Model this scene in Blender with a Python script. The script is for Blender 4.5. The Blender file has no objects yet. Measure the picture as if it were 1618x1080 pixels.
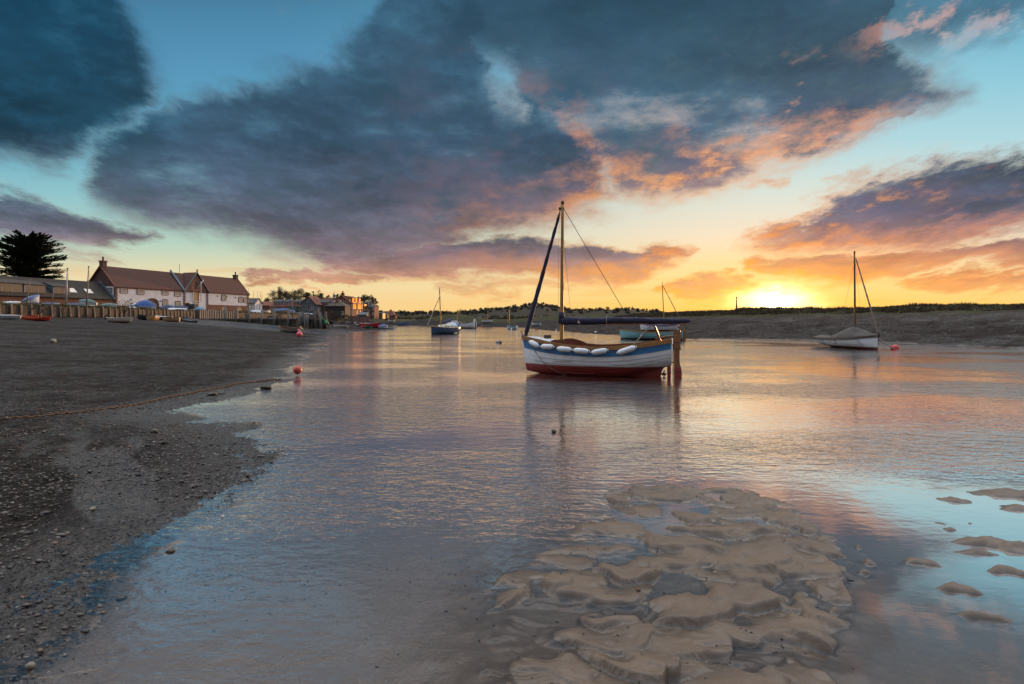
import bpy, bmesh, math, random
import numpy as np
from mathutils import Vector, Matrix
random.seed(7)
rng = np.random.default_rng(7)
scn = bpy.context.scene
COL = scn.collection
PI = math.pi
CAM_H = 1.6
FPX = 899.0      # focal length, in pixels of the 1618 px wide photograph
HZ = 506.0       # row of the true horizon
SUN_AZ = math.radians(24.4)
SUN_EL = math.radians(2.1)

def px(u, Y): return (u - 809.0) / FPX * Y
def pz(v, Y): return CAM_H + (HZ - v) / FPX * Y
def sea(u, v):
    Y = CAM_H * FPX / (v - HZ)
    return (px(u, Y), Y)

def lin(c):
    r = []
    for x in c[:3]:
        x /= 255.0
        r.append(x / 12.92 if x <= 0.04045 else ((x + 0.055) / 1.055) ** 2.4)
    return (r[0], r[1], r[2], 1.0)

# ------------------------------------------------------------------ nodes
class NT:
    """a thin wrapper for wiring nodes"""
    def __init__(self, tree):
        self.t = tree; self.n = tree.nodes; self.l = tree.links
    def put(self, sock, v):
        if isinstance(v, bpy.types.NodeSocket): self.l.new(v, sock)
        elif v is not None:
            try: sock.default_value = v
            except Exception: sock.default_value = tuple(v)[:3] if not isinstance(v, (int, float)) else v
    def m(self, op, a, b=None, c=None, clamp=False):
        n = self.n.new('ShaderNodeMath'); n.operation = op; n.use_clamp = clamp
        for i, v in enumerate((a, b, c)):
            if v is not None: self.put(n.inputs[i], v)
        return n.outputs[0]
    def add(self, a, b): return self.m('ADD', a, b)
    def sub(self, a, b): return self.m('SUBTRACT', a, b)
    def mul(self, a, b): return self.m('MULTIPLY', a, b)
    def div(self, a, b): return self.m('DIVIDE', a, b)
    def mx(self, a, b): return self.m('MAXIMUM', a, b)
    def mn(self, a, b): return self.m('MINIMUM', a, b)
    def rng(self, v, a, b, c=0.0, d=1.0, smooth=True):
        n = self.n.new('ShaderNodeMapRange'); n.clamp = True
        n.interpolation_type = 'SMOOTHSTEP' if smooth else 'LINEAR'
        for i, x in enumerate((v, a, b, c, d)): self.put(n.inputs[i], x)
        return n.outputs[0]
    def mix(self, f, a, b, mode='MIX'):
        n = self.n.new('ShaderNodeMix'); n.data_type = 'RGBA'; n.blend_type = mode
        self.put(n.inputs[0], f); self.put(n.inputs[6], a); self.put(n.inputs[7], b)
        return n.outputs[2]
    def ramp(self, v, stops, interp='LINEAR'):
        n = self.n.new('ShaderNodeValToRGB'); n.color_ramp.interpolation = interp
        e = n.color_ramp.elements
        while len(e) < len(stops): e.new(0.5)
        for k, (p, c) in enumerate(stops):
            e[k].position = p
        for k, (p, c) in enumerate(stops):
            e[k].position = p; e[k].color = c if len(c) == 4 else (*c, 1)
        self.put(n.inputs[0], v)
        return n.outputs[0]
    def xyz(self, x, y, z=0.0):
        n = self.n.new('ShaderNodeCombineXYZ')
        for i, v in enumerate((x, y, z)): self.put(n.inputs[i], v)
        return n.outputs[0]
    def sep(self, v):
        n = self.n.new('ShaderNodeSeparateXYZ'); self.put(n.inputs[0], v)
        return n.outputs
    def noise(self, vec, scale, detail=4, rough=0.55, dist=0.0, dim='3D'):
        n = self.n.new('ShaderNodeTexNoise'); n.noise_dimensions = dim
        self.put(n.inputs['Vector'], vec); self.put(n.inputs['Scale'], scale)
        n.inputs['Detail'].default_value = detail; n.inputs['Roughness'].default_value = rough
        n.inputs['Distortion'].default_value = dist
        return n.outputs['Fac']
    def vor(self, vec, scale, feature='F1', out='Distance', rnd=1.0):
        n = self.n.new('ShaderNodeTexVoronoi'); n.feature = feature
        self.put(n.inputs['Vector'], vec); self.put(n.inputs['Scale'], scale)
        n.inputs['Randomness'].default_value = rnd
        return n.outputs[out]
    def wave(self, vec, scale, dist=2.0, detail=3, dscale=1.0, direction='X', prof='SIN'):
        n = self.n.new('ShaderNodeTexWave'); n.bands_direction = direction; n.wave_profile = prof
        self.put(n.inputs['Vector'], vec); self.put(n.inputs['Scale'], scale)
        n.inputs['Distortion'].default_value = dist; n.inputs['Detail'].default_value = detail
        n.inputs['Detail Scale'].default_value = dscale
        return n.outputs['Fac']
    def curve(self, v, pts):
        n = self.n.new('ShaderNodeFloatCurve'); cu = n.mapping.curves[0]
        n.mapping.use_clip = True
        p = sorted(pts)
        cu.points[0].location = p[0]; cu.points[1].location = p[-1]
        for q in p[1:-1]: cu.points.new(*q)
        for q in cu.points: q.handle_type = 'AUTO_CLAMPED'
        n.mapping.update(); self.put(n.inputs['Value'], v)
        return n.outputs[0]
    def bump(self, h, strength=0.3, dist=0.02, normal=None):
        n = self.n.new('ShaderNodeBump')
        self.put(n.inputs['Strength'], strength); self.put(n.inputs['Distance'], dist)
        self.put(n.inputs['Height'], h)
        if normal is not None: self.put(n.inputs['Normal'], normal)
        return n.outputs[0]
    def geo(self, what='Position'):
        return self.n.new('ShaderNodeNewGeometry').outputs[what]
    def obj(self): return self.n.new('ShaderNodeTexCoord').outputs['Object']
    def attr(self, name, out='Color'):
        n = self.n.new('ShaderNodeAttribute'); n.attribute_name = name
        return n.outputs[out]

# ------------------------------------------------------------------ camera
cam_d = bpy.data.cameras.new('camera'); cam = bpy.data.objects.new('camera', cam_d)
COL.objects.link(cam)
cam.location = (0, 0, CAM_H); cam.rotation_euler = (PI / 2, 0, 0)
cam_d.sensor_width = 36.0; cam_d.lens = FPX / 1618.0 * 36.0
cam_d.shift_y = -(540.0 - HZ) / 1618.0
cam_d.clip_start = 0.05; cam_d.clip_end = 20000
scn.camera = cam
scn.view_settings.view_transform = 'Standard'; scn.view_settings.look = 'None'
scn.view_settings.exposure = 0.0; scn.view_settings.gamma = 1.0
scn.cycles.use_denoising = True
scn.cycles.max_bounces = 8; scn.cycles.diffuse_bounces = 3; scn.cycles.glossy_bounces = 4
scn.cycles.transparent_max_bounces = 12; scn.cycles.transmission_bounces = 4
scn.cycles.sample_clamp_indirect = 6.0
scn.cycles.caustics_reflective = False; scn.cycles.caustics_refractive = False

# ------------------------------------------------------------------ sky
def build_sky():
    w = bpy.data.worlds.new('World'); scn.world = w; w.use_nodes = True
    t = NT(w.node_tree); t.n.clear()
    d = t.n.new('ShaderNodeTexCoord').outputs['Generated']
    x, y, z = t.sep(d)
    front = t.rng(y, 0.22, 0.5)
    ys = t.mx(y, 0.2)
    P = t.div(x, ys); Q = t.div(z, ys)
    un = t.m('MULTIPLY_ADD', P, 0.899, 0.809)
    vn = t.m('MULTIPLY_ADD', Q, -0.899, 0.506)
    # cloud-sheet coordinates: the sheet recedes to the horizon, so its texture flattens there
    den = t.add(t.mx(Q, 0.0), 0.30)
    cp = t.xyz(t.div(P, den), t.div(1.0, den), 0.0)
    N1 = t.noise(cp, 2.8, 9, 0.64)
    N2 = t.noise(t.xyz(t.add(t.div(P, den), 31.7), t.div(1.0, den), 3.3), 2.5, 7, 0.60)
    N3 = t.noise(t.xyz(t.div(P, den), t.div(1.0, den), 9.1), 7.2, 7, 0.66)
    a = t.mul(t.sub(N1, 0.5), t.mul(den, 0.22))
    b = t.mul(t.sub(N2, 0.5), t.mul(den, 0.32))
    vw = None; uw = t.add(un, b)
    ux = None
    def crv(pts):
        q = [(min(max((u / 1000 + 0.4) / 2.4, 0), 1), min(max(v / 1000 + 0.3, 0), 1)) for u, v in pts]
        return t.sub(t.curve(ux, q), 0.3)
    def steep(pts):
        # how steep the edge stands, so that its softness is measured across it
        us = np.linspace(-400, 2000, 60); vs = np.interp(us, [p[0] for p in pts], [max(min(p[1], 700), -300) for p in pts])
        g = np.gradient(vs, us); g = np.convolve(np.pad(g, 1, mode='edge'), [.25, .5, .25], 'valid')
        return t.curve(ux, [((u / 1000 + 0.4) / 2.4, float(1 / math.sqrt(1 + q * q))) for u, q in zip(us, g)])
    bodies = [
     # upper edge, lower edge (photograph rows along the cloud), softness, weight
     ([(-400,-200),(110,-200),(165,-120),(195,20),(222,120),(262,210),(330,330),(2000,330)],
      [(-400,275),(0,250),(60,264),(130,246),(185,204),(225,140),(262,40),(320,-120),(420,-200),(2000,-200)], .036, 1.0),
     ([(-400,500),(60,440),(132,304),(155,232),(215,170),(290,148),(400,124),(500,104),(560,56),(600,-60),(640,-200),(735,-200),(752,20),(775,104),(805,146),(840,130),(900,150),(940,215),(962,270),(990,310),(1060,400),(2000,500)],
      [(-400,100),(60,200),(132,306),(190,338),(260,358),(340,368),(420,392),(480,414),(560,424),(640,416),(700,396),(750,372),(800,366),(900,352),(955,334),(990,318),(1060,210),(2000,100)], .030, 1.0),
     ([(-400,300),(520,300),(600,-200),(1340,-200),(1400,-10),(1440,84),(1495,128),(1530,148),(1600,260),(2000,300)],
      [(-400,-100),(520,-100),(620,60),(700,100),(745,88),(790,104),(835,160),(900,236),(945,274),(1010,316),(1080,316),(1150,290),(1230,266),(1300,247),(1400,212),(1440,182),(1530,152),(1600,40),(2000,-100)], .029, 0.95),
     ([(-400,200),(1240,120),(1340,-200),(2000,-200)],
      [(-400,-100),(1240,-100),(1340,40),(1420,84),(1480,78),(1540,62),(1590,52),(1640,24),(1700,0),(2000,30)], .05, 0.72),
     ([(-400,470),(430,440),(470,400),(560,398),(640,380),(700,377),(800,379),(900,384),(1000,383),(1060,388),(1090,398),(1130,460),(2000,460)],
      [(-400,340),(430,380),(470,408),(530,430),(620,437),(720,437),(800,434),(880,444),(960,445),(1030,424),(1090,404),(1130,350),(2000,350)], .014, 1.0),
     ([(-400,480),(1110,460),(1165,380),(1230,356),(1300,330),(1360,288),(1430,276),(1500,256),(1618,230),(1800,220),(2000,220)],
      [(-400,280),(1110,310),(1165,390),(1250,402),(1340,398),(1450,396),(1540,382),(1618,362),(1800,334),(2000,334)], .018, 1.0),
     ([(-400,520),(1120,470),(1175,412),(1250,402),(1350,394),(1500,386),(1618,380),(2000,363)],
      [(-400,320),(1120,370),(1175,430),(1240,444),(1330,452),(1420,438),(1500,424),(1618,420),(2000,408)], .011, 0.97),
     ([(-400,520),(1370,500),(1425,446),(1500,432),(1618,422),(2000,413)],
      [(-400,400),(1370,410),(1425,452),(1520,462),(1618,459),(2000,452)], .008, 0.92),
     ([(-400,290),(0,302),(60,316),(150,344),(250,374),(310,440),(2000,460)],
      [(-400,384),(0,380),(100,390),(180,390),(250,383),(310,320),(2000,300)], .016, 1.0),
     ([(-400,520),(330,480),(385,437),(450,433),(520,426),(560,430),(615,437),(660,480),(2000,520)],
      [(-400,380),(330,395),(385,442),(470,448),(560,448),(615,441),(660,395),(2000,380)], .006, 0.92),
     ([(-400,540),(990,500),(1045,449),(1100,438),(1160,438),(1190,446),(1240,500),(2000,540)],
      [(-400,400),(990,410),(1045,464),(1100,471),(1160,471),(1190,458),(1240,400),(2000,400)], .007, 0.9),
     ([(-400,420),(1130,340),(1165,292),(1200,286),(1240,283),(1275,330),(2000,420)],
      [(-400,220),(1130,250),(1165,302),(1200,304),(1240,291),(1275,240),(2000,220)], .010, 0.62),
     ([(-400,520),(640,500),(690,446),(760,440),(830,444),(900,452),(960,500),(2000,520)],
      [(-400,380),(640,400),(690,456),(760,462),(830,462),(900,458),(960,400),(2000,380)], .008, 0.6),
     ([(-400,420),(30,440),(80,392),(140,398),(200,412),(250,450),(2000,460)],
      [(-400,340),(30,360),(80,404),(140,412),(200,418),(250,370),(2000,340)], .008, 0.55),
    ]
    N5 = t.noise(t.xyz(t.add(t.div(P, den), 3.1), t.mul(t.div(1.0, den), 1.6), 11.0), 1.7, 8, 0.62)
    N4 = t.noise(t.xyz(t.add(t.div(P, den), 7.7), t.div(1.0, den), 5.3), 6.0, 8, 0.65)
    taps = []
    for off, nn, k in ((0.0, N1, 0.25), (-0.012, N4, 0.25), (0.012, N3, 0.25)):
        va = t.add(vn, t.mul(t.sub(nn, 0.5), t.mul(den, k)))
        uu = t.add(t.add(uw, off), t.mul(t.sub(N4 if nn is not N4 else N3, 0.5), t.mul(den, 0.16)))
        taps.append((va, t.m('MULTIPLY_ADD', uu, 1 / 2.4, 0.4 / 2.4)))
    D = None; L = None
    for bi, (up, lo, soft, wt) in enumerate(bodies):
        big = bi in (0, 1, 2, 3, 5)
        Db = None
        for va, uxx in (taps if big else taps[:1]):
            ux = uxx
            cu, cl = crv(up), crv(lo)
            dl = t.sub(cl, va); eu = t.sub(va, cu)
            if big: dl = t.mul(dl, steep(lo)); eu = t.mul(eu, steep(up))
            e = t.mn(eu, dl)
            dd = t.rng(e, -soft * 0.75, soft * 0.95)
            Db = dd if Db is None else t.add(Db, dd)
        if big: Db = t.div(Db, 3.0)
        Db = t.mul(Db, wt)
        Lb = t.mul(t.rng(Db, 0.25, 0.8), t.rng(dl, soft * 3.2, soft * .3, 0.0, 1.0))
        D = Db if D is None else t.mx(D, Db)
        L = Lb if L is None else t.mx(L, Lb)
    # break the sheets up a little inside, and at their rims
    N6 = t.noise(t.xyz(t.add(t.div(P, den), 1.3), t.mul(t.div(1.0, den), 1.25), 21.0), 10.0, 8, 0.70)
    D = t.m('MULTIPLY_ADD', t.sub(t.add(t.mul(N3, .45), t.mul(N6, .55)), 0.5), t.mul(t.mul(D, t.sub(1.10, D)), 4.6), D, clamp=True)
    D = t.mul(D, t.sub(1.0, t.mul(t.mul(t.rng(N5, .55, .72), t.rng(vn, .36, .28)), .30)))
    # thin streaks low in the west and loose wisps
    st = t.noise(t.xyz(t.mul(un, 5.0), t.mul(vn, 62.0), 2.0), 1.0, 5, 0.55)
    Ds = t.mul(t.mul(t.rng(st, 0.52, 0.70), t.rng(vn, 0.385, 0.44)), 0.62)
    wi = t.mul(t.rng(t.noise(cp, 3.3, 8, 0.6), 0.57, 0.76), t.mul(t.rng(vn, 0.36, 0.26), 0.38))
    thin = t.mx(Ds, wi)
    # clear sky
    skyL = t.ramp(vn, [(0.0, lin((70,128,162))), (.10, lin((86,148,184))), (.22, lin((102,172,198))), (.31, lin((146,197,203))), (.385, lin((184,210,192))), (.44, lin((238,220,172))), (.50, lin((250,206,138)))])
    skyR = t.ramp(vn, [(0.0, lin((104,174,204))), (.13, lin((146,203,219))), (.22, lin((176,216,224))), (.30, lin((216,226,216))), (.37, lin((248,228,198))), (.435, lin((255,224,160))), (.49, lin((255,204,104)))])
    sky = t.mix(t.rng(un, 0.42, 1.25), skyL, skyR)
    sky = t.mix(t.mul(t.rng(vn, 0.03, -0.10), t.rng(un, 1.2, .6, .45, .9)), sky, t.mix(N5, lin((64,84,104)), lin((104,122,138))))
    # sun glow (round the sun's own direction)
    du = t.sub(t.add(un, t.mul(t.sub(N4, .5), .05)), 1.225); dv = t.sub(t.add(vn, t.mul(t.sub(N3, .5), .045)), 0.477)
    r1 = t.add(t.mul(t.m('POWER', t.div(du, 0.050), 2.0), 1.0), t.m('POWER', t.div(dv, 0.020), 2.0))
    g1 = t.m('EXPONENT', t.mul(r1, -1.0))
    r2 = t.add(t.m('POWER', t.div(du, 0.13), 2.0), t.m('POWER', t.div(dv, 0.055), 2.0))
    g2 = t.m('EXPONENT', t.mul(t.m('SQRT', r2), -1.0))
    r3 = t.add(t.m('POWER', t.div(du, 0.012), 2.0), t.m('POWER', t.div(t.sub(vn, 0.484), 0.010), 2.0))
    g3 = t.m('EXPONENT', t.mul(r3, -1.0))
    # cloud colour
    dark = t.ramp(vn, [(0.0, lin((46,78,100))), (.12, lin((50,81,103))), (.22, lin((57,83,106))), (.30, lin((74,90,110))), (.355, lin((92,96,112))), (.405, lin((118,106,118))), (.445, lin((200,144,116))), (.49, lin((244,160,70)))])
    darkL = t.ramp(vn, [(0.0, lin((22,64,88))), (.2, lin((34,76,100))), (.31, lin((84,104,122))), (.365, lin((112,112,130))), (.42, lin((186,156,142))), (.48, lin((238,180,120)))])
    darkR = t.ramp(vn, [(0.0, lin((56,84,106))), (.12, lin((66,88,110))), (.26, lin((76,92,114))), (.33, lin((84,92,116))), (.38, lin((140,104,106))), (.42, lin((216,134,94))), (.49, lin((250,170,60)))])
    cc = t.mix(t.rng(un, 0.34, 0.14), dark, darkL)
    cc = t.mix(t.rng(un, 1.0, 1.4), cc, darkR)
    sh = t.m('MULTIPLY_ADD', t.sub(N2, 0.5), 1.3, 1.0)
    sh = t.m('MULTIPLY_ADD', t.sub(N5, 0.5), 2.3, sh)
    sh = t.m('MULTIPLY_ADD', t.sub(N3, 0.5), 1.1, sh)
    sh = t.m('MULTIPLY_ADD', t.sub(N6, 0.5), 1.25, sh)
    sh = t.mx(sh, 0.55)
    cc = t.mix(1.0, cc, t.xyz(sh, sh, sh), 'MULTIPLY')
    cc = t.mix(t.mul(t.mul(t.rng(t.add(t.mul(N2, .6), t.mul(N4, .4)), .46, .60), t.rng(un, .40, .80)), t.mul(t.rng(vn, .04, .26), .5)), cc, lin((112,94,110)))
    sunx = t.m('EXPONENT', t.mul(t.m('POWER', t.div(t.sub(un, 1.17), 0.30), 2.0), -1.0))
    lowv = t.rng(vn, 0.0, 0.24)
    pinkc = t.ramp(vn, [(0.1, lin((96,96,122))), (.24, lin((122,104,122))), (.32, lin((168,124,122))), (.385, lin((206,146,124))), (.45, lin((240,168,112)))])
    warmc = t.ramp(vn, [(0.05, lin((226,160,136))), (.2, lin((250,172,124))), (.30, lin((254,172,92))), (.40, lin((250,150,76))), (.49, lin((255,186,60)))])
    # undersides take the low light: rose far from the sun, orange near it
    cc = t.mix(t.mul(t.mul(L, t.rng(vn, 0.16, 0.30)), t.rng(un, .55, 1.15, .05, .8)), cc, pinkc)
    rim = t.mul(t.rng(D, 0.93, 0.45), t.mul(t.m('MULTIPLY_ADD', sunx, 0.92, 0.08), lowv))
    belly = t.mul(t.mul(L, t.rng(t.add(N4, t.mul(t.sub(N1, .5), .7)), 0.38, 0.58)), t.mul(sunx, lowv))
    pat = t.mul(t.mul(t.rng(N4, .54, .68), sunx), t.mul(t.rng(vn, .04, .16), t.rng(un, 1.0, 1.2)))
    tr_ = t.mul(t.mul(t.rng(N4, .47, .57), t.rng(un, 1.30, 1.46)), t.rng(vn, .12, .05))
    cc = t.mix(t.mx(t.mx(t.mx(t.mul(rim, 0.85), belly), t.mul(pat, .8)), t.mul(tr_, .75)), cc, warmc)
    col = t.mix(t.mul(thin, 0.8), sky, t.mix(0.55, warmc, t.mix(0.35, sky, cc)))
    col = t.mix(D, col, cc)
    goldf = t.mul(g2, t.rng(vn, 0.35, 0.43))
    col = t.mix(t.mul(goldf, 0.7), col, lin((255,186,62)))
    def glow(c, k):
        s = t.mul(c, k); return s
    ad = t.mix(1.0, lin((255,222,160)), t.xyz(t.mul(g1, 3.6), t.mul(g1, 3.6), t.mul(g1, 3.6)), 'MULTIPLY')
    col = t.mix(1.0, col, ad, 'ADD')
    k3 = t.mul(g3, 14.0)
    col = t.mix(1.0, col, t.mix(1.0, lin((255,225,160)), t.xyz(k3, k3, k3), 'MULTIPLY'), 'ADD')
    k2 = t.mul(goldf, 0.42)
    col = t.mix(1.0, col, t.mix(1.0, lin((255,170,50)), t.xyz(k2, k2, k2), 'MULTIPLY'), 'ADD')
    # the sky overhead and behind: pale evening cloud, brightened as added fill for hull and sand
    back = t.ramp(z, [(0.0, lin((214,190,184))), (.12, lin((214,202,206))), (.35, lin((200,204,216))), (.8, lin((178,194,214))), (1.0, lin((166,186,210)))])
    bn = t.noise(d, 2.6, 5, 0.55)
    back = t.mix(t.mul(t.rng(bn, 0.4, 0.7), 0.35), back, lin((112,134,164)))
    lowsun = t.mul(t.rng(x, 0.25, 0.9), t.rng(z, 0.16, 0.02))
    back = t.mix(t.mul(lowsun, 0.85), back, lin((255,190,104)))
    bk = t.rng(z, 0.04, 0.72, 0.62, 2.9, smooth=False)
    bk = t.mul(bk, t.rng(y, -.55, .30, .50, 1.25, smooth=False))
    back = t.mix(1.0, back, t.xyz(bk, t.mul(bk, .96), t.mul(bk, .93)), 'MULTIPLY')
    hk = t.rng(vn, -0.12, -0.75, 0.0, 1.0)  # sky above the view brightened as added light from the front
    col = t.mix(hk, col, (3.5, 3.1, 2.75, 1))
    col = t.mix(front, back, col)
    col = t.mix(t.rng(z, -0.01, -0.04), col, lin((70,60,56)))
    bg = t.n.new('ShaderNodeBackground'); t.put(bg.inputs[0], col); bg.inputs[1].default_value = 1.0
    ns = t.n.new('ShaderNodeTexSky'); ns.sky_type = 'NISHITA'; ns.sun_disc = False
    ns.sun_elevation = SUN_EL; ns.sun_rotation = SUN_AZ
    bg2 = t.n.new('ShaderNodeBackground'); t.put(bg2.inputs[0], t.mix(1.0, ns.outputs[0], (.07, .07, .075, 1), 'MULTIPLY')); bg2.inputs[1].default_value = 0.05
    ad2 = t.n.new('ShaderNodeAddShader'); t.l.new(bg.outputs[0], ad2.inputs[0]); t.l.new(bg2.outputs[0], ad2.inputs[1])
    out = t.n.new('ShaderNodeOutputWorld'); t.l.new(ad2.outputs[0], out.inputs[0])
    w.cycles.sampling_method = 'MANUAL'; w.cycles.sample_map_resolution = 1024
build_sky()
sl = bpy.data.lights.new('sun', 'SUN'); sun = bpy.data.objects.new('sun', sl); COL.objects.link(sun)
sl.energy = 3.2; sl.angle = math.radians(0.5); sl.color = (1.0, 0.52, 0.22)
sd = Vector((math.sin(SUN_AZ) * math.cos(SUN_EL), math.cos(SUN_AZ) * math.cos(SUN_EL), math.sin(SUN_EL)))
sun.rotation_euler = sd.to_track_quat('Z', 'Y').to_euler()
sun.location = sd * 100
# ------------------------------------------------------------------ noise and distance fields (numpy)
_TAB = rng.random((256, 256))
def vnoise(x, y):
    xi = np.floor(x).astype(np.int64); yi = np.floor(y).astype(np.int64)
    fx = x - xi; fy = y - yi
    fx = fx * fx * fx * (fx * (fx * 6 - 15) + 10); fy = fy * fy * fy * (fy * (fy * 6 - 15) + 10)
    a = _TAB[xi & 255, yi & 255]; b = _TAB[(xi + 1) & 255, yi & 255]
    c = _TAB[xi & 255, (yi + 1) & 255]; d = _TAB[(xi + 1) & 255, (yi + 1) & 255]
    return (a * (1 - fx) + b * fx) * (1 - fy) + (c * (1 - fx) + d * fx) * fy - 0.5
def fbm(x, y, oct=5, g=0.5):
    s = np.zeros_like(x); a = 1.0
    for o in range(oct):
        s += a * vnoise(x * 2 ** o + 17.3 * o, y * 2 ** o - 9.1 * o); a *= g
    return s
_JX = rng.random((256, 256)); _JY = rng.random((256, 256)); _JV = rng.random((256, 256))
def worley(x, y, jit=0.9):
    """F1, F2 distances and the cell's random value"""
    xi = np.floor(x).astype(np.int64); yi = np.floor(y).astype(np.int64)
    f1 = np.full(x.shape, 9.0); f2 = np.full(x.shape, 9.0); val = np.zeros(x.shape)
    for i in (-1, 0, 1):
        for j in (-1, 0, 1):
            cx, cy = (xi + i) & 255, (yi + j) & 255
            dx = xi + i + 0.5 + (_JX[cx, cy] - 0.5) * jit - x
            dy = yi + j + 0.5 + (_JY[cx, cy] - 0.5) * jit - y
            d = np.sqrt(dx * dx + dy * dy)
            near = d < f1
            f2 = np.where(near, f1, np.minimum(f2, d)); val = np.where(near, _JV[cx, cy], val)
            f1 = np.where(near, d, f1)
    return f1, f2, val
def sdist(x, y, poly):
    """signed distance to a closed polygon, negative inside"""
    best = np.full(x.shape, 1e18); inside = np.zeros(x.shape, bool)
    n = len(poly)
    for k in range(n):
        ax, ay = poly[k]; bx, by = poly[(k + 1) % n]
        ex, ey = bx - ax, by - ay
        tt = np.clip(((x - ax) * ex + (y - ay) * ey) / (ex * ex + ey * ey + 1e-12), 0, 1)
        best = np.minimum(best, (x - ax - tt * ex) ** 2 + (y - ay - tt * ey) ** 2)
        cr = (ay > y) != (by > y)
        if ay != by: inside ^= cr & (x < (bx - ax) * (y - ay) / (by - ay) + ax)
    d = np.sqrt(best)
    return np.where(inside, -d, d)
def pdist(x, y, line):
    best = np.full(x.shape, 1e18)
    for (ax, ay), (bx, by) in zip(line[:-1], line[1:]):
        ex, ey = bx - ax, by - ay
        tt = np.clip(((x - ax) * ex + (y - ay) * ey) / (ex * ex + ey * ey + 1e-12), 0, 1)
        best = np.minimum(best, (x - ax - tt * ex) ** 2 + (y - ay - tt * ey) ** 2)
    return np.sqrt(best)
def sst(x, a, b):
    q = np.clip((x - a) / (b - a), 0, 1); return q * q * (3 - 2 * q)

LEFT_PX = [(40,1080),(95,1035),(150,985),(205,905),(268,868),(300,840),(395,790),(426,748),(430,715),(385,674),(270,651),(330,638),(400,622),(432,608),(472,590),(488,567),(502,548),(518,538),(520,530),(524,527),(568,524),(614,521),(628,518)]
RIGHT_PX = [(676,516.2),(720,517),(770,516.2),(830,517.5),(842,519.6),(900,524.5),(1000,531),(1080,534.8),(1200,535.4),(1290,536.5),(1400,540),(1500,544.5),(1618,550)]
WATER = [(-2.0,-30),(-2.0,0),(-2.05,1.6)] + [sea(*p) for p in LEFT_PX] + [(-33,158),(-36,166),(-27,164)] + [sea(*p) for p in RIGHT_PX] + [(31,25),(33,15),(34,0),(34,-30)]
BAR_PX = [(775,1080),(785,1010),(800,930),(850,872),(925,826),(975,778),(1060,768),(1130,772),(1215,784),(1252,800),(1282,846),(1318,858),(1330,905),(1342,935),(1332,962),(1306,990),(1328,1030),(1312,1080)]
BAR = [(-0.4,1.3)] + [sea(*p) for p in BAR_PX] + [(1.2,1.3)]
ISLES = [(1600,782,60,6,.05),(1512,792,24,4,.03),(1612,804,30,5,.035),(1487,829,9,2,.015),(1555,858,48,7,.045),(1604,866,30,8,.05),(1545,876,36,5,.03),(1596,904,30,5,.035),(1456,891,28,4,.03),(1512,931,28,6,.04),(1556,975,34,7,.045),(1377,890,13,3,.022),(1368,905,12,3,.022),(1356,864,6,2,.015),(1500,838,14,3,.02),(1304,852,18,3,.03),(1312,864,15,3,.03),(1316,919,16,3,.03),(1330,948,16,4,.03),(1318,965,12,3,.025),(1085,768,16,2,.02),(1536,828,8,2,.01),(1570,828,7,2,.01),(975,778,12,2,.02),(1270,905,20,3,.02)]
WALL_Y = [-60, 20, 60, 75, 92, 109, 127, 150, 200, 230]
WALL_X = [-62, -58, -54.2, -54, -56.5, -59, -59.4, -60.5, -64, -66]
def wall_x(Y): return np.interp(Y, WALL_Y, WALL_X)
TERR = 3.3
CREEK = [(-21.5,74),(-25.5,76),(-31,77.5),(-37,79.5),(-42,82),(-47,86)]

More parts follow.
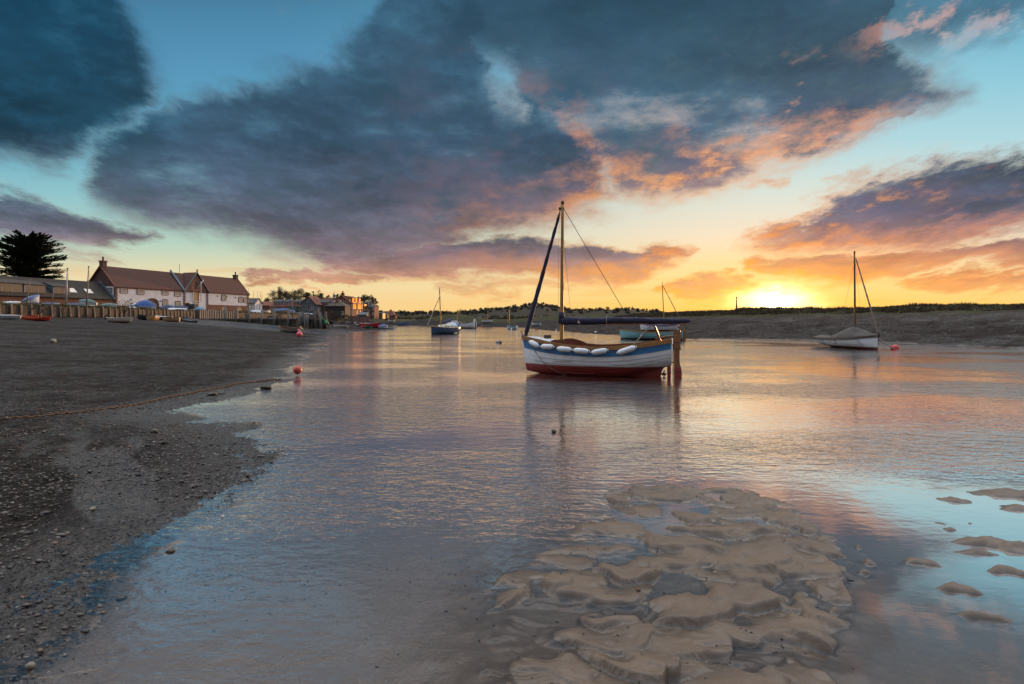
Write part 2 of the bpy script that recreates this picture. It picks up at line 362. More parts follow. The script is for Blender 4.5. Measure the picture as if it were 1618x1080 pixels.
def ground_height(x, y, parts=False):
    x = np.asarray(x, float); y = np.asarray(y, float)
    r = np.hypot(x, y)
    # ragged waterline
    wob = fbm(x * 0.55, y * 0.4, 4) * np.clip(r * 0.05, 0.25, 2.2)
    d = sdist(x, y, WATER) + wob * 0.9
    left = x < np.interp(y, [-50, 20, 60, 120, 160, 400], [14, 12, 2, -8, -26, -40])
    # left beach
    dw = np.clip(x - wall_x(y), 0.0, 80)
    tq = np.clip(d, 0, 60) / (np.clip(d, 0, 60) + dw + 0.01)
    zl = np.where(d > 0, 1.99 * tq ** 1.12 + 0.012 * np.minimum(d, 3), 0.0)
    # right bank
    zc = np.clip(2.36 + (x - 12) * 0.027, 1.5, 3.15) - 0.55 * sst(x, 12, -6)
    pr = np.interp(d, [0, 2, 6, 12, 17, 20, 24, 60], [0, .10, .48, 1.25, 1.75, 1.95, 2.32, 2.38]) / 2.32
    zr = np.where(d > 0, pr * zc, 0.0)
    zr += np.where(d > 14, (fbm(x * 0.22, y * 0.22, 4) * 0.30 + fbm(x * .07 + 3, y * .07, 2) * .35) * sst(d, 15, 22), 0)
    # eroded ledges on the right mud bank
    zr += np.where((d > 0) & (d < 18), 0.05 * np.sin(d * 2.6 + fbm(x * .3, y * .3, 3) * 6) * sst(d, 1, 4), 0)
    zland = np.where(left, zl, zr)
    # the far flats and hills
    far = sst(r, 170, 320)
    zland = zland * (1 - far) + far * (2.2 + 0.6 * fbm(x * .02, y * .02, 3))
    wl = sst(y, 150, 185) * sst(-x, -2, -10) * sst(d, 1, 14)
    zland = np.where(~left | (y > 150), zland + wl * 0.5, zland)
    zland += 2.6 * np.exp(-((x + 20) / 11) ** 2 - ((y - 196) / 17) ** 2)
    az = np.arctan2(x, np.maximum(y, 1))
    hr = (26 + 26 * np.clip(fbm(az * 6 + 3.1, az * 0 + .3, 3) + .25, 0, 1) + 16 * np.exp(-((az - 0.045) / 0.05) ** 2) * 1.0)
    zland += sst(r, 900, 2300) * hr * (y > 0) + sst(r, 900, 2300) * 3 * fbm(x * .012, y * .012, 4)
    # water bed
    dep = np.clip(-d, 0, 30)
    bed = -np.where(dep < 0.35, dep * 0.06, 0.021 + (dep - 0.35) * 0.016)
    bed = np.maximum(bed, -0.45)
    near = sst(r, 11, 5)
    bed = bed * (1 - near) + np.maximum(bed, -0.060) * near
    bed += np.where(d <= 0, fbm(x * 1.3, y * 2.6, 4) * 0.02 * sst(dep, .15, 1.0), 0)
    z = np.where(d > 0, zland, bed)
    # small relief of the mud and shingle
    mud = sst(-d, -0.6, -0.02) * 0 + sst(d, -0.5, 0.15)
    lm = mud * left * (1 - sst(r, 60, 120))
    z += lm * (fbm(x * 2.2, y * 1.5, 4, .55) * 0.030 + fbm(x * 17, y * 17, 3, .6) * 0.012 * sst(r, 24, 10))
    z += lm * sst(r, 24, 9) * 0.012 * np.maximum(0, 0.45 - worley(x * 19, y * 19)[0]) * 2
    # furrows draining to the water in the near beach
    fur = lm * sst(r, 16, 5) * sst(fbm(x * 1.3 + y * .9, (y - x) * .33 + 4, 4), 0.02, 0.26)
    z = np.where((d > .25) & left, np.maximum(z - fur * 0.026, np.minimum(z, .007)), z)
    ground_height.fur = fur
    z += (mud * (1 - left) * (d < 20)) * (fbm(x * 1.1, y * 1.1, 4) * 0.07)
    # creek
    cd = pdist(x, y, CREEK)
    z -= 0.16 * np.exp(-(cd / 5.0) ** 2) * sst(d, 0.5, 6)
    # quay terrace
    wx = wall_x(y)
    ter = sst(wx - x, -0.05, 0.35) * (y < 232) * (x < -20)
    z = z * (1 - ter) + ter * (TERR + 0.004 * np.clip(wx - x, 0, 60) + 0.05 * fbm(x * .3, y * .3, 3))
    # sand bar with tongue-shaped current ripples
    nearm = r < 9
    sand = np.zeros_like(z)
    if nearm.any():
        X, Y = x[nearm], y[nearm]
        s = -sdist(X, Y, BAR)
        w1, w2 = fbm(X * 1.7, Y * 1.7, 3), fbm(X * 1.9 + 40, Y * 1.9, 3)
        s = s + fbm(X * 5, Y * 5 + 9, 3) * 0.13 + 0.06
        # current ripples: tongues with a long back and a steep face, cut by scours
        gx = (X * 0.96 + Y * 0.22) + w1 * 0.42; gy = (Y * 0.97 - X * 0.24) + w2 * 0.26 + 0.05 * np.sin(X * 7 + w1 * 9)
        f1, f2, cv = worley(gx * 1.9, gy * 4.1)
        g1, g2, cv2 = worley(gx * 3.6 + 11.3 + w2, gy * 9.0 + 5.7)
        w3 = fbm(X * 4.3 - 6, Y * 3.4 + 2, 3)
        lob2 = sst(g2 - g1, 0.0, 0.30)
        def rip(ph, k=.17):
            fr = ph - np.floor(ph)
            return np.where(fr < k, sst(fr, 0, k), ((1 - fr) / (1 - k)) ** 1.15)
        scoop = sst(fbm(X * 1.7 + 7, Y * 2.9 - 3, 4), 0.10, 0.42)
        ins = sst(s, -0.08, 0.14)
        # tongues laid over one another like scales, each with a steep lip down-current and a long back
        Lb = np.zeros_like(X); bar = ins > 0.01
        xb, yb = X[bar], Y[bar]
        xb = xb + w1[bar] * .20 + fbm(xb * 6, yb * 6, 3) * .07; yb = yb + w2[bar] * .15 + fbm(xb * 6 + 9, yb * 7, 3) * .05
        lob = np.zeros_like(xb); rs = np.random.default_rng(42); k = 0
        for ry in np.arange(1.4, 5.7, .165):
            k += 1
            for rx in np.arange(-.8, 3.0, .32):
                cx = rx + rs.uniform(-.17, .17) + (k % 2) * .2; cy = ry + rs.uniform(-.09, .09)
                W = rs.uniform(.12, .36); D = rs.uniform(.06, .17); H = rs.uniform(.020, .066); ro = rs.uniform(-.38, .22); BL = rs.uniform(.20, .48); lip = rs.uniform(.026, .050)
                if rs.random() < .24: continue
                mk = (np.abs(xb - cx) < W * 1.15) & (yb > cy - D - .25) & (yb < cy + BL + .25)
                if not mk.any(): continue
                dx, dy = xb[mk] - cx, yb[mk] - cy
                a_ = dx * math.cos(ro) + dy * math.sin(ro); b_ = dy * math.cos(ro) - dx * math.sin(ro)
                q = np.abs(a_) / W
                e = b_ + D * (1 - np.minimum(q, 1.2) ** 2.0)
                hh = H * sst(e, 0, lip) * np.clip(1 - e / BL, 0, 1) ** .9 * sst(1 - q, 0, .42) * (1 + .12 * np.sin(a_ * 22 + cx * 9))
                lob[mk] = np.maximum(lob[mk], hh) + .22 * np.minimum(lob[mk], hh)
        Lb[bar] = lob
        h = -0.020 + ins * (0.006 + Lb + fbm(X * 3.0, Y * 5, 3) * 0.012 + fbm(X * 8, Y * 16, 3) * 0.0040 + fbm(X * 30, Y * 40, 2) * .0012 - 0.026 * scoop)
        h += ins * 0.006 * sst(X, .5, 1.8)
        fine = np.sin((Y * 9.5 + X * 2.2 + w1 * 3.2 + w2 * 2.0 + fbm(X * 5, Y * 6, 3) * .9) * 2 * PI)
        h += ins * (0.0042 * (1 - np.abs(fine)) * sst(fbm(X * 2.6 + 5, Y * 3.2, 3), -.22, .18) + 0.012 * fbm(X * 4.2, Y * 8.5, 3) * sst(Lb, .008, .03))
        h = h * sst(s, -0.16, 0.03) + (1 - sst(s, -0.16, 0.03)) * -0.03
        for (u, v, hw, hh, hi) in ISLES:
            cx, cy = sea(u, v); a = hw / FPX * cy; b = max(hh * cy * cy / (CAM_H * FPX) * 1.1, 0.03)
            ex = (X - cx) + fbm(X * 7, Y * 7, 2) * 0.06; ey = (Y - cy) + 0.14 * (X - cx) + fbm(X * 6 + 3, Y * 6, 2) * 0.07
            q = (ex / a) ** 2 + (ey / b) ** 2
            h = np.maximum(h, -0.030 + (hi * .75 + 0.030) * np.exp(-(q * 0.75) ** 1.3) * (1 + .5 * fbm(X * 9, Y * 16, 3)))
        zz = z[nearm]
        isw = sst(X, -0.9, -0.1)
        base = np.maximum(zz, -0.05)
        # faint ripples on the bed just under the water
        base = base + 0.006 * np.sin((Y * 7 + X * 2.0 + w1 * 5) * 2.3) * isw
        nz = np.maximum(base, h + fbm(X * 40, Y * 40, 2) * 0.0014)
        fade = sst(np.hypot(X, Y), 8.8, 7.5) * isw
        z[nearm] = zz * (1 - fade) + nz * fade
        sand[nearm] = fade * np.clip(sst(s, -0.5, 0.0) + sst(X, 0.2, 1.2), 0, 1)
    if not parts: return z
    return z, d, left, ter, sand, cd, r

def gh(x, y): return float(ground_height(np.array([x]), np.array([y]))[0])

def mesh_from(name, V, F4=None, F3=None):
    me = bpy.data.meshes.new(name)
    nv = len(V); me.vertices.add(nv); me.vertices.foreach_set('co', np.ascontiguousarray(V, np.float32).ravel())
    loops = []; starts = []; tot = []
    n = 0
    if F4 is not None and len(F4):
        loops.append(F4.ravel()); starts.append(np.arange(len(F4)) * 4 + n); tot.append(np.full(len(F4), 4)); n += F4.size
    if F3 is not None and len(F3):
        loops.append(F3.ravel()); starts.append(np.arange(len(F3)) * 3 + n); tot.append(np.full(len(F3), 3)); n += F3.size
    loops = np.concatenate(loops).astype(np.int32); starts = np.concatenate(starts).astype(np.int32)
    me.loops.add(len(loops)); me.loops.foreach_set('vertex_index', loops)
    me.polygons.add(len(starts)); me.polygons.foreach_set('loop_start', starts)
    me.polygons.foreach_set('loop_total', np.concatenate(tot).astype(np.int32))
    me.update(calc_edges=True); me.validate()
    return me

def build_ground():
    fine = np.radians(np.arange(-50, 50.01, 0.118))
    side = np.radians(np.concatenate([np.arange(-180, -50, 4.0)]))
    side2 = np.radians(np.arange(54, 180, 4.0))
    az = np.concatenate([side, fine, side2]); na = len(az)
    def geom(a, b, q):
        n = int(math.log(b / a) / math.log(q)); return a * (b / a) ** (np.arange(n) / n)
    rr = np.concatenate([geom(.5, 2.1, 1.05), geom(2.1, 9, 1.0036), geom(9, 40, 1.006), geom(40, 260, 1.011), geom(260, 9000, 1.045), [9000]])
    nr = len(rr)
    R, A = np.meshgrid(rr, az, indexing='ij')
    x = (R * np.sin(A)).ravel(); y = (R * np.cos(A)).ravel()
    z, d, left, ter, sand, cd, r = ground_height(x, y, True)
    fur = ground_height.fur
    V = np.stack([x, y, z], 1)
    i = np.arange(nr - 1)[:, None]; j = np.arange(na)[None, :]; j2 = (j + 1) % na
    F = np.stack([(i * na + j), (i * na + j2), ((i + 1) * na + j2), ((i + 1) * na + j)], -1).reshape(-1, 4)
    V = np.vstack([V, [[0, 0, -0.1]]]); c = len(V) - 1
    jj = np.arange(na); F3 = np.stack([np.full(na, c), (jj + 1) % na, jj], 1)
    me = mesh_from('ground', V, F[:, ::-1], F3[:, ::-1])
    me.polygons.foreach_set('use_smooth', np.ones(len(me.polygons), bool))
    # zones: r = mud/shingle, g = clean sand, b = turf; a second one: r = wetness, g = coarse shingle, b = far scrub
    turf = np.clip(ter + (~left) * sst(d, 15, 18) + sst(r, 200, 300), 0, 1)
    grn = (left) * sst(d, 18, 40) * sst(y, 150, 175)
    turf = np.clip(turf + grn, 0, 1)
    a1 = np.zeros((len(V), 4), np.float32); a1[:-1, 0] = sst(d, -.12, .08); a1[:-1, 1] = sand; a1[:-1, 2] = turf; a1[:, 3] = 1
    a2 = np.zeros((len(V), 4), np.float32)
    a2[:-1, 0] = np.clip(sst(d, 1.6, 0.0) * left + fur * .9 + np.exp(-(cd / 6.0) ** 2) * 1.6, 0, 1); a2[:-1, 1] = left * sst(r, 40, 6); a2[:-1, 2] = sst(r, 300, 900); a2[:, 3] = 1
    for nm, arr in (('zone', a1), ('zone_two', a2)):
        at = me.color_attributes.new(nm, 'FLOAT_COLOR', 'POINT'); at.data.foreach_set('color', arr.ravel())
    o = bpy.data.objects.new('ground', me); COL.objects.link(o); o['kind'] = 'structure'
    m = bpy.data.materials.new('ground'); m.use_nodes = True
    t = NT(m.node_tree); bs = t.n['Principled BSDF']
    p = t.geo()
    z1 = t.n.new('ShaderNodeSeparateColor'); t.l.new(t.attr('zone'), z1.inputs[0])
    z2 = t.n.new('ShaderNodeSeparateColor'); t.l.new(t.attr('zone_two'), z2.inputs[0])
    mudz, sandz, turfz = z1.outputs[0], z1.outputs[1], z1.outputs[2]
    wetz, shz, farz = z2.outputs[0], z2.outputs[1], z2.outputs[2]
    nA = t.noise(p, 0.35, 6, .6); nB = t.noise(p, 3.1, 6, .62); nC = t.noise(p, 38, 5, .65)
    pst = t.noise(t.xyz(t.mul(t.sep(p)[0], 0.10), t.mul(t.sep(p)[1], 0.34), 0.0), 1.0, 6, .62)
    # mud and shingle
    mud = t.mix(nB, (.0042, .0030, .0024, 1), (.0115, .0080, .0062, 1))
    nD = t.noise(p, 9.0, 7, .72)
    mud = t.mix(t.mul(t.rng(nD, .50, .62), .9), mud, (.036, .026, .020, 1))
    mud = t.mix(t.mul(t.rng(nA, .50, .66), .5), mud, (.007, .0058, .0048, 1))
    cell = t.vor(p, 26, 'F1', 'Color'); cs = t.n.new('ShaderNodeSeparateColor'); t.l.new(cell, cs.inputs[0])
    stone = t.ramp(cs.outputs[0], [(0, (.016, .013, .011)), (.45, (.038, .029, .022)), (.75, (.07, .054, .039)), (.93, (.12, .105, .088)), (1, (.24, .22, .19))])
    sthere = t.mul(shz, t.mul(t.rng(t.vor(p, 26), .36, .30), t.rng(t.noise(p, 1.3, 4, .6), .40, .58)))
    mud = t.mix(t.mul(sthere, .8), mud, stone)
    rb = t.mul(t.rng(t.sep(p)[0], 0.0, 8.0), t.rng(t.sep(p)[1], 18.0, 24.0))
    mud = t.mix(t.mul(rb, .75), mud, t.mix(nB, (.013, .0085, .006, 1), (.029, .020, .015, 1)))
    stp = t.noise(t.xyz(t.mul(t.sep(p)[0], .12), t.mul(t.sep(p)[1], .12), t.mul(t.sep(p)[2], 5.5)), 1.0, 5, .6)
    mud = t.mix(t.mul(rb, t.mul(t.rng(stp, .50, .62), .7)), mud, (.011, .008, .0065, 1))
    mud = t.mix(t.mul(rb, t.mul(t.rng(t.sep(p)[2], 1.25, 1.9), .7)), mud, (.038, .028, .022, 1))
    # sand and bed
    snd = t.mix(nC, (.092, .058, .034, 1), (.158, .107, .066, 1))
    snd = t.mix(t.mul(t.rng(nB, .35, .62), .5), snd, (.072, .050, .034, 1))
    bed = t.mix(nB, (.120, .098, .084, 1), (.215, .182, .160, 1))
    bed = t.mix(t.mul(t.rng(t.vor(p, 34), .15, .10), t.rng(t.noise(p, 2.2, 3, .6), .56, .66)), bed, t.mix(cs.outputs[1], (.045, .05, .055, 1), (.30, .27, .23, 1)))
    wl = t.rng(t.add(t.sep(p)[2], t.mul(t.sub(nB, .5), .02)), -.001, .024)
    sub = t.rng(t.sep(p)[2], -.004, -.016)
    snd = t.mix(wl, t.mix(.8, snd, (.052, .037, .026, 1)), snd)
    snd = t.mix(sub, snd, t.mix(nB, (.070, .051, .039, 1), (.112, .084, .064, 1)))
    c = t.mix(mudz, bed, mud)
    c = t.mix(sandz, c, snd)
    # turf, marsh grass, far fields and woods
    turf_c = t.mix(nB, (.022, .030, .010, 1), (.062, .058, .022, 1))
    turf_c = t.mix(t.rng(nA, .45, .62), turf_c, (.042, .032, .018, 1))
    farc = t.mix(t.noise(p, .006, 4, .6), (.026, .026, .016, 1), (.050, .040, .025, 1))
    turf_c = t.mix(farz, turf_c, farc)
    c = t.mix(turfz, c, turf_c)
    t.put(bs.inputs['Base Color'], c)
    ro = t.rng(t.add(t.mul(nB, .6), t.mul(pst, .5)), .46, .68, .85, .42)
    gl_ = t.mul(t.rng(nD, .50, .40), t.rng(t.noise(p, .5, 4, .6), .40, .62))
    ro = t.m('MULTIPLY_ADD', gl_, -.32, ro)
    ro = t.mix(t.mul(wetz, t.rng(nB, .35, .6, .35, 1.0)), t.xyz(ro, ro, ro), (.16, .16, .16, 1))
    sr = t.mix(wl, (.40, .40, .40, 1), (.60, .60, .60, 1))
    ro = t.mix(sandz, ro, sr)
    ro = t.mix(turfz, ro, (.9, .9, .9, 1))
    t.put(bs.inputs['Roughness'], t.sep(ro)[0])
    t.put(bs.inputs['Specular IOR Level'], t.m('MULTIPLY_ADD', sandz, .09, t.m('MULTIPLY_ADD', gl_, .30, t.m('MULTIPLY_ADD', wetz, .45, .08))))
    hh = t.add(t.mul(nC, .45), t.mul(nB, .9))
    hh = t.add(hh, t.mul(t.mul(t.mul(t.rng(t.vor(p, 26), .5, .05), shz), mudz), .9))
    hfar = t.add(t.mul(t.noise(p, .9, 7, .72), 4.0), t.mul(pst, 1.0))
    hm = t.add(t.mul(hh, t.sub(1.0, t.mul(sandz, .72))), t.mul(hfar, t.sub(1.0, sandz)))
    t.put(bs.inputs['Normal'], t.bump(hm, t.m('MULTIPLY_ADD', sandz, -.30, .80), .035))
    me.materials.append(m)
    return o
ground = build_ground()

def build_water():
    V = np.array([(-60, -40, 0), (60, -40, 0), (60, 175, 0), (-60, 175, 0)], float)
    me = mesh_from('water', V, np.array([[0, 1, 2, 3]]))
    o = bpy.data.objects.new('water', me); COL.objects.link(o); o['kind'] = 'structure'
    m = bpy.data.materials.new('water'); m.use_nodes = True; t = NT(m.node_tree); t.n.clear()
    p = t.geo(); x, y, z = t.sep(p)
    r = t.m('SQRT', t.add(t.mul(x, x), t.mul(y, y)))
    # wind ripples run across the channel; calmer in the lee of the sand bar
    wx = t.noise(p, .35, 3, .5)
    q = t.xyz(t.add(x, t.mul(wx, 2.0)), t.add(y, t.mul(wx, 1.2)), 0.0)
    qs = t.xyz(t.mul(x, .55), y, 0.0)
    a = t.noise(qs, 5.5, 4, .55, .4); b = t.noise(qs, 15.0, 3, .5, .3)
    c = t.noise(t.xyz(t.mul(x, .45), y, 3.0), 1.6, 3, .5, .5)
    big = t.noise(t.xyz(t.mul(x, .6), y, 8.0), .33, 3, .5)
    patch = t.rng(big, .38, .62, .30, 1.15)
    lee = t.mul(t.rng(x, .2, 1.2), t.rng(y, 7.4, 5.2))
    leel = t.mul(t.rng(y, 4.6, 3.0), .75)
    calm = t.mx(lee, leel)
    amp = t.mul(patch, t.sub(1.0, t.mul(calm, .90)))
    h = t.add(t.add(t.mul(a, .85), t.mul(b, .42)), t.mul(c, .7))
    nrm = t.bump(h, t.mul(amp, 1.0), .023)
    lw = t.n.new('ShaderNodeLayerWeight'); lw.inputs['Blend'].default_value = .5; t.put(lw.inputs['Normal'], nrm)
    ref = t.curve(lw.outputs['Facing'], [(0, .05), (.40, .09), (.53, .18), (.62, .38), (.70, .64), (.80, .84), (.90, .94), (1, 1)])
    gl = t.n.new('ShaderNodeBsdfGlossy'); gl.distribution = 'GGX'; gl.inputs['Color'].default_value = (.97, .97, .97, 1)
    t.put(gl.inputs['Roughness'], t.m('MULTIPLY_ADD', amp, .03, .035)); t.put(gl.inputs['Normal'], nrm)
    tr = t.n.new('ShaderNodeBsdfTransparent'); tr.inputs['Color'].default_value = (.88, .85, .82, 1)
    mx = t.n.new('ShaderNodeMixShader'); t.l.new(ref, mx.inputs[0]); t.l.new(tr.outputs[0], mx.inputs[1]); t.l.new(gl.outputs[0], mx.inputs[2])
    out = t.n.new('ShaderNodeOutputMaterial'); t.l.new(mx.outputs[0], out.inputs[0])
    me.materials.append(m)
    return o
water = build_water()
# ------------------------------------------------------------------ objects, names, meshes
def tag(o, label, cat, group=None):
    o['label'] = label; o['category'] = cat; o['kind'] = 'thing'
    if group: o['group'] = group
    return o
def thing(name, label, cat, loc=(0, 0, 0), rz=0.0, group=None, rx=0.0, ry=0.0):
    o = bpy.data.objects.new(name, None); COL.objects.link(o)
    o.empty_display_size = 0.2
    o.location = loc; o.rotation_euler = (rx, ry, rz)
    return tag(o, label, cat, group)
def copy_tree(o, parent=None):
    c = o.copy(); COL.objects.link(c)
    if parent is not None: c.parent = parent
    for ch in [k for k in bpy.data.objects if k.parent == o]: copy_tree(ch, c)
    return c

class MB:
    """collects faces; build() links them as one mesh object"""
    def __init__(self): self.v = []; self.f = []; self.mi = []; self.cur = 0; self.sm = []; self.smooth = False
    def mat(self, i): self.cur = i; return self
    def face(self, idx): self.f.append(tuple(idx)); self.mi.append(self.cur); self.sm.append(self.smooth)
    def add(self, vs, fs):
        b = len(self.v); self.v.extend([tuple(p) for p in vs])
        for f in fs: self.face([b + i for i in f])
        return b
    def box(self, c, s, rz=0.0, rot=None, taper=1.0):
        M = rot if rot is not None else Matrix.Rotation(rz, 3, 'Z')
        h = Vector(s) * 0.5; out = []
        for dz in (-1, 1):
            k = taper if dz > 0 else 1.0
            for dx, dy in ((-1, -1), (1, -1), (1, 1), (-1, 1)):
                out.append(Vector(c) + M @ Vector((dx * h.x * k, dy * h.y * k, dz * h.z)))
        self.add(out, [(3, 2, 1, 0), (4, 5, 6, 7), (0, 1, 5, 4), (1, 2, 6, 5), (2, 3, 7, 6), (3, 0, 4, 7)])
        return self
    def quad(self, a, b, c, d): self.add([a, b, c, d], [(0, 1, 2, 3)]); return self
    def prism(self, poly, n0, n1):
        """a polygon swept between two offset vectors"""
        p = [Vector(q) for q in poly]; n = len(p)
        a = [q + Vector(n0) for q in p]; b = [q + Vector(n1) for q in p]
        self.add(a + b, [tuple(range(n))[::-1], tuple(range(n, 2 * n))] + [(i, (i + 1) % n, n + (i + 1) % n, n + i) for i in range(n)])
        return self
    def tube(self, pts, r, n=8, cap=True, flat=1.0):
        pts = [Vector(p) for p in pts]; m = len(pts)
        rs = r if isinstance(r, (list, tuple)) else [r] * m
        up = None; rings = []
        for i, p in enumerate(pts):
            tg = (pts[min(i + 1, m - 1)] - pts[max(i - 1, 0)]).normalized()
            if up is None:
                up = tg.orthogonal().normalized() if abs(tg.z) > .9 else Vector((0, 0, 1))
            a = (up - tg * up.dot(tg))
            a = a.normalized() if a.length > 1e-6 else tg.orthogonal().normalized()
            b = tg.cross(a); up = a
            rings.append([p + (a * math.cos(2 * PI * k / n) + b * math.sin(2 * PI * k / n) * flat) * rs[i] for k in range(n)])
        sv = self.smooth; self.smooth = n > 5
        fs = []
        for i in range(m - 1):
            for k in range(n):
                fs.append((i * n + k, i * n + (k + 1) % n, (i + 1) * n + (k + 1) % n, (i + 1) * n + k))
        b0 = self.add([q for rg in rings for q in rg], fs)
        self.smooth = sv
        if cap:
            self.face([b0 + k for k in range(n)][::-1]); self.face([b0 + (m - 1) * n + k for k in range(n)])
        return self
    def lathe(self, prof, n=16, c=(0, 0, 0), rot=None):
        """profile of (radius, height) turned about z"""
        M = rot if rot is not None else Matrix.Identity(3)
        vs = []
        for r, h in prof:
            for k in range(n):
                vs.append(Vector(c) + M @ Vector((r * math.cos(2 * PI * k / n), r * math.sin(2 * PI * k / n), h)))
        fs = []
        for i in range(len(prof) - 1):
            for k in range(n):
                fs.append((i * n + k, i * n + (k + 1) % n, (i + 1) * n + (k + 1) % n, (i + 1) * n + k))
        sv = self.smooth; self.smooth = True; self.add(vs, fs); self.smooth = sv
        return self
    def grid(self, rows, close=False):
        nr, nc = len(rows), len(rows[0]); fs = []
        for i in range(nr - 1):
            for k in range(nc if close else nc - 1):
                fs.append((i * nc + k, i * nc + (k + 1) % nc, (i + 1) * nc + (k + 1) % nc, (i + 1) * nc + k))
        sv = self.smooth; self.smooth = True; b = self.add([p for r in rows for p in r], fs); self.smooth = sv
        return b
    def build(self, name, mats, parent=None, loc=None, rz=None, sharp=None):
        me = bpy.data.meshes.new(name)
        me.from_pydata([tuple(p) for p in self.v], [], self.f)
        for m in (mats if isinstance(mats, (list, tuple)) else [mats]): me.materials.append(m)
        me.polygons.foreach_set('material_index', self.mi)
        me.polygons.foreach_set('use_smooth', self.sm)
        me.update()
        if sharp: me.set_sharp_from_angle(angle=math.radians(sharp))
        o = bpy.data.objects.new(name, me); COL.objects.link(o)
        if parent is not None: o.parent = parent
        if loc is not None: o.location = loc
        if rz is not None: o.rotation_euler = (0, 0, rz)
        return o

# ------------------------------------------------------------------ materials
_M = {}
def pm(name, c1, c2=None, scale=6.0, rough=0.6, bump=0.0, bscale=None, stretch=None, metal=0.0, spec=0.5, dirt=None):
    if name in _M: return _M[name]
    m = bpy.data.materials.new(name); m.use_nodes = True; t = NT(m.node_tree); bs = t.n['Principled BSDF']
    p = t.obj()
    if stretch:
        x, y, z = t.sep(p); p = t.xyz(t.mul(x, stretch[0]), t.mul(y, stretch[1]), t.mul(z, stretch[2]))
    c2 = c2 or tuple(q * 0.72 for q in c1)
    n = t.noise(p, scale, 6, .62)
    c = t.mix(t.rng(n, .32, .68), (*c1, 1), (*c2, 1))
    if dirt:
        c = t.mix(t.mul(t.rng(t.noise(p, scale * .45, 5, .65), .50, .68), dirt[1]), c, (*dirt[0], 1))
    t.put(bs.inputs['Base Color'], c)
    t.put(bs.inputs['Roughness'], t.m('MULTIPLY_ADD', t.sub(n, .5), .3, rough))
    bs.inputs['Metallic'].default_value = metal; bs.inputs['Specular IOR Level'].default_value = spec
    if bump: t.put(bs.inputs['Normal'], t.bump(t.noise(p, bscale or scale * 3, 5, .6), bump, .02))
    _M[name] = m
    return m
def hull_mat(name, top, bottom, zline, slope=0.0, strake=None, zs=None, dirt=.5):
    """painted planks with antifouling below the boot line (the line is level on the hull)"""
    m = bpy.data.materials.new(name); m.use_nodes = True; t = NT(m.node_tree); bs = t.n['Principled BSDF']
    p = t.obj(); x, y, z = t.sep(p)
    n = t.noise(p, 3.0, 6, .65); n2 = t.noise(t.xyz(t.mul(x, .7), y, t.mul(z, 7.0)), 2.2, 6, .65)
    line = t.m('MULTIPLY_ADD', x, slope, zline)
    tc = t.mix(t.rng(n, .35, .7), (*top, 1), tuple(q * .86 for q in top) + (1,))
    near = t.rng(t.sub(z, line), .26, .0)
    tc = t.mix(t.mul(t.mul(t.rng(n2, .46, .66), near), dirt), tc, (.20, .145, .085, 1))
    stain = t.mul(t.rng(t.noise(t.xyz(t.mul(x, .8), y, t.mul(z, 3.0)), 1.4, 5, .6), .60, .72), dirt)
    tc = t.mix(t.mul(stain, .55), tc, (.30, .22, .14, 1))
    bc = t.mix(t.rng(n2, .35, .65), (*bottom, 1), tuple(q * .6 for q in bottom) + (1,))
    c = t.mix(t.rng(t.sub(z, line), -.006, .006, smooth=False), bc, tc)
    t.put(bs.inputs['Base Color'], c)
    t.put(bs.inputs['Roughness'], t.rng(z, .1, .4, .6, .38))
    t.put(bs.inputs['Normal'], t.bump(t.add(n, t.mul(n2, .5)), .12, .01))
    return m
def brick_mat(name, c1, c2, mortar, scale=1.0, bw=.225, bh=.075, rough=.85):
    if name in _M: return _M[name]
    m = bpy.data.materials.new(name); m.use_nodes = True; t = NT(m.node_tree); bs = t.n['Principled BSDF']
    p = t.obj(); x, y, z = t.sep(p)
    b = t.n.new('ShaderNodeTexBrick'); t.put(b.inputs['Vector'], t.xyz(t.add(x, y), z, 0.0))
    b.inputs['Scale'].default_value = 1.0 / scale; b.inputs['Mortar Size'].default_value = .012
    b.inputs['Brick Width'].default_value = bw; b.inputs['Row Height'].default_value = bh
    b.inputs['Color1'].default_value = (*c1, 1); b.inputs['Color2'].default_value = (*c2, 1); b.inputs['Mortar'].default_value = (*mortar, 1)
    n = t.noise(p, .9, 6, .65)
    c = t.mix(t.rng(n, .35, .7, 0, .55), b.outputs['Color'], tuple(q * .45 for q in c1) + (1,))
    t.put(bs.inputs['Base Color'], c); bs.inputs['Roughness'].default_value = rough
    t.put(bs.inputs['Normal'], t.bump(t.add(b.outputs['Fac'], t.mul(t.noise(p, 12, 4, .6), -.6)), .5, .012))
    _M[name] = m
    return m
def tile_mat(name, c1, c2, moss=(.07, .07, .03), mossy=.35, row=.28):
    if name in _M: return _M[name]
    m = bpy.data.materials.new(name); m.use_nodes = True; t = NT(m.node_tree); bs = t.n['Principled BSDF']
    p = t.obj(); x, y, z = t.sep(p)
    w1 = t.m('SINE', t.mul(x, 2 * PI / .24)); w2 = t.m('FRACT', t.div(z, row * .72))
    n = t.noise(p, .8, 6, .65); n3 = t.noise(p, 5.0, 5, .7)
    c = t.mix(t.rng(n3, .35, .65), (*c1, 1), (*c2, 1))
    c = t.mix(t.mul(t.rng(n, .45, .65), mossy), c, (*moss, 1))
    c = t.mix(t.mul(t.rng(w2, .86, .98), .5), c, tuple(q * .4 for q in c1) + (1,))
    t.put(bs.inputs['Base Color'], c); bs.inputs['Roughness'].default_value = .85
    t.put(bs.inputs['Normal'], t.bump(t.add(t.mul(w1, .5), t.mul(w2, -.8)), .6, .03))
    _M[name] = m
    return m
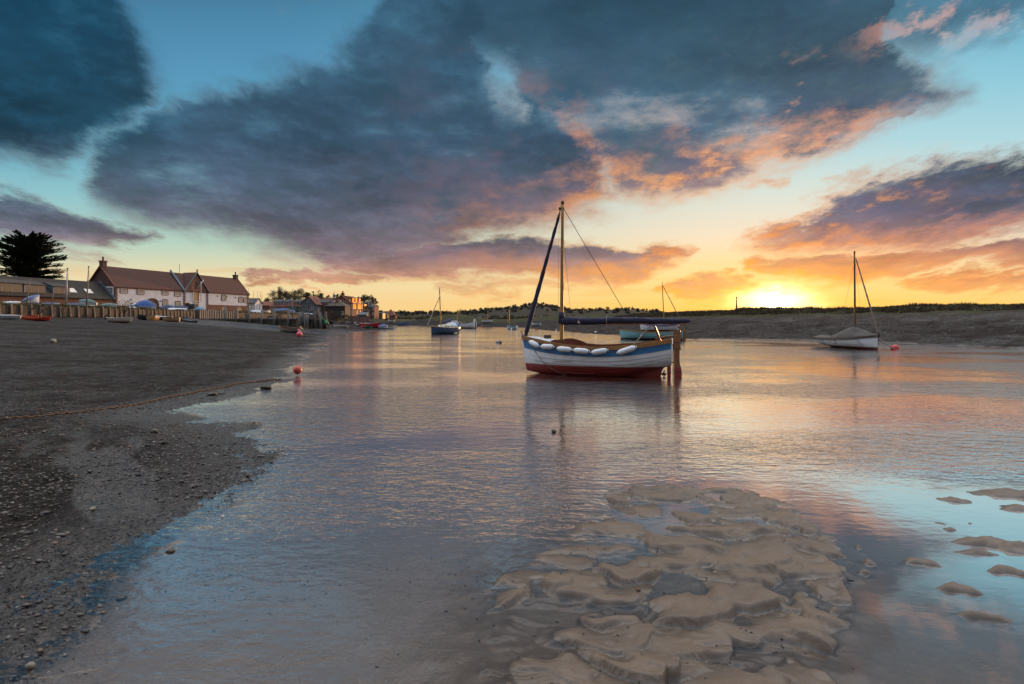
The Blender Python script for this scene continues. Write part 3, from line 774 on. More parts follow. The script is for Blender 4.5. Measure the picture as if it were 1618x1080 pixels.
def glass_mat(name='window_glass', tint=(.03, .035, .04), rough=.05):
    if name in _M: return _M[name]
    m = bpy.data.materials.new(name); m.use_nodes = True; t = NT(m.node_tree); bs = t.n['Principled BSDF']
    n = t.noise(t.obj(), 1.3, 3, .5)
    t.put(bs.inputs['Base Color'], t.mix(n, (*tint, 1), tuple(q * 1.8 for q in tint) + (1,)))
    bs.inputs['Roughness'].default_value = rough; bs.inputs['Specular IOR Level'].default_value = 1.0
    bs.inputs['IOR'].default_value = 1.9
    t.put(bs.inputs['Normal'], t.bump(n, .10, .03))
    _M[name] = m
    return m

varnish = pm('varnished_wood', (.34, .155, .042), (.20, .085, .024), 5, .35, .15, 30, (1, 6, 6))
spar = pm('spar_varnish', (.42, .24, .07), (.30, .15, .04), 4, .5, .0, 20, (6, 6, .6), spec=.3)
spar_dark = pm('dark_spar', (.20, .10, .03), (.12, .06, .02), 4, .5, .0, 20, (6, 6, .6), spec=.3)
dark_wood = pm('dark_wood', (.085, .055, .036), (.045, .03, .02), 5, .6, .3)
red_wood = pm('mahogany', (.19, .052, .026), (.11, .032, .017), 6, .4, .15, 25, (1, 6, 6))
navy = pm('navy_canvas', (.009, .008, .030), (.015, .012, .040), 7, .75, .5, 14)
navy2 = pm('navy_canvas_faded', (.02, .035, .09), (.03, .05, .12), 7, .75, .4, 14)
tarp_blue = pm('blue_tarpaulin', (.018, .085, .30), (.012, .05, .20), 2.4, .5, .6, 4)
tarp_grey = pm('grey_canvas', (.075, .064, .052), (.045, .039, .034), 3.2, .75, .5, 7)
tarp_green = pm('green_tarpaulin', (.016, .11, .095), (.01, .07, .065), 2.4, .5, .5, 4)
white_gel = pm('white_paint', (.74, .76, .77), (.62, .64, .65), 4, .4, .05, 20, dirt=((.38, .33, .27), .35))
deck_white = pm('deck_paint', (.66, .70, .72), (.52, .56, .58), 5, .5, .05, 25)
rope_m = pm('rope', (.34, .30, .24), (.20, .17, .13), 40, .85, .4, 90)
dark_rope = pm('dark_line', (.03, .03, .035), (.02, .02, .022), 30, .7)
green_rope = pm('green_line', (.02, .16, .11), (.015, .10, .07), 40, .8)
fender_m = pm('white_vinyl', (.74, .76, .77), (.66, .68, .70), 4, .32, .03, 12, dirt=((.45, .42, .36), .3))
blue_eye = pm('blue_vinyl', (.02, .03, .07), (.015, .02, .05), 6, .4)
alu = pm('grey_alloy', (.42, .42, .41), (.32, .32, .31), 5, .42, .05, 20, metal=.4)
seam = pm('lap_shadow_grime', (.16, .15, .14), (.09, .08, .075), 5, .7)  # dark tone painting the shade under each plank edge, plus grime
bronze = pm('bronze', (.13, .055, .03), (.09, .035, .022), 12, .5)
turq = (.20, .46, .50)
bottom_red = (.31, .034, .028)
old_wood = pm('weathered_timber', (.066, .050, .036), (.034, .027, .021), 3, .85, .5, 9, (2, 2, .5), dirt=((.05, .055, .035), .5))
wet_wood = pm('wet_timber', (.050, .042, .030), (.022, .020, .015), 3, .6, .5, 9, (2, 2, .5), dirt=((.03, .05, .015), .6))
grey_wood = pm('grey_timber', (.155, .15, .145), (.085, .08, .075), 3, .8, .4, 9, (2, 2, .5))
rust = pm('rusty_iron', (.17, .085, .036), (.085, .046, .024), 22, .85, .4, 60)
black_rubber = pm('black_rubber', (.016, .016, .017), (.028, .027, .026), 8, .75)

# ------------------------------------------------------------------ boats
def smooth_curve(xs, ys):
    q = np.linspace(0, 1, 201); v = np.interp(q, xs, ys)
    k = np.hanning(31); k /= k.sum()
    sm = np.convolve(np.pad(v, 15, mode='reflect', reflect_type='odd'), k, 'valid')
    return lambda s: float(np.interp(s, q, sm))
class Hull:
    """lines of a small boat; x runs forward from the stern, z up from the keel"""
    def __init__(s, L, B, zb, zm, zst, transom=.72, rake=.15, srake=.05, tuck=.0, rise=.0, full=.75, planks=9, lap=.011, pram=None):
        s.L, s.B, s.rake, s.srake, s.n, s.lap = L, B, rake, srake, planks, lap
        bw = pram if pram else .02
        s.b = smooth_curve([0, .15, .35, .55, .72, .86, .95, 1], [transom, .88, 1, .98, .84, .55 + .3 * (bw > .1), .25 + (bw * .7 if bw > .1 else 0), bw])
        s.zs = smooth_curve([0, .25, .5, .75, 1], [zst, zm + (zst - zm) * .28, zm, zm + (zb - zm) * .32, zb])
        s.zk = smooth_curve([0, .12, .35, .6, .85, 1], [tuck, tuck * .62, 0, 0, rise * .25, rise])
        s.full = full
    def pt(s, q, th, off=0.0, side=1):
        b = s.b(q) * s.B / 2; zk, zs = s.zk(q), s.zs(q)
        ends = max(0.0, abs(q - .45) - .12) / .45
        a = s.full + .55 * ends; c = .95 + .25 * ends
        an = th * PI / 2
        y = b * math.sin(an) ** a; zr = (1 - math.cos(an)) ** c
        z = zk + (zs - zk) * zr
        x = q * s.L + s.rake * zr * max(0, (q - .7) / .3) ** 2 - s.srake * zr * max(0, (.25 - q) / .25)
        if off:
            ny = math.sin(an * .9 + .1); nz = -math.cos(an * .9 + .1)
            y += off * ny; z += off * nz * .6
        return Vector((x - s.L / 2, side * max(y, .002), z))
    def shell(s, mb, ns=30, off=0.0, top=1.0, t0=0.0):
        qs = [1 - (1 - i / ns) ** 1.25 for i in range(ns + 1)]
        for side in (1, -1):
            rows = []
            for k in range(s.n):
                lo, hi = t0 + (top - t0) * k / s.n, t0 + (top - t0) * (k + 1) / s.n
                lp = s.lap if off == 0 else 0
                rows.append([s.pt(q, lo, off + (lp * min(1, (1 - q) * 9 + .12) * min(1, q * 12 + .1) if k else 0), side) for q in qs])
                rows.append([s.pt(q, hi, off, side) for q in qs])
            if side < 0: rows = [r[::-1] for r in rows]
            b = mb.grid(rows)
        return mb
    def sheer_line(s, side=1, n=30, off=0.0, dz=0.0, q0=0.0, q1=1.0):
        return [s.pt(q0 + (q1 - q0) * i / n, 1.0, off, side) + Vector((0, 0, dz)) for i in range(n + 1)]
def strip(mb, line, w, h):
    """a rectangular rail swept along a line, w across and h high"""
    rows = []
    for i, p in enumerate(line):
        tg = (line[min(i + 1, len(line) - 1)] - line[max(i - 1, 0)]); tg.z = 0; tg.normalize()
        nrm = Vector((-tg.y, tg.x, 0))
        rows.append([p + nrm * (w / 2) + Vector((0, 0, h / 2)), p - nrm * (w / 2) + Vector((0, 0, h / 2)), p - nrm * (w / 2) - Vector((0, 0, h / 2)), p + nrm * (w / 2) - Vector((0, 0, h / 2))])
    n = len(rows); fs = []
    for i in range(n - 1):
        for k in range(4): fs.append((i * 4 + k, i * 4 + (k + 1) % 4, (i + 1) * 4 + (k + 1) % 4, (i + 1) * 4 + k))
    fs += [(3, 2, 1, 0), ((n - 1) * 4, (n - 1) * 4 + 1, (n - 1) * 4 + 2, (n - 1) * 4 + 3)]
    mb.add([q for r in rows for q in r], fs)
def hull_parts(root, H, hm, inner, rail, transom_mat=None, strake=None, thwarts=(.25, .5, .72), foredeck=None, deck_mat=None, railw=.045, railh=.05, floor=.14):
    mb = MB(); H.shell(mb)
    if strake is not None:
        nq = 31; fs_per = 30
        per = 2 * H.n - 1
        for sd in (0, 1):
            base = sd * per * fs_per
            for rw in (per - 1, per - 2, per - 3):
                for i in range(fs_per): mb.mi[base + rw * fs_per + i] = 1
    mats = [hm] + ([strake] if strake is not None else [])
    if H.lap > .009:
        # laps between the planks coloured dark for their shadow line, with some grime
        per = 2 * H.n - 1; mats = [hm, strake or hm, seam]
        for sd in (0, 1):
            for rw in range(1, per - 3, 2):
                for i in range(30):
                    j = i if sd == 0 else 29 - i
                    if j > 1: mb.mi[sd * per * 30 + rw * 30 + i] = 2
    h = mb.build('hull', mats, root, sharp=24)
    mi = MB(); H.shell(mi, ns=16, off=-.028, t0=.05)
    mi.f = [f[::-1] for f in mi.f]
    qf = [.03 + .93 * i / 12 for i in range(13)]
    rows = []
    for q in qf:
        a = H.pt(q, .42, -.03, 1); b = H.pt(q, .42, -.03, -1); zf = max(a.z, floor)
        rows.append([Vector((a.x, a.y, zf)), Vector((b.x, b.y, zf))])
    mi.grid(rows)
    mi.build('interior', inner, root, sharp=40)
    # transom board
    ring = [H.pt(0, k / 10, 0, 1) for k in range(11)] + [H.pt(0, k / 10, 0, -1) for k in range(10, -1, -1)]
    mt = MB(); mt.prism(ring, (-.018, 0, 0), (.02, 0, 0)); mt.build('transom', transom_mat or hm, root)
    mg = MB()
    for sd in (1, -1): strip(mg, H.sheer_line(sd, 30, .012, -railh * .3), railw, railh)
    mg.build('gunwale', rail, root)
    for q in thwarts:
        a = H.pt(q, .80, -.03, 1); b = H.pt(q, .80, -.03, -1)
        m = MB(); m.box(((a.x + b.x) / 2, 0, a.z), (.22, (a.y - b.y), .03)); m.build('thwart', rail, root)
    if foredeck:
        q0, q1 = foredeck
        rows = []
        for i in range(11):
            q = q0 + (q1 - q0) * i / 10
            a, b = H.pt(q, 1, -.01, 1), H.pt(q, 1, -.01, -1)
            rows.append([a + (b - a) * (k / 6) + Vector((0, 0, .045 * (1 - (k / 3 - 1) ** 2) * min(1, a.y * 3) + .012)) for k in range(7)])
        m = MB(); m.grid(rows); m.build('foredeck', deck_mat or deck_white, root)
    return h
def boat_mast(root, x, z0, z1, r0, r1, mat, lean=(0, 0)):
    m = MB(); n = 10
    m.tube([Vector((x + lean[0] * i / n, lean[1] * i / n, z0 + (z1 - z0) * i / n)) for i in range(n + 1)], [r0 + (r1 - r0) * (i / n) ** 1.5 for i in range(n + 1)], 10)
    return m.build('mast', mat, root)
def line_part(root, name, a, b, r, mat, sag=0.0, n=8):
    a, b = Vector(a), Vector(b); m = MB()
    m.tube([a.lerp(b, i / n) - Vector((0, 0, sag * 4 * (i / n) * (1 - i / n))) for i in range(n + 1)], r, 5)
    return m.build(name, mat, root)
def sail_bundle(root, a, b, r0, r1, mat, name='sail_cover', flat=.75, lump=.12, seed=1, hang=0.0):
    rr = random.Random(seed); a, b = Vector(a), Vector(b); n = 26; m = MB()
    pts, rad = [], []
    for i in range(n + 1):
        s = i / n
        pts.append(a.lerp(b, s) - Vector((0, 0, hang * 4 * s * (1 - s))) + Vector((0, 0, rr.uniform(-1, 1) * .010)))
        e = min(1, s * 14 + .25) * min(1, (1 - s) * 22 + .35)
        rad.append((r0 + (r1 - r0) * s) * e * (1 + rr.uniform(-lump, lump)))
    m.tube(pts, rad, 12, flat=flat)
    return m.build(name, mat, root)

def place_axis(bow, stern, z):
    """centre and heading of a hull from where its bow and stern stand"""
    b, s = Vector((*bow, 0)), Vector((*stern, 0)); c = (b + s) / 2; d = b - s
    return (c.x, c.y, z), math.atan2(d.y, d.x), d.length

# ---- the clinker sailing boat in the channel
def main_boat():
    loc, rz, L = place_axis((px(834, 17.45), 17.45), (px(1060, 16.2), 16.2), -.05)
    root = thing('sailing_boat', 'white clinker sailing boat with blue top strake, red bottom and row of white fenders', 'boat', loc, rz)
    H = Hull(L, 1.78, 1.17, .88, 1.12, transom=.60, rake=.17, srake=.03, tuck=.36, rise=.17, full=.72, planks=10, lap=.020)
    hm = hull_mat('clinker_white', (.82, .85, .87), bottom_red, .345, .0, dirt=.75)
    blue = pm('blue_strake', (.018, .16, .36), (.014, .11, .27), 4, .4, .05)
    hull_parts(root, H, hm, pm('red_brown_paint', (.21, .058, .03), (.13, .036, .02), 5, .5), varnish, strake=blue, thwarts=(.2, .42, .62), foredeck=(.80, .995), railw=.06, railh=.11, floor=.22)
    h2 = L / 2
    # stem and keel timbers
    m = MB(); prof = [(q, H.pt(q, 0)) for q in np.linspace(.30, 1, 16)]
    line = [Vector((p.x, 0, p.z)) for _, p in prof] + [H.pt(1, th) * 1.0 for th in (.3, .6, .8, 1.0)]
    line = [Vector((p.x, 0, p.z)) for p in line]; line.append(line[-1] + Vector((.006, 0, .05)))
    rows = []
    for i, p in enumerate(line):
        tg = (line[min(i + 1, len(line) - 1)] - line[max(i - 1, 0)]).normalized(); nn = Vector((tg.z, 0, -tg.x))
        o = p + nn * .045; w = .026
        rows.append([p - nn * .03 + Vector((0, w, 0)), o + Vector((0, w * .7, 0)), o - Vector((0, w * .7, 0)), p - nn * .03 - Vector((0, w, 0))])
    m.grid(rows); m.build('stem', hm, root)
    # deadwood and sternpost, with the propeller opening between them
    m = MB(); xs = np.concatenate([np.linspace(.0, .085, 3), np.linspace(.09, .30, 9), np.linspace(.305, L * .37, 14)])
    def col(x, zb, zt): return [Vector((x - h2, .024, zb)), Vector((x - h2, .034, zt)), Vector((x - h2, -.034, zt)), Vector((x - h2, -.024, zb))]
    def run(lst):
        b = m.add([v for c in lst for v in c], []); n = len(lst)
        for i in range(n - 1):
            for k in range(4): m.face((b + i * 4 + k, b + i * 4 + (k + 1) % 4, b + (i + 1) * 4 + (k + 1) % 4, b + (i + 1) * 4 + k))
        m.face((b, b + 1, b + 2, b + 3)); m.face((b + (n - 1) * 4 + 3, b + (n - 1) * 4 + 2, b + (n - 1) * 4 + 1, b + (n - 1) * 4))
    kz = lambda x: H.pt(max(0, x / L), 0).z + .05
    run([col(x, -.04, kz(x) + .02) for x in np.linspace(0, .10, 3)])
    run([col(x, max(-.03, .33 * math.sqrt(max(0, 1 - ((x - .115) / .165) ** 2)) - .0), max(kz(x), .36)) for x in np.linspace(.10, .28, 10)])
    run([col(x, -.03, kz(x)) for x in np.linspace(.28, L * .42, 14)])
    m.build('deadwood', hm, root)
    m = MB(); m.lathe([(.012, -.07), (.034, -.05), (.034, .05), (.012, .08)], 10, (.19 - h2, 0, .115), Matrix.Rotation(PI / 2, 3, 'Y'))
    for k in range(3):
        a = 2 * PI * k / 3 + .35; ca, sa = math.cos(a), math.sin(a)
        up = Vector((0, ca, sa)); sd = Vector((.45, -sa * .9, ca * .9)).normalized(); c = Vector((.19 - h2, 0, .115))
        pts = [c + up * r + sd * w for r, w in ((.03, -.02), (.08, -.05), (.125, -.045), (.145, 0), (.125, .045), (.08, .05), (.03, .02))]
        m.prism(pts, (-.004, 0, 0), (.004, 0, 0))
    m.tube([(.26 - h2, 0, .12), (.55 - h2, 0, .15)], .018, 6)
    m.build('propeller', bronze, root)
    # rudder
    z_of = lambda v: 0
    m = MB(); out = [(-.075, 1.36), (-.255, 1.37), (-.268, 1.33), (-.262, .86), (-.24, .84), (-.24, .52), (-.25, .40), (-.285, .30), (-.30, .18), (-.30, -.02), (-.085, -.02), (-.085, .84), (-.075, .86)]
    m.prism([(x - h2 + .0, 0, z) for x, z in out], (0, -.024, 0), (0, .024, 0))
    rud = m.build('rudder', hull_mat('rudder_paint', (.24, .080, .026), bottom_red, .31, 0, dirt=.2), root)
    for z in (1.02, .84): m = MB(); m.box((-.175 - h2, 0, z), (.22, .062, .032)); m.build('cheek_band', dark_wood, rud)
    for z in (.95, .45): m = MB(); m.box((-.045 - h2, 0, z), (.11, .03, .03)); m.build('pintle', dark_rope, rud)
    m = MB(); m.tube([(-.062 - h2, 0, -.02), (-.062 - h2, 0, .98)], .012, 6); m.build('rudder_rod', dark_rope, rud)
    m = MB(); m.tube([(-.19 - h2, .0, 1.22), (.1 - h2, .02, 1.20), (.42 - h2, .05, 1.12)], [.03, .028, .022], 8); m.build('tiller', varnish, root)
    m = MB(); m.box((.32 - h2, .62, 1.24), (.055, .045, .52), rot=Matrix.Rotation(.36, 3, 'Y')); m.build('crutch_post', red_wood, root)
    # spars
    xm = h2 - L * .248; zt = 5.20
    boat_mast(root, xm, .30, zt, .058, .040, spar, (-.035, -.02))
    ztop = zt
    m = MB(); m.tube([(xm - .035, -.02, zt - .04), (xm - .03, -.02, zt + .05)], .05, 8); m.build('masthead', dark_wood, root)
    m = MB(); m.box((xm, -.02, zt - .18), (.16, .07, .08)); m.build('masthead_sheave', dark_wood, root)
    zb = 1.60
    xe = xm - L * .852
    m = MB(); m.tube([(xm - .06, 0, zb - .02), (xe, 0, zb - .03)], [.045, .035], 8); m.build('boom', spar, root)
    # stowed sail under its cover: deep at the mast, slim aft
    rr = random.Random(3); rows = []; n = 44
    for i in range(n + 1):
        s = i / n; x = xm + .07 + (xe - .12 - xm - .07) * s
        dep = (.190 - .070 * s) * (1 - .75 * max(0, (s - .955) / .045) ** 2) * min(1, .82 + s * 4); wd = (.115 - .035 * s) * (1 - .8 * max(0, (s - .955) / .045) ** 2) * min(1, .7 + s * 6)
        zc = zb + .045 - .012 * math.sin(s * 9) + rr.uniform(-.006, .006)
        row = []
        for k in range(14):
            a = 2 * PI * k / 14
            f = 1 + .07 * math.sin(s * 37 + k * 1.7) + rr.uniform(-.03, .03)
            row.append(Vector((x, wd * math.cos(a) * f, zc + dep * .62 * math.sin(a) * f * (1.0 if math.sin(a) > 0 else 1.05))))
        rows.append(row)
    m = MB(); m.grid(rows, close=True); b = 0
    m.face(list(range(14))); m.face([n * 14 + k for k in range(14)][::-1])
    sc = m.build('sail_cover', navy, root)
    for s in (.06, .38, .62, .9):
        x = xm + (xe - xm) * s; m = MB(); rd = .142 - .045 * s
        m.tube([(x, math.cos(a) * rd * .9, zb + .045 + math.sin(a) * rd) for a in np.linspace(0, 2 * PI, 15)], .011, 5, cap=False); m.build('tie', rope_m if s == .38 else navy2, sc)
    m = MB(); m.prism([(xm - .52, .122, 1.585), (xm - .60, .122, 1.56), (xm - .54, .122, 1.66)], (0, .0, 0), (0, .006, 0)); m.build('maker_patch', pm('patch', (.75, .40, .22), (.7, .7, .7), 9, .6), sc)
    m = MB(); m.tube([(xm, 0, zb + .08), (xm - .01, 0, zb + .30)], .085, 10); m.build('cover_collar', navy, root)
    # furled jib
    a = Vector((h2 + .06, 0, 1.22)); b = Vector((xm + .03, 0, zt - .24)); n = 30; pts, rad = [], []
    for i in range(n + 1):
        s = i / n; pts.append(a.lerp(b, s) - Vector((.0, 0, 0)) * 0 + Vector((0, math.sin(s * 40) * .006, 0)))
        rad.append((.078 - .036 * s + .006 * math.sin(s * 55)) * min(1, .6 + s * 8) * (1 if s < .94 else 1 - (s - .94) * 12))
    m = MB(); m.tube(pts, rad, 9); m.build('furled_jib', navy, root)
    m = MB(); m.lathe([(.02, -.02), (.07, 0), (.07, .07), (.02, .09)], 10, (h2 + .06, 0, 1.14)); m.build('furling_drum', dark_rope, root)
    m = MB(); m.tube([a - Vector((0, 0, .12)), b + Vector((-.03, 0, .18))], .006, 5); m.build('forestay', dark_rope, root)
    line_part(root, 'topping_lift', (xm - .03, 0, zt - .12), (xm - L * .47, 0, zb + .12), .009, dark_rope)
    for sd in (1, -1):
        p = H.pt(.70, 1, .0, sd)
        line_part(root, 'shroud', (xm, .02 * sd, zt - .35), p, .004, dark_rope)
    line_part(root, 'halyard', (xm + .06, .03, zt - .3), (xm + .10, .05, 1.0), .004, rope_m)
    line_part(root, 'mainsheet', (xe + .95, 0, zb - .06), (xe + 1.42, .42, .98), .018, rope_m)
    # bits on deck
    m = MB(); m.box((h2 - .62, .0, 1.16), (.22, .13, .10), .3); m.build('foredeck_hatch', dark_wood, root)
    m = MB(); m.tube([(h2 + .12, .06, 1.14), (h2 + .20, .08, 1.36)], .012, 6); m.build('stem_roller', dark_rope, root)
    m = MB(); m.tube([(xm + .55, .3, .95), (xm + .55, .3, 1.24)], .010, 6); m.build('stanchion', alu, root)
    rows = []
    for i in range(13):
        q = .60 + .2 * i / 12; p = H.pt(q, 1, -.14, 1); p2 = H.pt(q, 1, -.14, -1); hgt = .10 * math.sin(PI * i / 12) + .03
        rows.append((p, p2, hgt))
    for sd in (0, 1):
        m = MB(); m.grid([[r[sd], r[sd] + Vector((0, 0, r[2]))] for r in rows]); m.build('cockpit_coaming', red_wood, root)
    p = H.pt(.965, .99, .03, 1); pts = [p]
    for k in range(1, 11): pts.append(H.pt(.965 - .018 * k * (1 + k * .06), 1 - k * .085, .018, 1))
    m = MB(); m.tube(pts, .011, 6); m.build('mooring_rope', rope_m, root)
    pts = [H.pt(q, .33, .012, 1) for q in np.linspace(.50, .70, 12)]
    m = MB(); m.tube(pts, .016, 6); m.build('bilge_rail', pm('bilge_rail_paint', (.30, .07, .055), (.22, .045, .04), 5, .5), root)
    # fenders hung level along the near side
    M = Matrix.Translation(Vector(loc)) @ Matrix.Rotation(rz, 4, 'Z')
    spots = [(844, 16, 'nearest the bow'), (865, 20, 'second from the bow'), (892, 27, 'third from the bow'), (918.5, 27, 'fourth from the bow'), (947, 30, 'second from the stern'), (990, 33, 'nearest its stern, tilted up')]
    for i, (u, w, where) in enumerate(spots):
        best = min(np.linspace(.12, .96, 400), key=lambda q: abs(809 + FPX * (M @ H.pt(q, .93, .1)).x / (M @ H.pt(q, .93, .1)).y - u))
        c = M @ (H.pt(best, .925, .105)); hl = .25 if i else .235
        e1 = M @ H.pt(best + .05, .925, .105); e0 = M @ H.pt(best - .05, .925, .105)
        dx = (e1 - e0).normalized()
        if i == 0: dx = (dx + Vector((0, 0, .22))).normalized()
        if i == 1: dx = (dx + Vector((0, 0, -.12))).normalized()
        if i == 4: dx = (dx + Vector((0, 0, -.13))).normalized()
        if i == 5: dx = (dx + Vector((0, 0, -.24))).normalized(); hl = .29
        dx.z -= 0
        f = thing('fender', f'white vinyl fender hung on the clinker boat, {where}', 'fender', c, 0, 'white fenders along the clinker boat')
        R = dx.to_track_quat('Z', 'Y').to_matrix(); r = .079
        m = MB(); k = hl
        m.lathe([(.002, -k), (.03, -k + .002), (.040, -k + .03), (.058, -k + .06), (r * .93, -k + .10), (r, -k + .14), (r, k - .14), (r * .93, k - .10), (.058, k - .06), (.040, k - .03), (.03, k - .002), (.002, k)], 16, (0, 0, 0), R)
        m.build('body', fender_m, f)
        for sg in (1, -1):
          m = MB(); m.lathe([(.041, sg * (k - .04)), (.045, sg * (k - .033)), (.037, sg * (k - .018)), (.02, sg * (k - .014))], 12, (0, 0, 0), R)
          m.build('eye', blue_eye, f)
        for sg in (1, -1):
            m = MB(); e = dx * sg * (k - .02); q2 = best + sg * (-.012); top = (M @ H.pt(min(.97, best + sg * .035 * (1 if sg > 0 else 1)), 1, .035)) - c + Vector((0, 0, .03))
            m.tube([e, e.lerp(top, .5) + Vector((0, -.01, .0)), top], .006, 5)
            m.build('lanyard', green_rope, f)
    return root, H
main, MAINH = main_boat()
# ------------------------------------------------------------------ the other boats
def sail_boat_right():
    loc, rz, L = place_axis((20.05, 31.2), (19.45, 35.9), -.04)
    r = thing('covered_sailing_boat', 'white sailing boat under a grey peaked canvas cover with bare mast by the right bank', 'boat', loc, rz)
    H = Hull(L, 1.72, .84, .60, .58, transom=.5, rake=.05, srake=.25, tuck=.22, rise=.03, planks=11, lap=.010)
    hull_parts(r, H, hull_mat('white_hull_right', (.68, .71, .72), (.15, .045, .03), .165, dirt=.5), dark_wood, dark_wood, thwarts=(), railw=.05, railh=.06)
    xm = L / 2 - L * .36
    rows = []
    rr = random.Random(5)
    for i in range(31):
        q = .0 + 1.0 * i / 30
        a = H.pt(q, 1, .035, 1); x = a.x
        pk = max(0.0, 1 - abs(x - xm) / (2.1 if x < xm else 1.35)); ridge = .12 + .62 * pk ** 1.15 + .05 * math.sin(q * 17)
        row = []
        for k in range(15):
            f = 1 - 2 * k / 14; yy = a.y * f; d = abs(f)
            zz = a.z + ridge * (1 - d ** 1.25) - .0 + (rr.uniform(-.008, .008)) - .035 * math.sin(d * PI) * (1 - pk)
            if d > .99: zz = a.z - .12; yy = a.y * f * 1.012
            elif d > .85: zz = a.z + .03
            row.append(Vector((x + (.03 if q > .99 else 0), yy, zz)))
        rows.append(row)
    m = MB(); m.grid(rows); cv = m.build('boat_cover', tarp_grey, r)
    for q in (.28, .52, .80):
        pts = [H.pt(q, th, .03, 1) for th in (.99, .85, .7, .5)] if q < .7 else [H.pt(q + (.99 - th) * .15, th, .03, 1) for th in (.99, .85, .7, .5)]
        for sd in (1, -1):
            m = MB(); m.tube([Vector((p.x, p.y * sd, p.z)) for p in pts], .007, 5); m.build('cover_lashing', dark_rope, cv)
    boat_mast(r, xm, .4, 5.56, .062, .040, spar_dark, (-.05, 0))
    m = MB(); m.tube([(xm - .05, 0, 5.5), (xm - .05, 0, 5.66)], .045, 8); m.build('masthead', dark_wood, r)
    m = MB(); a = Vector((L / 2 + .06, 0, .86)); b = Vector((xm + .06, 0, 5.22)); n = 26
    m.tube([a.lerp(b, i / n) for i in range(n + 1)], [(.052 - .022 * i / n + .005 * math.sin(i * 2.1)) for i in range(n + 1)], 7); m.build('furled_jib', pm('tan_canvas', (.16, .10, .075), (.22, .17, .14), 8, .8, .3), r)
    for sd in (1, -1): line_part(r, 'shroud', (xm, 0, 5.1), H.pt(.56, 1, .0, sd), .005, dark_rope)
    line_part(r, 'mooring_line', (L / 2 + .05, 0, .70), (L / 2 + .75, .55, .05), .022, rope_m, .06)
    m = MB(); m.tube([(L / 2 + .02, .05, .84), (L / 2 + .10, .08, 1.02)], .012, 6); m.build('stem_fitting', dark_rope, r)
    return r
sail_boat_right()

def blue_cruiser():
    loc, rz, L = place_axis((px(681.5, 68.5), 68.5), (px(723, 73), 73), -.10)
    r = thing('cruising_yacht', 'small dark blue sailing cruiser with cream cabin and raised navy boom, moored in the channel', 'boat', loc, rz)
    H = Hull(L, 1.95, 1.02, .80, .86, transom=.62, rake=.02, srake=-.25, tuck=.25, rise=0, planks=5, lap=.003)
    hull_parts(r, H, hull_mat('navy_hull', (.012, .045, .115), (.05, .07, .06), .17, dirt=.2), deck_white, varnish, thwarts=(), railw=.06, railh=.07, foredeck=(.02, .995), deck_mat=pm('cream_deck', (.55, .50, .40), (.45, .41, .33), 5, .6))
    cab = pm('cream_paint', (.66, .60, .46), (.56, .51, .40), 4, .5)
    m = MB(); rows = []
    for x, w, z in ((.9, .42, 0), (.8, .46, .30), (-.3, .62, .36), (-.9, .64, .38), (-.95, .64, 0)):
        rows.append([(x, w, .78), (x + .0, w * .94, .84 + z), (x, 0, .90 + z), (x, -w * .94, .84 + z), (x, -w, .78)])
    m.grid(rows); cb = m.build('cabin', cab, r)
    for k in range(3):
        m = MB(); x = .45 - .5 * k; m.box((x, .57 + .02 * k, 1.02), (.22, .1, .12)); m.box((x, -.57 - .02 * k, 1.02), (.22, .1, .12))
        mm = MB(); mm.box((x, .555 + .035 * k, 1.00), (.20, .08, .12)); mm.build('cabin_window', glass_mat(), cb)
    m = MB(); rows = []
    for x, hgt in ((-.7, .30), (-.95, .52), (-1.3, .58), (-1.75, .50)):
        rows.append([(x, .66 * math.cos(a), .92 + hgt * math.sin(a)) for a in np.linspace(.05, PI - .05, 11)])
    m.grid(rows); m.build('spray_hood', pm('pale_canvas', (.56, .62, .68), (.46, .52, .58), 5, .7, .3), r)
    m = MB(); rows = []
    for x in (-1.9, -2.25, -2.6):
        rows.append([(x, .55 * math.cos(a), 1.0 + .32 * math.sin(a)) for a in np.linspace(.05, PI - .05, 9)])
    m.grid(rows); m.build('cockpit_cover', tarp_blue, r)
    xm = .78
    boat_mast(r, xm, .9, 5.75, .075, .05, spar, (.28, 0))
    m = MB(); m.tube([(xm + .24, 0, 5.0), (xm + .28, 0, 5.78)], .07, 8); m.build('masthead', pm('grey_paint', (.40, .41, .44), (.3, .31, .34), 5, .5), r)
    sail_bundle(r, (xm - .02, 0, 1.42), (xm - 2.85, -.1, 1.95), .17, .08, navy2, 'sail_cover')
    m = MB(); a, b = Vector((L / 2 + .85, .0, .95)), Vector((xm + .2, 0, 4.7))
    m.tube([a.lerp(b, i / 16) for i in range(17)], [.055 - .015 * i / 16 for i in range(17)], 7); m.build('furled_jib', pm('grey_sail', (.22, .18, .16), (.3, .26, .23), 8, .8), r)
    m = MB(); m.tube([(L / 2 - .5, 0, 1.02), (L / 2 + .9, 0, 1.02)], .05, 8); m.build('bowsprit', spar, r)
    for sd in (1, -1): line_part(r, 'shroud', (xm + .2, 0, 4.9), H.pt(.60, 1, 0, sd), .006, dark_rope)
    for y in (.35, -.35):
        m = MB(); m.tube([(-2.5, y, .85), (-2.75, y, 1.5), (-1.9, y * 1.4, 1.55), (-1.6, y * 1.6, .85)], .022, 6); m.build('push_pit', alu, r)
    m = MB(); m.box((-L / 2 - .12, 0, .42), (.2, .06, .95)); m.build('rudder', dark_wood, r)
    return r
blue_cruiser()

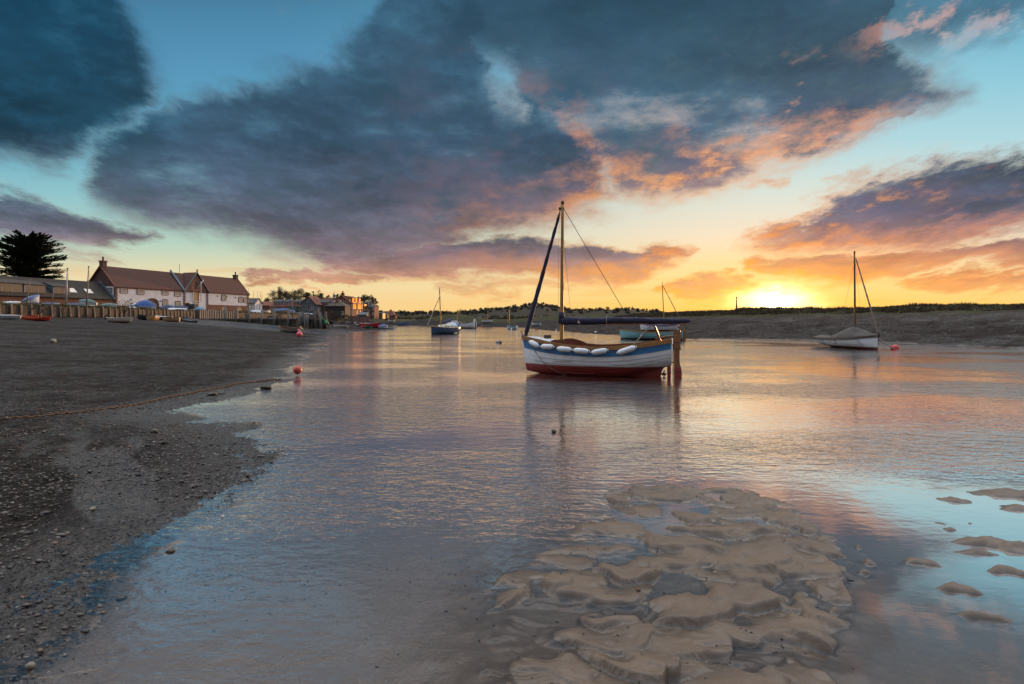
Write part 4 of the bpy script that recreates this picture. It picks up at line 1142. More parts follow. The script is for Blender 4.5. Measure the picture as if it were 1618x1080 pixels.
def simple_boat(name, label, cat, bow, stern, z, B, hm, inner=None, rail=None, zb=.72, zm=.52, zst=.6, group=None, planks=7, lap=.008, mast=None, cover=None, foredeck=None, outboard=False, rudder=False, thwarts=(.25, .5, .72), transom=.72, pram=None, rake=.14, roll=0.0, deck_mat=None, tuck=.04, rise=.04, invert=False, transom_mat=None, covh=.22, strake=None, pitch=0.0):
    loc, rz, L = place_axis(bow, stern, z)
    r = thing(name, label, cat, loc, rz, group)
    r.rotation_euler = (roll, pitch, rz)
    if invert: r.rotation_euler = (PI + roll, pitch, rz); r.location.z += zm * .98
    H = Hull(L, B, zb, zm, zst, transom=transom, rake=rake, planks=planks, lap=lap, pram=pram, tuck=tuck, rise=rise)
    hull_parts(r, H, hm, inner or dark_wood, rail or dark_wood, thwarts=() if (cover or invert) else thwarts, foredeck=foredeck, deck_mat=deck_mat, railw=.05, railh=.055, transom_mat=transom_mat, strake=strake)
    rr = random.Random(len(label) + int(abs(loc[0]) * 10))
    if cover:
        rows = []; xm = mast[0] if mast else 0.0
        for i in range(19):
            q = i / 18; a = H.pt(q, 1, .03, 1)
            rg = covh * (1 - abs(2 * q - 1) ** 2.2) + .05 + rr.uniform(-.015, .015)
            row = []
            for k in range(11):
                f = 1 - 2 * k / 10; d = abs(f); zz = a.z + rg * (1 - d ** 1.5)
                if d > .99: zz = a.z - .10 - rr.uniform(0, .06)
                row.append(Vector((a.x, a.y * f * (1.03 if d > .99 else 1), zz)))
            rows.append(row)
        m = MB(); m.grid(rows); m.build('boat_cover', cover, r)
    if mast:
        xm, zt, mm, lean = mast
        boat_mast(r, xm, .2, zt, .055, .035, mm, lean)
    if outboard:
        m = MB(); x = -L / 2 - .16
        m.box((x, 0, zst + .22), (.24, .22, .28), taper=.8); o = m.build('outboard_motor', pm('motor_cowl', (.03, .03, .035), (.05, .05, .055), 6, .35), r)
        m = MB(); m.box((x, 0, zst - .2), (.10, .09, .65)); m.build('motor_leg', alu, o)
    if rudder:
        m = MB(); m.prism([(-L / 2 - .05, 0, -.0), (-L / 2 - .05, 0, zst + .12), (-L / 2 - .2, 0, zst + .12), (-L / 2 - .3, 0, -.0)], (0, -.02, 0), (0, .02, 0)); m.build('rudder', varnish, r)
    return r, H, L
wood_in = pm('pale_interior', (.30, .22, .14), (.20, .15, .10), 5, .6)
grey_in = pm('grey_interior', (.30, .31, .31), (.2, .21, .21), 5, .6)
# pale turquoise clinker dinghy lying behind the big boat
r, H, L = simple_boat('dinghy', 'turquoise clinker dinghy with dark red bottom lying behind the white clinker boat', 'boat', (px(981, 49), 49), (px(1078, 47.2), 47.2), -.06, 1.7, hull_mat('turquoise_hull', turq, (.085, .018, .016), .17, dirt=.15), wood_in, varnish, zb=.92, zm=.68, zst=.88, planks=7, transom=.7, rudder=True)
line_part(r, 'mooring_line', (-L / 2, 0, .62), (-L / 2 - 1.1, -.3, .08), .016, dark_rope, .05)
pts = [H.pt(q, 1 - .32 * math.sin(PI * (q - .56) / .14), .035, 1) for q in np.linspace(.56, .70, 9)]
m = MB(); m.tube(pts, .014, 5); m.build('fender_line', dark_rope, r)
m = MB(); p = H.pt(.63, .72, .09, 1); m.tube([p - Vector((.13, 0, 0)), p - Vector((.10, 0, 0)), p + Vector((.10, 0, 0)), p + Vector((.13, 0, 0))], [.02, .06, .06, .02], 9); m.build('fender', fender_m, r)
# white boat aground on the far mud with the bare mast
bx = px(1071, 60); bz = gh(px(1045, 61), 61)
r, H, L = simple_boat('aground_sailing_boat', 'white sailing boat with red bottom and bare mast aground below the far bank', 'boat', (px(1013, 61.5), 61.5), (px(1071, 60), 60), bz - .05, 1.7, hull_mat('white_hull_aground', (.70, .72, .74), (.13, .022, .020), .30, dirt=.15), wood_in, varnish, zb=1.06, zm=.82, zst=.95, mast=(-.55, 5.42, spar, (.25, 0)), cover=tarp_blue, covh=.34, transom=.68)
m = MB(); a, b = Vector((-L / 2 - .3, 0, 1.3)), Vector((-.38, 0, 5.0))
m.tube([a.lerp(b, i / 14) for i in range(15)], [.045 - .012 * i / 14 + .004 * math.sin(i * 3) for i in range(15)], 7); m.build('rolled_sail', pm('tan_canvas', (.2, .2, .2)), r)
m = MB(); m.lathe([(.01, -.16), (.12, -.1), (.16, 0), (.12, .1), (.01, .16)], 12, (-L / 2 - .1, .3, .66)); m.build('pink_fender', pm('pink_vinyl', (.75, .10, .14), (.65, .08, .11), 4, .4), r)
# white motor launch behind the blue cruiser
r, H, L = simple_boat('open_launch', 'white open launch with raised stern and short mast behind the blue cruiser', 'boat', (px(706, 120), 120), (px(750.5, 116), 116), -.1, 1.9, hull_mat('white_launch', (.70, .72, .74), (.12, .05, .04), .22, dirt=.2), grey_in, deck_white, zb=1.15, zm=.95, zst=1.35, mast=(.9, 4.1, spar, (.05, 0)), transom=.6, rudder=True)
m = MB(); m.box((-L / 2 + .12, 0, 1.65), (.14, .5, .65)); m.build('stern_post', white_gel, r)
m = MB(); m.box((1.6, 0, 1.35), (1.0, 1.0, .7), taper=.85); m.build('cuddy', deck_white, r)
for k in range(3):
    m = MB(); m.tube([(.1 - .8 * k, .6, 1.0), (.1 - .8 * k, .6, 1.45)], .03, 6); m.build('stanchion', alu, r)
zz = lambda x, y: max(gh(x, y), 0) - .04
def at(u, Y): return (px(u, Y), Y)
def b2(u0, u1, Y0, Y1): return at(u0, Y0), at(u1, Y1)
a, b = b2(763, 778.5, 156, 153); r, H, L = simple_boat('small_sailing_boat', 'small white sailing boat with furled red sail on the far mud', 'boat', b, a, zz(*a) + .12, 1.3, hull_mat('white_red_hull', (.72, .74, .76), (.16, .03, .025), .2, dirt=.1), wood_in, red_wood, zb=.95, zm=.75, zst=.8, mast=(.0, 4.9, spar, (.05, 0)))
sail_bundle(r, (.0, 0, 1.25), (1.4 * -1, 0, 1.35), .16, .1, red_wood, 'furled_sail')
a, b = b2(802, 816.5, 106, 105); r, H, L = simple_boat('small_sailing_boat', 'small white and turquoise boat with bright orange mast at the edge of the far mud', 'boat', a, b, -.05, 1.1, hull_mat('white_turquoise_hull', (.70, .72, .73), (.55, .57, .58), .2, dirt=.1), wood_in, pm('turquoise_paint', turq, None, 4, .5), zb=.75, zm=.6, zst=.7, mast=(.55, 4.0, pm('orange_spar', (.5, .25, .03), (.42, .2, .03), 4, .4), (.05, 0)), strake=pm('turquoise_paint', turq))
sail_bundle(r, (.1, 0, .85), (-.7, 0, .9), .18, .12, red_wood, 'furled_sail')
m = MB(); m.tube([(.72, .3, .6), (.75, .3, 2.4)], .03, 6); m.build('mizzen', spar, r)
a, b = b2(841, 854, 132, 131); simple_boat('dinghy', 'pale blue dinghy on the distant mud just behind the bow stay of the clinker boat', 'boat', a, b, zz(*a), 1.2, hull_mat('pale_blue_hull', (.48, .58, .64), (.4, .48, .52), .1), grey_in, deck_white, zb=.75, zm=.55, zst=.62)
a, b = b2(629, 645.5, 165, 163); simple_boat('dinghy', 'blue dinghy with red waterline lying in the far creek past the red boat', 'boat', b, a, .1, 1.3, hull_mat('blue_red_hull', (.03, .12, .32), (.30, .03, .03), .26, dirt=.1), grey_in, pm('blue_paint', (.03, .12, .32), None, 4, .5), zb=.95, zm=.7, zst=.8)
# boats drawn up on the village hard
a, b = b2(571, 600.5, 109, 104); simple_boat('open_boat', 'bright red open boat with white rail drawn up on the village hard', 'boat', b, a, zz(px(586, 106), 106), 1.5, hull_mat('red_hull', (.42, .018, .022), (.24, .014, .016), .12, dirt=.1), wood_in, deck_white, zb=1.15, zm=.82, zst=1.0)
a, b = b2(575, 586, 102, 100); simple_boat('dinghy', 'small dark green dinghy in front of the red open boat', 'boat', a, b, zz(*b), .95, hull_mat('green_hull', (.02, .10, .075), (.02, .06, .05), .1, dirt=.2), wood_in, varnish, zb=.55, zm=.42, zst=.5, roll=.1)
a, b = b2(601, 611, 104, 102); simple_boat('dinghy', 'white dinghy under a bright blue cover beside the red open boat', 'boat', b, a, zz(*a), 1.1, white_gel, grey_in, deck_white, zb=.6, zm=.5, zst=.55, cover=tarp_blue, covh=.3)
a, b = b2(609, 621.5, 103, 102); simple_boat('dinghy', 'flat white dinghy at the tip of the mud spit', 'boat', b, a, zz(*b), 1.0, white_gel, grey_in, deck_white, zb=.45, zm=.36, zst=.4)
a, b = b2(528, 549, 98, 97); simple_boat('dinghy', 'long cream dinghy with outboard lying on the mud right of the jetty', 'boat', a, b, zz(*b), 1.1, hull_mat('cream_hull', (.52, .47, .34), (.34, .30, .22), .1, dirt=.3), wood_in, deck_white, zb=.55, zm=.45, zst=.5, outboard=True)
a, b = b2(564, 570, 118, 117); simple_boat('dinghy', 'tiny grey tender on the mud between the cream dinghy and red boat', 'boat', a, b, zz(*a), .8, grey_in, grey_in, deck_white, zb=.45, zm=.34, zst=.4)
# the grey dinghy by the pink buoys
a, b = at(442, 64), at(475, 62.5); r, H, L = simple_boat('dinghy', 'grey plank dinghy on the creek mud in front of the jetty', 'boat', a, b, gh(px(458, 63), 63) - .03, 1.2, hull_mat('grey_dinghy', (.28, .265, .24), (.16, .15, .13), .05, dirt=.4), dark_wood, varnish, zb=.80, zm=.52, zst=.52, planks=6, roll=-.03)
m = MB(); m.box((-L / 2 - .12, .05, .55), (.1, .26, .42), rot=Matrix.Rotation(.5, 3, 'Y')); m.build('oar_board', varnish, r)
# beached below the quay
def beach(name, label, u0, u1, Y, hm, z=0.0, **k):
    a, b = at(u0, Y), at(u1, Y + k.pop('dy', .6)); g = gh((a[0] + b[0]) / 2, (a[1] + b[1]) / 2)
    return simple_boat(name, label, 'boat', a, b, g - .05 + z, k.pop('B', 1.25), hm, **k)
beach('dinghy', 'round cream dinghy with rust stained bottom on the beach below the brown bush', 206, 174.5, 64, hull_mat('stained_hull', (.56, .49, .40), (.23, .085, .05), .14, dirt=.7), inner=wood_in, rail=deck_white, zb=.66, zm=.56, zst=.62, pram=.45, rise=.10)
beach('rowing_boat', 'black rowing boat on the beach below the blue tent cover', 218.5, 238, 76, hull_mat('black_hull', (.030, .034, .036), (.02, .02, .02), .05, dirt=.2), inner=dark_wood, rail=grey_wood, zb=.80, zm=.62, zst=.7, B=1.4, dy=1.5)
beach('rowing_boat', 'black boat with a bright timber bow between the black boat and timber dinghy', 233, 247, 75, hull_mat('brown_black_hull', (.34, .20, .10), (.10, .07, .05), .03, dirt=.4), inner=dark_wood, rail=dark_wood, zb=.80, zm=.60, zst=.6, B=1.3, dy=3)
beach('rowing_boat', 'varnished timber dinghy with a square stern on the beach, lit by the sun', 258, 283.5, 76, hull_mat('timber_hull', (.42, .27, .14), (.30, .18, .10), .05, dirt=.5), inner=wood_in, rail=varnish, zb=.70, zm=.56, zst=.64, B=1.35)
beach('rowing_boat', 'dark tender with white decks lying behind the timber dinghy', 246, 272, 80, hull_mat('dark_tender', (.04, .045, .05), (.03, .03, .03), .05), inner=grey_in, rail=deck_white, zb=.72, zm=.58, zst=.62, foredeck=(.3, .99))
beach('rowing_boat', 'long slate blue dinghy lying on its side at the foot of the quay', 275, 300, 84, hull_mat('slate_hull', (.10, .125, .15), (.06, .07, .08), .08), inner=grey_in, rail=grey_wood, zb=.62, zm=.50, zst=.55, B=1.4, dy=2, roll=.28)
beach('rowing_boat', 'low slate grey dinghy nearest the sheet piling at the foot of the quay', 289, 311, 82, hull_mat('slate_grey_hull', (.15, .175, .20), (.07, .08, .09), .08), inner=grey_in, rail=dark_wood, zb=.50, zm=.40, zst=.45, B=1.2, dy=1, roll=-.2)
red_kayak = hull_mat('red_plastic', (.50, .045, .024), (.34, .02, .024), .10, dirt=.05)
beach('canoe', 'red open canoe with pointed ends lying at the foot of the quay', 36, 79, 57.2, red_kayak, inner=pm('dark_red_plastic', (.30, .022, .03), (.22, .016, .022), 5, .45), rail=pm('orange_plastic', (.58, .10, .03), (.5, .08, .025), 5, .45), zb=.52, zm=.30, zst=.50, B=.8, transom=.05, planks=4, lap=.0, thwarts=(.4, .62), dy=-.4, rake=.1)
beach('canoe', 'orange red canoe half hidden behind the red open canoe', 25, 60, 58.4, hull_mat('orange_plastic_hull', (.55, .09, .03), (.45, .06, .03), .1, dirt=.05), inner=pm('dark_red_plastic', (.3, .02, .03)), rail=pm('orange_plastic', (.5, .1, .03)), zb=.50, zm=.34, zst=.48, B=.75, transom=.05, planks=4, lap=.0, dy=.3)
beach('catamaran', 'pale grey catamaran hull with cross beam at the left end of the beach', -30, 32, 55.6, hull_mat('grey_gel_hull', (.36, .39, .41), (.27, .29, .31), .08, dirt=.15), inner=grey_in, rail=deck_white, zb=.42, zm=.42, zst=.40, B=.55, transom=.3, planks=4, lap=.0, foredeck=(.02, .99), deck_mat=white_gel, dy=.2)
# on the quay behind the wall: boats laid up, some upturned, some sheeted over
QUAY = [
 ('laid_up_dinghy', 'white dinghy laid on the quay grass at the far left', 6, 30, 61, white_gel, dict(zm=.3, zb=.4, zst=.34, cover=pm('white_sheet', (.55, .58, .6), None, 3, .6, .4), covh=.12)),
 ('laid_up_dinghy', 'dinghy propped up under a blue sheet behind the quay wall', 37, 62, 62, white_gel, dict(zb=1.1, zm=.7, zst=.5, cover=tarp_blue, covh=.30, pitch=-.10, z=.25)),
 ('laid_up_dinghy', 'low white dinghy with navy cover left of the silver mast pole', 67, 92, 65, white_gel, dict(zm=.34, zb=.42, zst=.36, cover=navy2, covh=.16)),
 ('laid_up_dinghy', 'white dinghy with dark blue cover right of the silver mast pole', 105, 133, 68, white_gel, dict(zm=.4, zb=.46, zst=.4, cover=navy2, covh=.16)),
 ('laid_up_dinghy', 'dinghy under a tilted green sheet on the quay', 128, 153, 71, white_gel, dict(zb=1.0, zm=.7, zst=.5, cover=tarp_green, covh=.34, z=.2, pitch=.09)),
 ('laid_up_dinghy', 'upturned white dinghy in front of the tilted green sheet', 131, 154, 69, white_gel, dict(zm=.36, zb=.40, zst=.36, invert=True)),
 ('laid_up_dinghy', 'dinghy under a flat green sheet beside the brown bush', 159, 184, 73, white_gel, dict(zm=.5, zb=.6, zst=.5, cover=tarp_green, covh=.25)),
 ('laid_up_dinghy', 'red and white dinghy behind the big blue tent cover', 206, 228, 88, hull_mat('red_white_hull', (.62, .63, .62), (.35, .05, .04), .25), dict(zm=.55, zb=.65, zst=.55, cover=pm('white_sheet', (.5, .5, .5)), covh=.25, z=.3)),
 ('laid_up_boat', 'boat under a tall peaked bright blue tent cover on the quay', 211, 246, 84, white_gel, dict(zm=.55, zb=.6, zst=.55, cover=tarp_blue, covh=.95, B=1.7)),
 ('laid_up_dinghy', 'white dinghy hull showing under the left end of the blue tent cover', 202, 215, 81, white_gel, dict(zm=.4, zb=.5, zst=.45, invert=True)),
 ('laid_up_dinghy', 'dinghy with a slate blue cover below the arched barn door', 255, 275, 97, white_gel, dict(zm=.5, zb=.7, zst=.5, cover=navy2, covh=.5)),
 ('laid_up_dinghy', 'long boat under a dark blue sheet in front of the lower windows', 268, 296, 99, white_gel, dict(zm=.5, zb=.6, zst=.55, cover=navy2, covh=.3, z=.15)),
 ('laid_up_dinghy', 'upturned white dinghy in front of the long dark blue sheet', 267, 295, 94, white_gel, dict(zm=.5, zb=.5, zst=.5, invert=True)),
 ('laid_up_dinghy', 'dinghy under a light blue sheet below the loading door', 308, 322, 103, white_gel, dict(zm=.5, zb=.75, zst=.5, cover=pm('light_blue_sheet', (.05, .24, .42), (.04, .19, .35), 2.4, .5, .5), covh=.4)),
 ('laid_up_dinghy', 'white dinghy at the right end of the light blue sheet', 319, 329, 104, white_gel, dict(zm=.4, zb=.5, zst=.4)),
 ('laid_up_dinghy', 'upturned pale grey dinghy on the grass behind the jetty posts', 371, 396, 122, pm('pale_grey_paint', (.45, .48, .47), (.36, .38, .37), 4, .5), dict(zm=.7, zb=.7, zst=.7, invert=True, B=1.6)),
 ('laid_up_dinghy', 'long upturned white boat behind the second row of posts', 397, 415, 127, white_gel, dict(zm=.75, zb=.75, zst=.75, invert=True, B=1.6)),
 ('laid_up_dinghy', 'white boxy dinghy standing upright beside the long upturned boat', 414.5, 425, 128, white_gel, dict(zm=.85, zb=.95, zst=.9, B=1.6)),
 ('laid_up_boat', 'boat under a long sagging royal blue sheet above the pale posts', 432, 458, 131, hull_mat('tan_hull', (.5, .38, .26), (.4, .3, .2), .2), dict(zm=.7, zb=1.1, zst=.8, cover=tarp_blue, covh=.4, z=.35)),
 ('laid_up_dinghy', 'dinghy with a dark blue sheet right of the long royal blue one', 456, 466, 137, white_gel, dict(zm=.6, zb=.7, zst=.6, cover=tarp_blue, covh=.3, z=.3)),
 ('laid_up_dinghy', 'white dinghy laid up in front of the low red roofed house', 467, 480, 142, white_gel, dict(zm=.5, zb=.6, zst=.5, cover=navy2, covh=.15)),
 ('laid_up_dinghy', 'white dinghy laid up in front of the grey boarded house', 481, 494, 146, white_gel, dict(zm=.55, zb=.7, zst=.5, invert=True)),
 ('laid_up_dinghy', 'small dinghy with blue cover beside the end of the jetty posts', 510, 517, 165, white_gel, dict(zm=.6, zb=.7, zst=.6, cover=tarp_blue, covh=.3)),
]
def behind_wall(u, extra):
    ys = np.linspace(45, 225, 2000); uu = 809 + FPX * wall_x(ys) / ys
    return float(ys[np.argmin(np.abs(uu - u))]) + extra
for nm, lb, u0, u1, Y, hm, k in QUAY:
    first = {6: 3, 37: 5, 67: 4, 105: 4, 128: 6, 131: 3, 159: 5, 206: 9, 211: 5, 202: 3, 255: 7, 268: 6, 267: 3}.get(u0, 5)
    Y = behind_wall((u0 + u1) / 2, first)
    a, b = at(u0, Y), at(u1, Y + .8); dz = k.pop('z', 0.0); B = k.pop('B', 1.3)
    g = gh((a[0] + b[0]) / 2, (a[1] + b[1]) / 2)
    simple_boat(nm, lb, 'boat', b if k.get('pitch', 0) <= 0 else a, a if k.get('pitch', 0) <= 0 else b, g + dz, B, hm, inner=grey_in, rail=deck_white, group='boats laid up along the quay', planks=4, lap=.0, **k)
# small craft on the mud behind and beside the jetty
a, b = b2(411, 432, 112, 113); simple_boat('dinghy', 'varnished open dinghy lying behind the jetty posts', 'boat', a, b, zz(*a) , 1.3, hull_mat('varnished_hull', (.42, .26, .12), (.3, .2, .1), .1), wood_in, deck_white, zb=.8, zm=.65, zst=.7)
a, b = b2(455, 468.5, 110, 111); simple_boat('dinghy', 'white dinghy showing over the jetty deck between two posts', 'boat', a, b, zz(*a) + .25, 1.2, white_gel, grey_in, deck_white, zb=.9, zm=.7, zst=.8)
a, b = b2(474, 493, 112, 113); simple_boat('dinghy', 'dark green dinghy behind the outer jetty deck', 'boat', a, b, zz(*a) + .2, 1.2, hull_mat('dark_green_hull', (.02, .05, .045), (.02, .04, .03), .1), dark_wood, dark_wood, zb=.75, zm=.6, zst=.65)
a, b = b2(516, 528, 128, 127); simple_boat('rowing_boat', 'dark slate rowing boat beached under the timber posts right of the jetty', 'boat', a, b, zz(*a), 1.3, hull_mat('dark_slate_hull', (.05, .065, .085), (.03, .04, .05), .1), dark_wood, dark_wood, zb=.8, zm=.62, zst=.6)
a, b = b2(536, 548, 146, 145); simple_boat('rowing_boat', 'tan plank boat below the bushes left of the brick garden wall', 'boat', a, b, zz(*a), 1.4, hull_mat('tan_plank_hull', (.38, .30, .20), (.28, .22, .15), .1), wood_in, grey_wood, zb=.8, zm=.6, zst=.6)
a, b = b2(546, 561, 142, 141); simple_boat('rowing_boat', 'silver grey boat below the brick garden wall', 'boat', a, b, zz(*a), 1.4, hull_mat('silver_hull', (.36, .37, .36), (.25, .26, .26), .1), grey_in, grey_wood, zb=.75, zm=.58, zst=.6)
a, b = b2(614, 623, 178, 177); simple_boat('dinghy', 'small cream dinghy on the grass bank beneath the pyramid roof', 'boat', a, b, zz(*a) + .3, 1.3, hull_mat('cream_white_hull', (.6, .58, .48), (.5, .48, .4), .1), grey_in, deck_white, zb=.8, zm=.6, zst=.65)
# ------------------------------------------------------------------ buildings
brick_dark = brick_mat('dark_brick', (.135, .055, .036), (.085, .036, .026), (.11, .085, .07))
brick_red = brick_mat('red_brick', (.26, .085, .044), (.17, .055, .032), (.16, .12, .10))
brick_gar = brick_mat('garden_brick', (.24, .11, .075), (.17, .08, .055), (.17, .14, .12))
pantile = tile_mat('pantile', (.100, .029, .016), (.060, .020, .013), (.046, .038, .020), .45)
pantile_b = tile_mat('brown_pantile', (.038, .023, .016), (.025, .017, .013), (.040, .038, .018), .55)
pantile_r = tile_mat('red_pantile', (.24, .070, .038), (.15, .048, .03), (.09, .06, .035), .3)
slate = tile_mat('slate', (.055, .060, .066), (.040, .044, .050), (.05, .055, .04), .3)
lead = pm('lead_flashing', (.10, .155, .20), (.075, .12, .16), 4, .6)
trim_red = pm('tile_verge', (.20, .062, .036), (.14, .045, .03), 8, .8)
frame_w = pm('window_frame_paint', (.66, .64, .60), (.54, .52, .49), 6, .5)
frame_g = pm('window_frame_grey', (.40, .36, .36), (.32, .29, .29), 6, .5)
door_w = pm('door_timber', (.20, .105, .045), (.13, .07, .032), 3, .6, .3, 12, (6, 6, .5))
door_o = pm('shutter_timber', (.36, .20, .075), (.26, .14, .055), 3, .5, .3, 12, (6, 6, .5))
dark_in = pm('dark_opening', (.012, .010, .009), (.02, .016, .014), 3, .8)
grey_board = pm('grey_boarding', (.10, .12, .125), (.065, .08, .085), 2, .75, .4, 8, (.5, .5, 6))
black_board = pm('tarred_boarding', (.035, .026, .023), (.02, .016, .015), 2, .8, .4, 8, (.5, .5, 6))
glass = glass_mat()
def flint_mat():
    m = bpy.data.materials.new('limewashed_flint'); m.use_nodes = True; t = NT(m.node_tree); bs = t.n['Principled BSDF']
    p = t.obj(); v = t.vor(p, 11.0); n = t.noise(p, 1.1, 6, .65); n2 = t.noise(p, 9, 5, .6)
    c = t.mix(t.rng(n, .35, .65), (.76, .72, .71, 1), (.64, .60, .59, 1))
    c = t.mix(t.mul(t.rng(n2, .58, .74), .4), c, (.36, .33, .31, 1))
    c = t.mix(t.mul(t.rng(v, .5, .7), .2), c, (.40, .36, .34, 1))
    t.put(bs.inputs['Base Color'], c); bs.inputs['Roughness'].default_value = .85
    t.put(bs.inputs['Normal'], t.bump(t.sub(n2, v), .45, .03))
    return m
flint = flint_mat()

class Front:
    """a vertical wall face: t runs along it, n points out of it"""
    def __init__(s, P, ang, z0):
        s.P = Vector((P[0], P[1], 0)); s.d = Vector((math.cos(ang), math.sin(ang), 0)); s.n = Vector((s.d.y, -s.d.x, 0)); s.z0 = z0
    def w(s, t, n, z): return s.P + s.d * t + s.n * n + Vector((0, 0, z))
    def t_of(s, u):
        k = (u - 809) / FPX; return (k * s.P.y - s.P.x) / (s.d.x - k * s.d.y)
    def z_at(s, t, v): return pz(v, s.P.y + s.d.y * t)
    def slab(s, m, t0, t1, z0, z1, n0, n1):
        c = s.w((t0 + t1) / 2, (n0 + n1) / 2, (z0 + z1) / 2)
        R = Matrix((s.d, -s.n, Vector((0, 0, 1)))).transposed()
        m.box(c, (abs(t1 - t0), abs(n1 - n0), abs(z1 - z0)), rot=R); return m
def add_window(F, root, t, z, w, h, frame=frame_w, surround=None, bars=(1, 2), arch=False, pane=None, name='window', proud=.05, quoin=False):
    """frame with a recessed pane; surround stands proud of the wall"""
    m = MB(); fw = .09; b = .03
    for a0, a1, c0, c1 in ((t - w/2, t - w/2 + fw, z, z + h), (t + w/2 - fw, t + w/2, z, z + h), (t - w/2 + fw, t + w/2 - fw, z, z + fw), (t - w/2 + fw, t + w/2 - fw, z + h - fw, z + h)):
        F.slab(m, a0, a1, c0, c1, -.02, proud)
    for k in range(1, bars[0] + 1):
        tt = t - w/2 + w * k / (bars[0] + 1); F.slab(m, tt - b, tt + b, z + fw, z + h - fw, -.02, proud - .012)
    for k in range(1, bars[1] + 1):
        q = z + h * k / (bars[1] + 1); F.slab(m, t - w/2 + fw, t + w/2 - fw, q - b * .8, q + b * .8, -.02, proud - .022)
    fo = m.build(name, frame, root)
    m = MB(); m.quad(F.w(t - w/2 + .01, .012, z + .01), F.w(t + w/2 - .01, .012, z + .01), F.w(t + w/2 - .01, .012, z + h - .01), F.w(t - w/2 + .01, .012, z + h - .01)); m.build('pane', pane or glass, fo)
    if surround:
        m = MB(); sw = .17
        F.slab(m, t - w/2 - sw, t - w/2 - .003, z - .1, z + h, -.03, .035); F.slab(m, t + w/2 + .003, t + w/2 + sw, z - .1, z + h, -.03, .035)
        F.slab(m, t - w/2, t + w/2, z - .13, z - .003, -.03, .045)
        if arch:
            n = 8; R = w / 2 + sw; base = z + h
            pts = [F.w(t - R, 0, base)] + [F.w(t - R * math.cos(PI * k / n), 0, base + .10 + .16 * math.sin(PI * k / n)) for k in range(n + 1)] + [F.w(t + R, 0, base)]
            m.prism(pts, F.n * -.03, F.n * .04)
        else: F.slab(m, t - w/2 - sw, t + w/2 + sw, z + h + .003, z + h + .16, -.03, .04)
        if quoin:
            for k in range(3):
                for sd in (-1, 1): F.slab(m, t + sd * (w/2 + sw), t + sd * (w/2 + sw + .1), z + .05 + k * h * .36, z + .05 + k * h * .36 + .22, -.03, .03)
        m.build('brick_surround', surround, fo)
    return fo
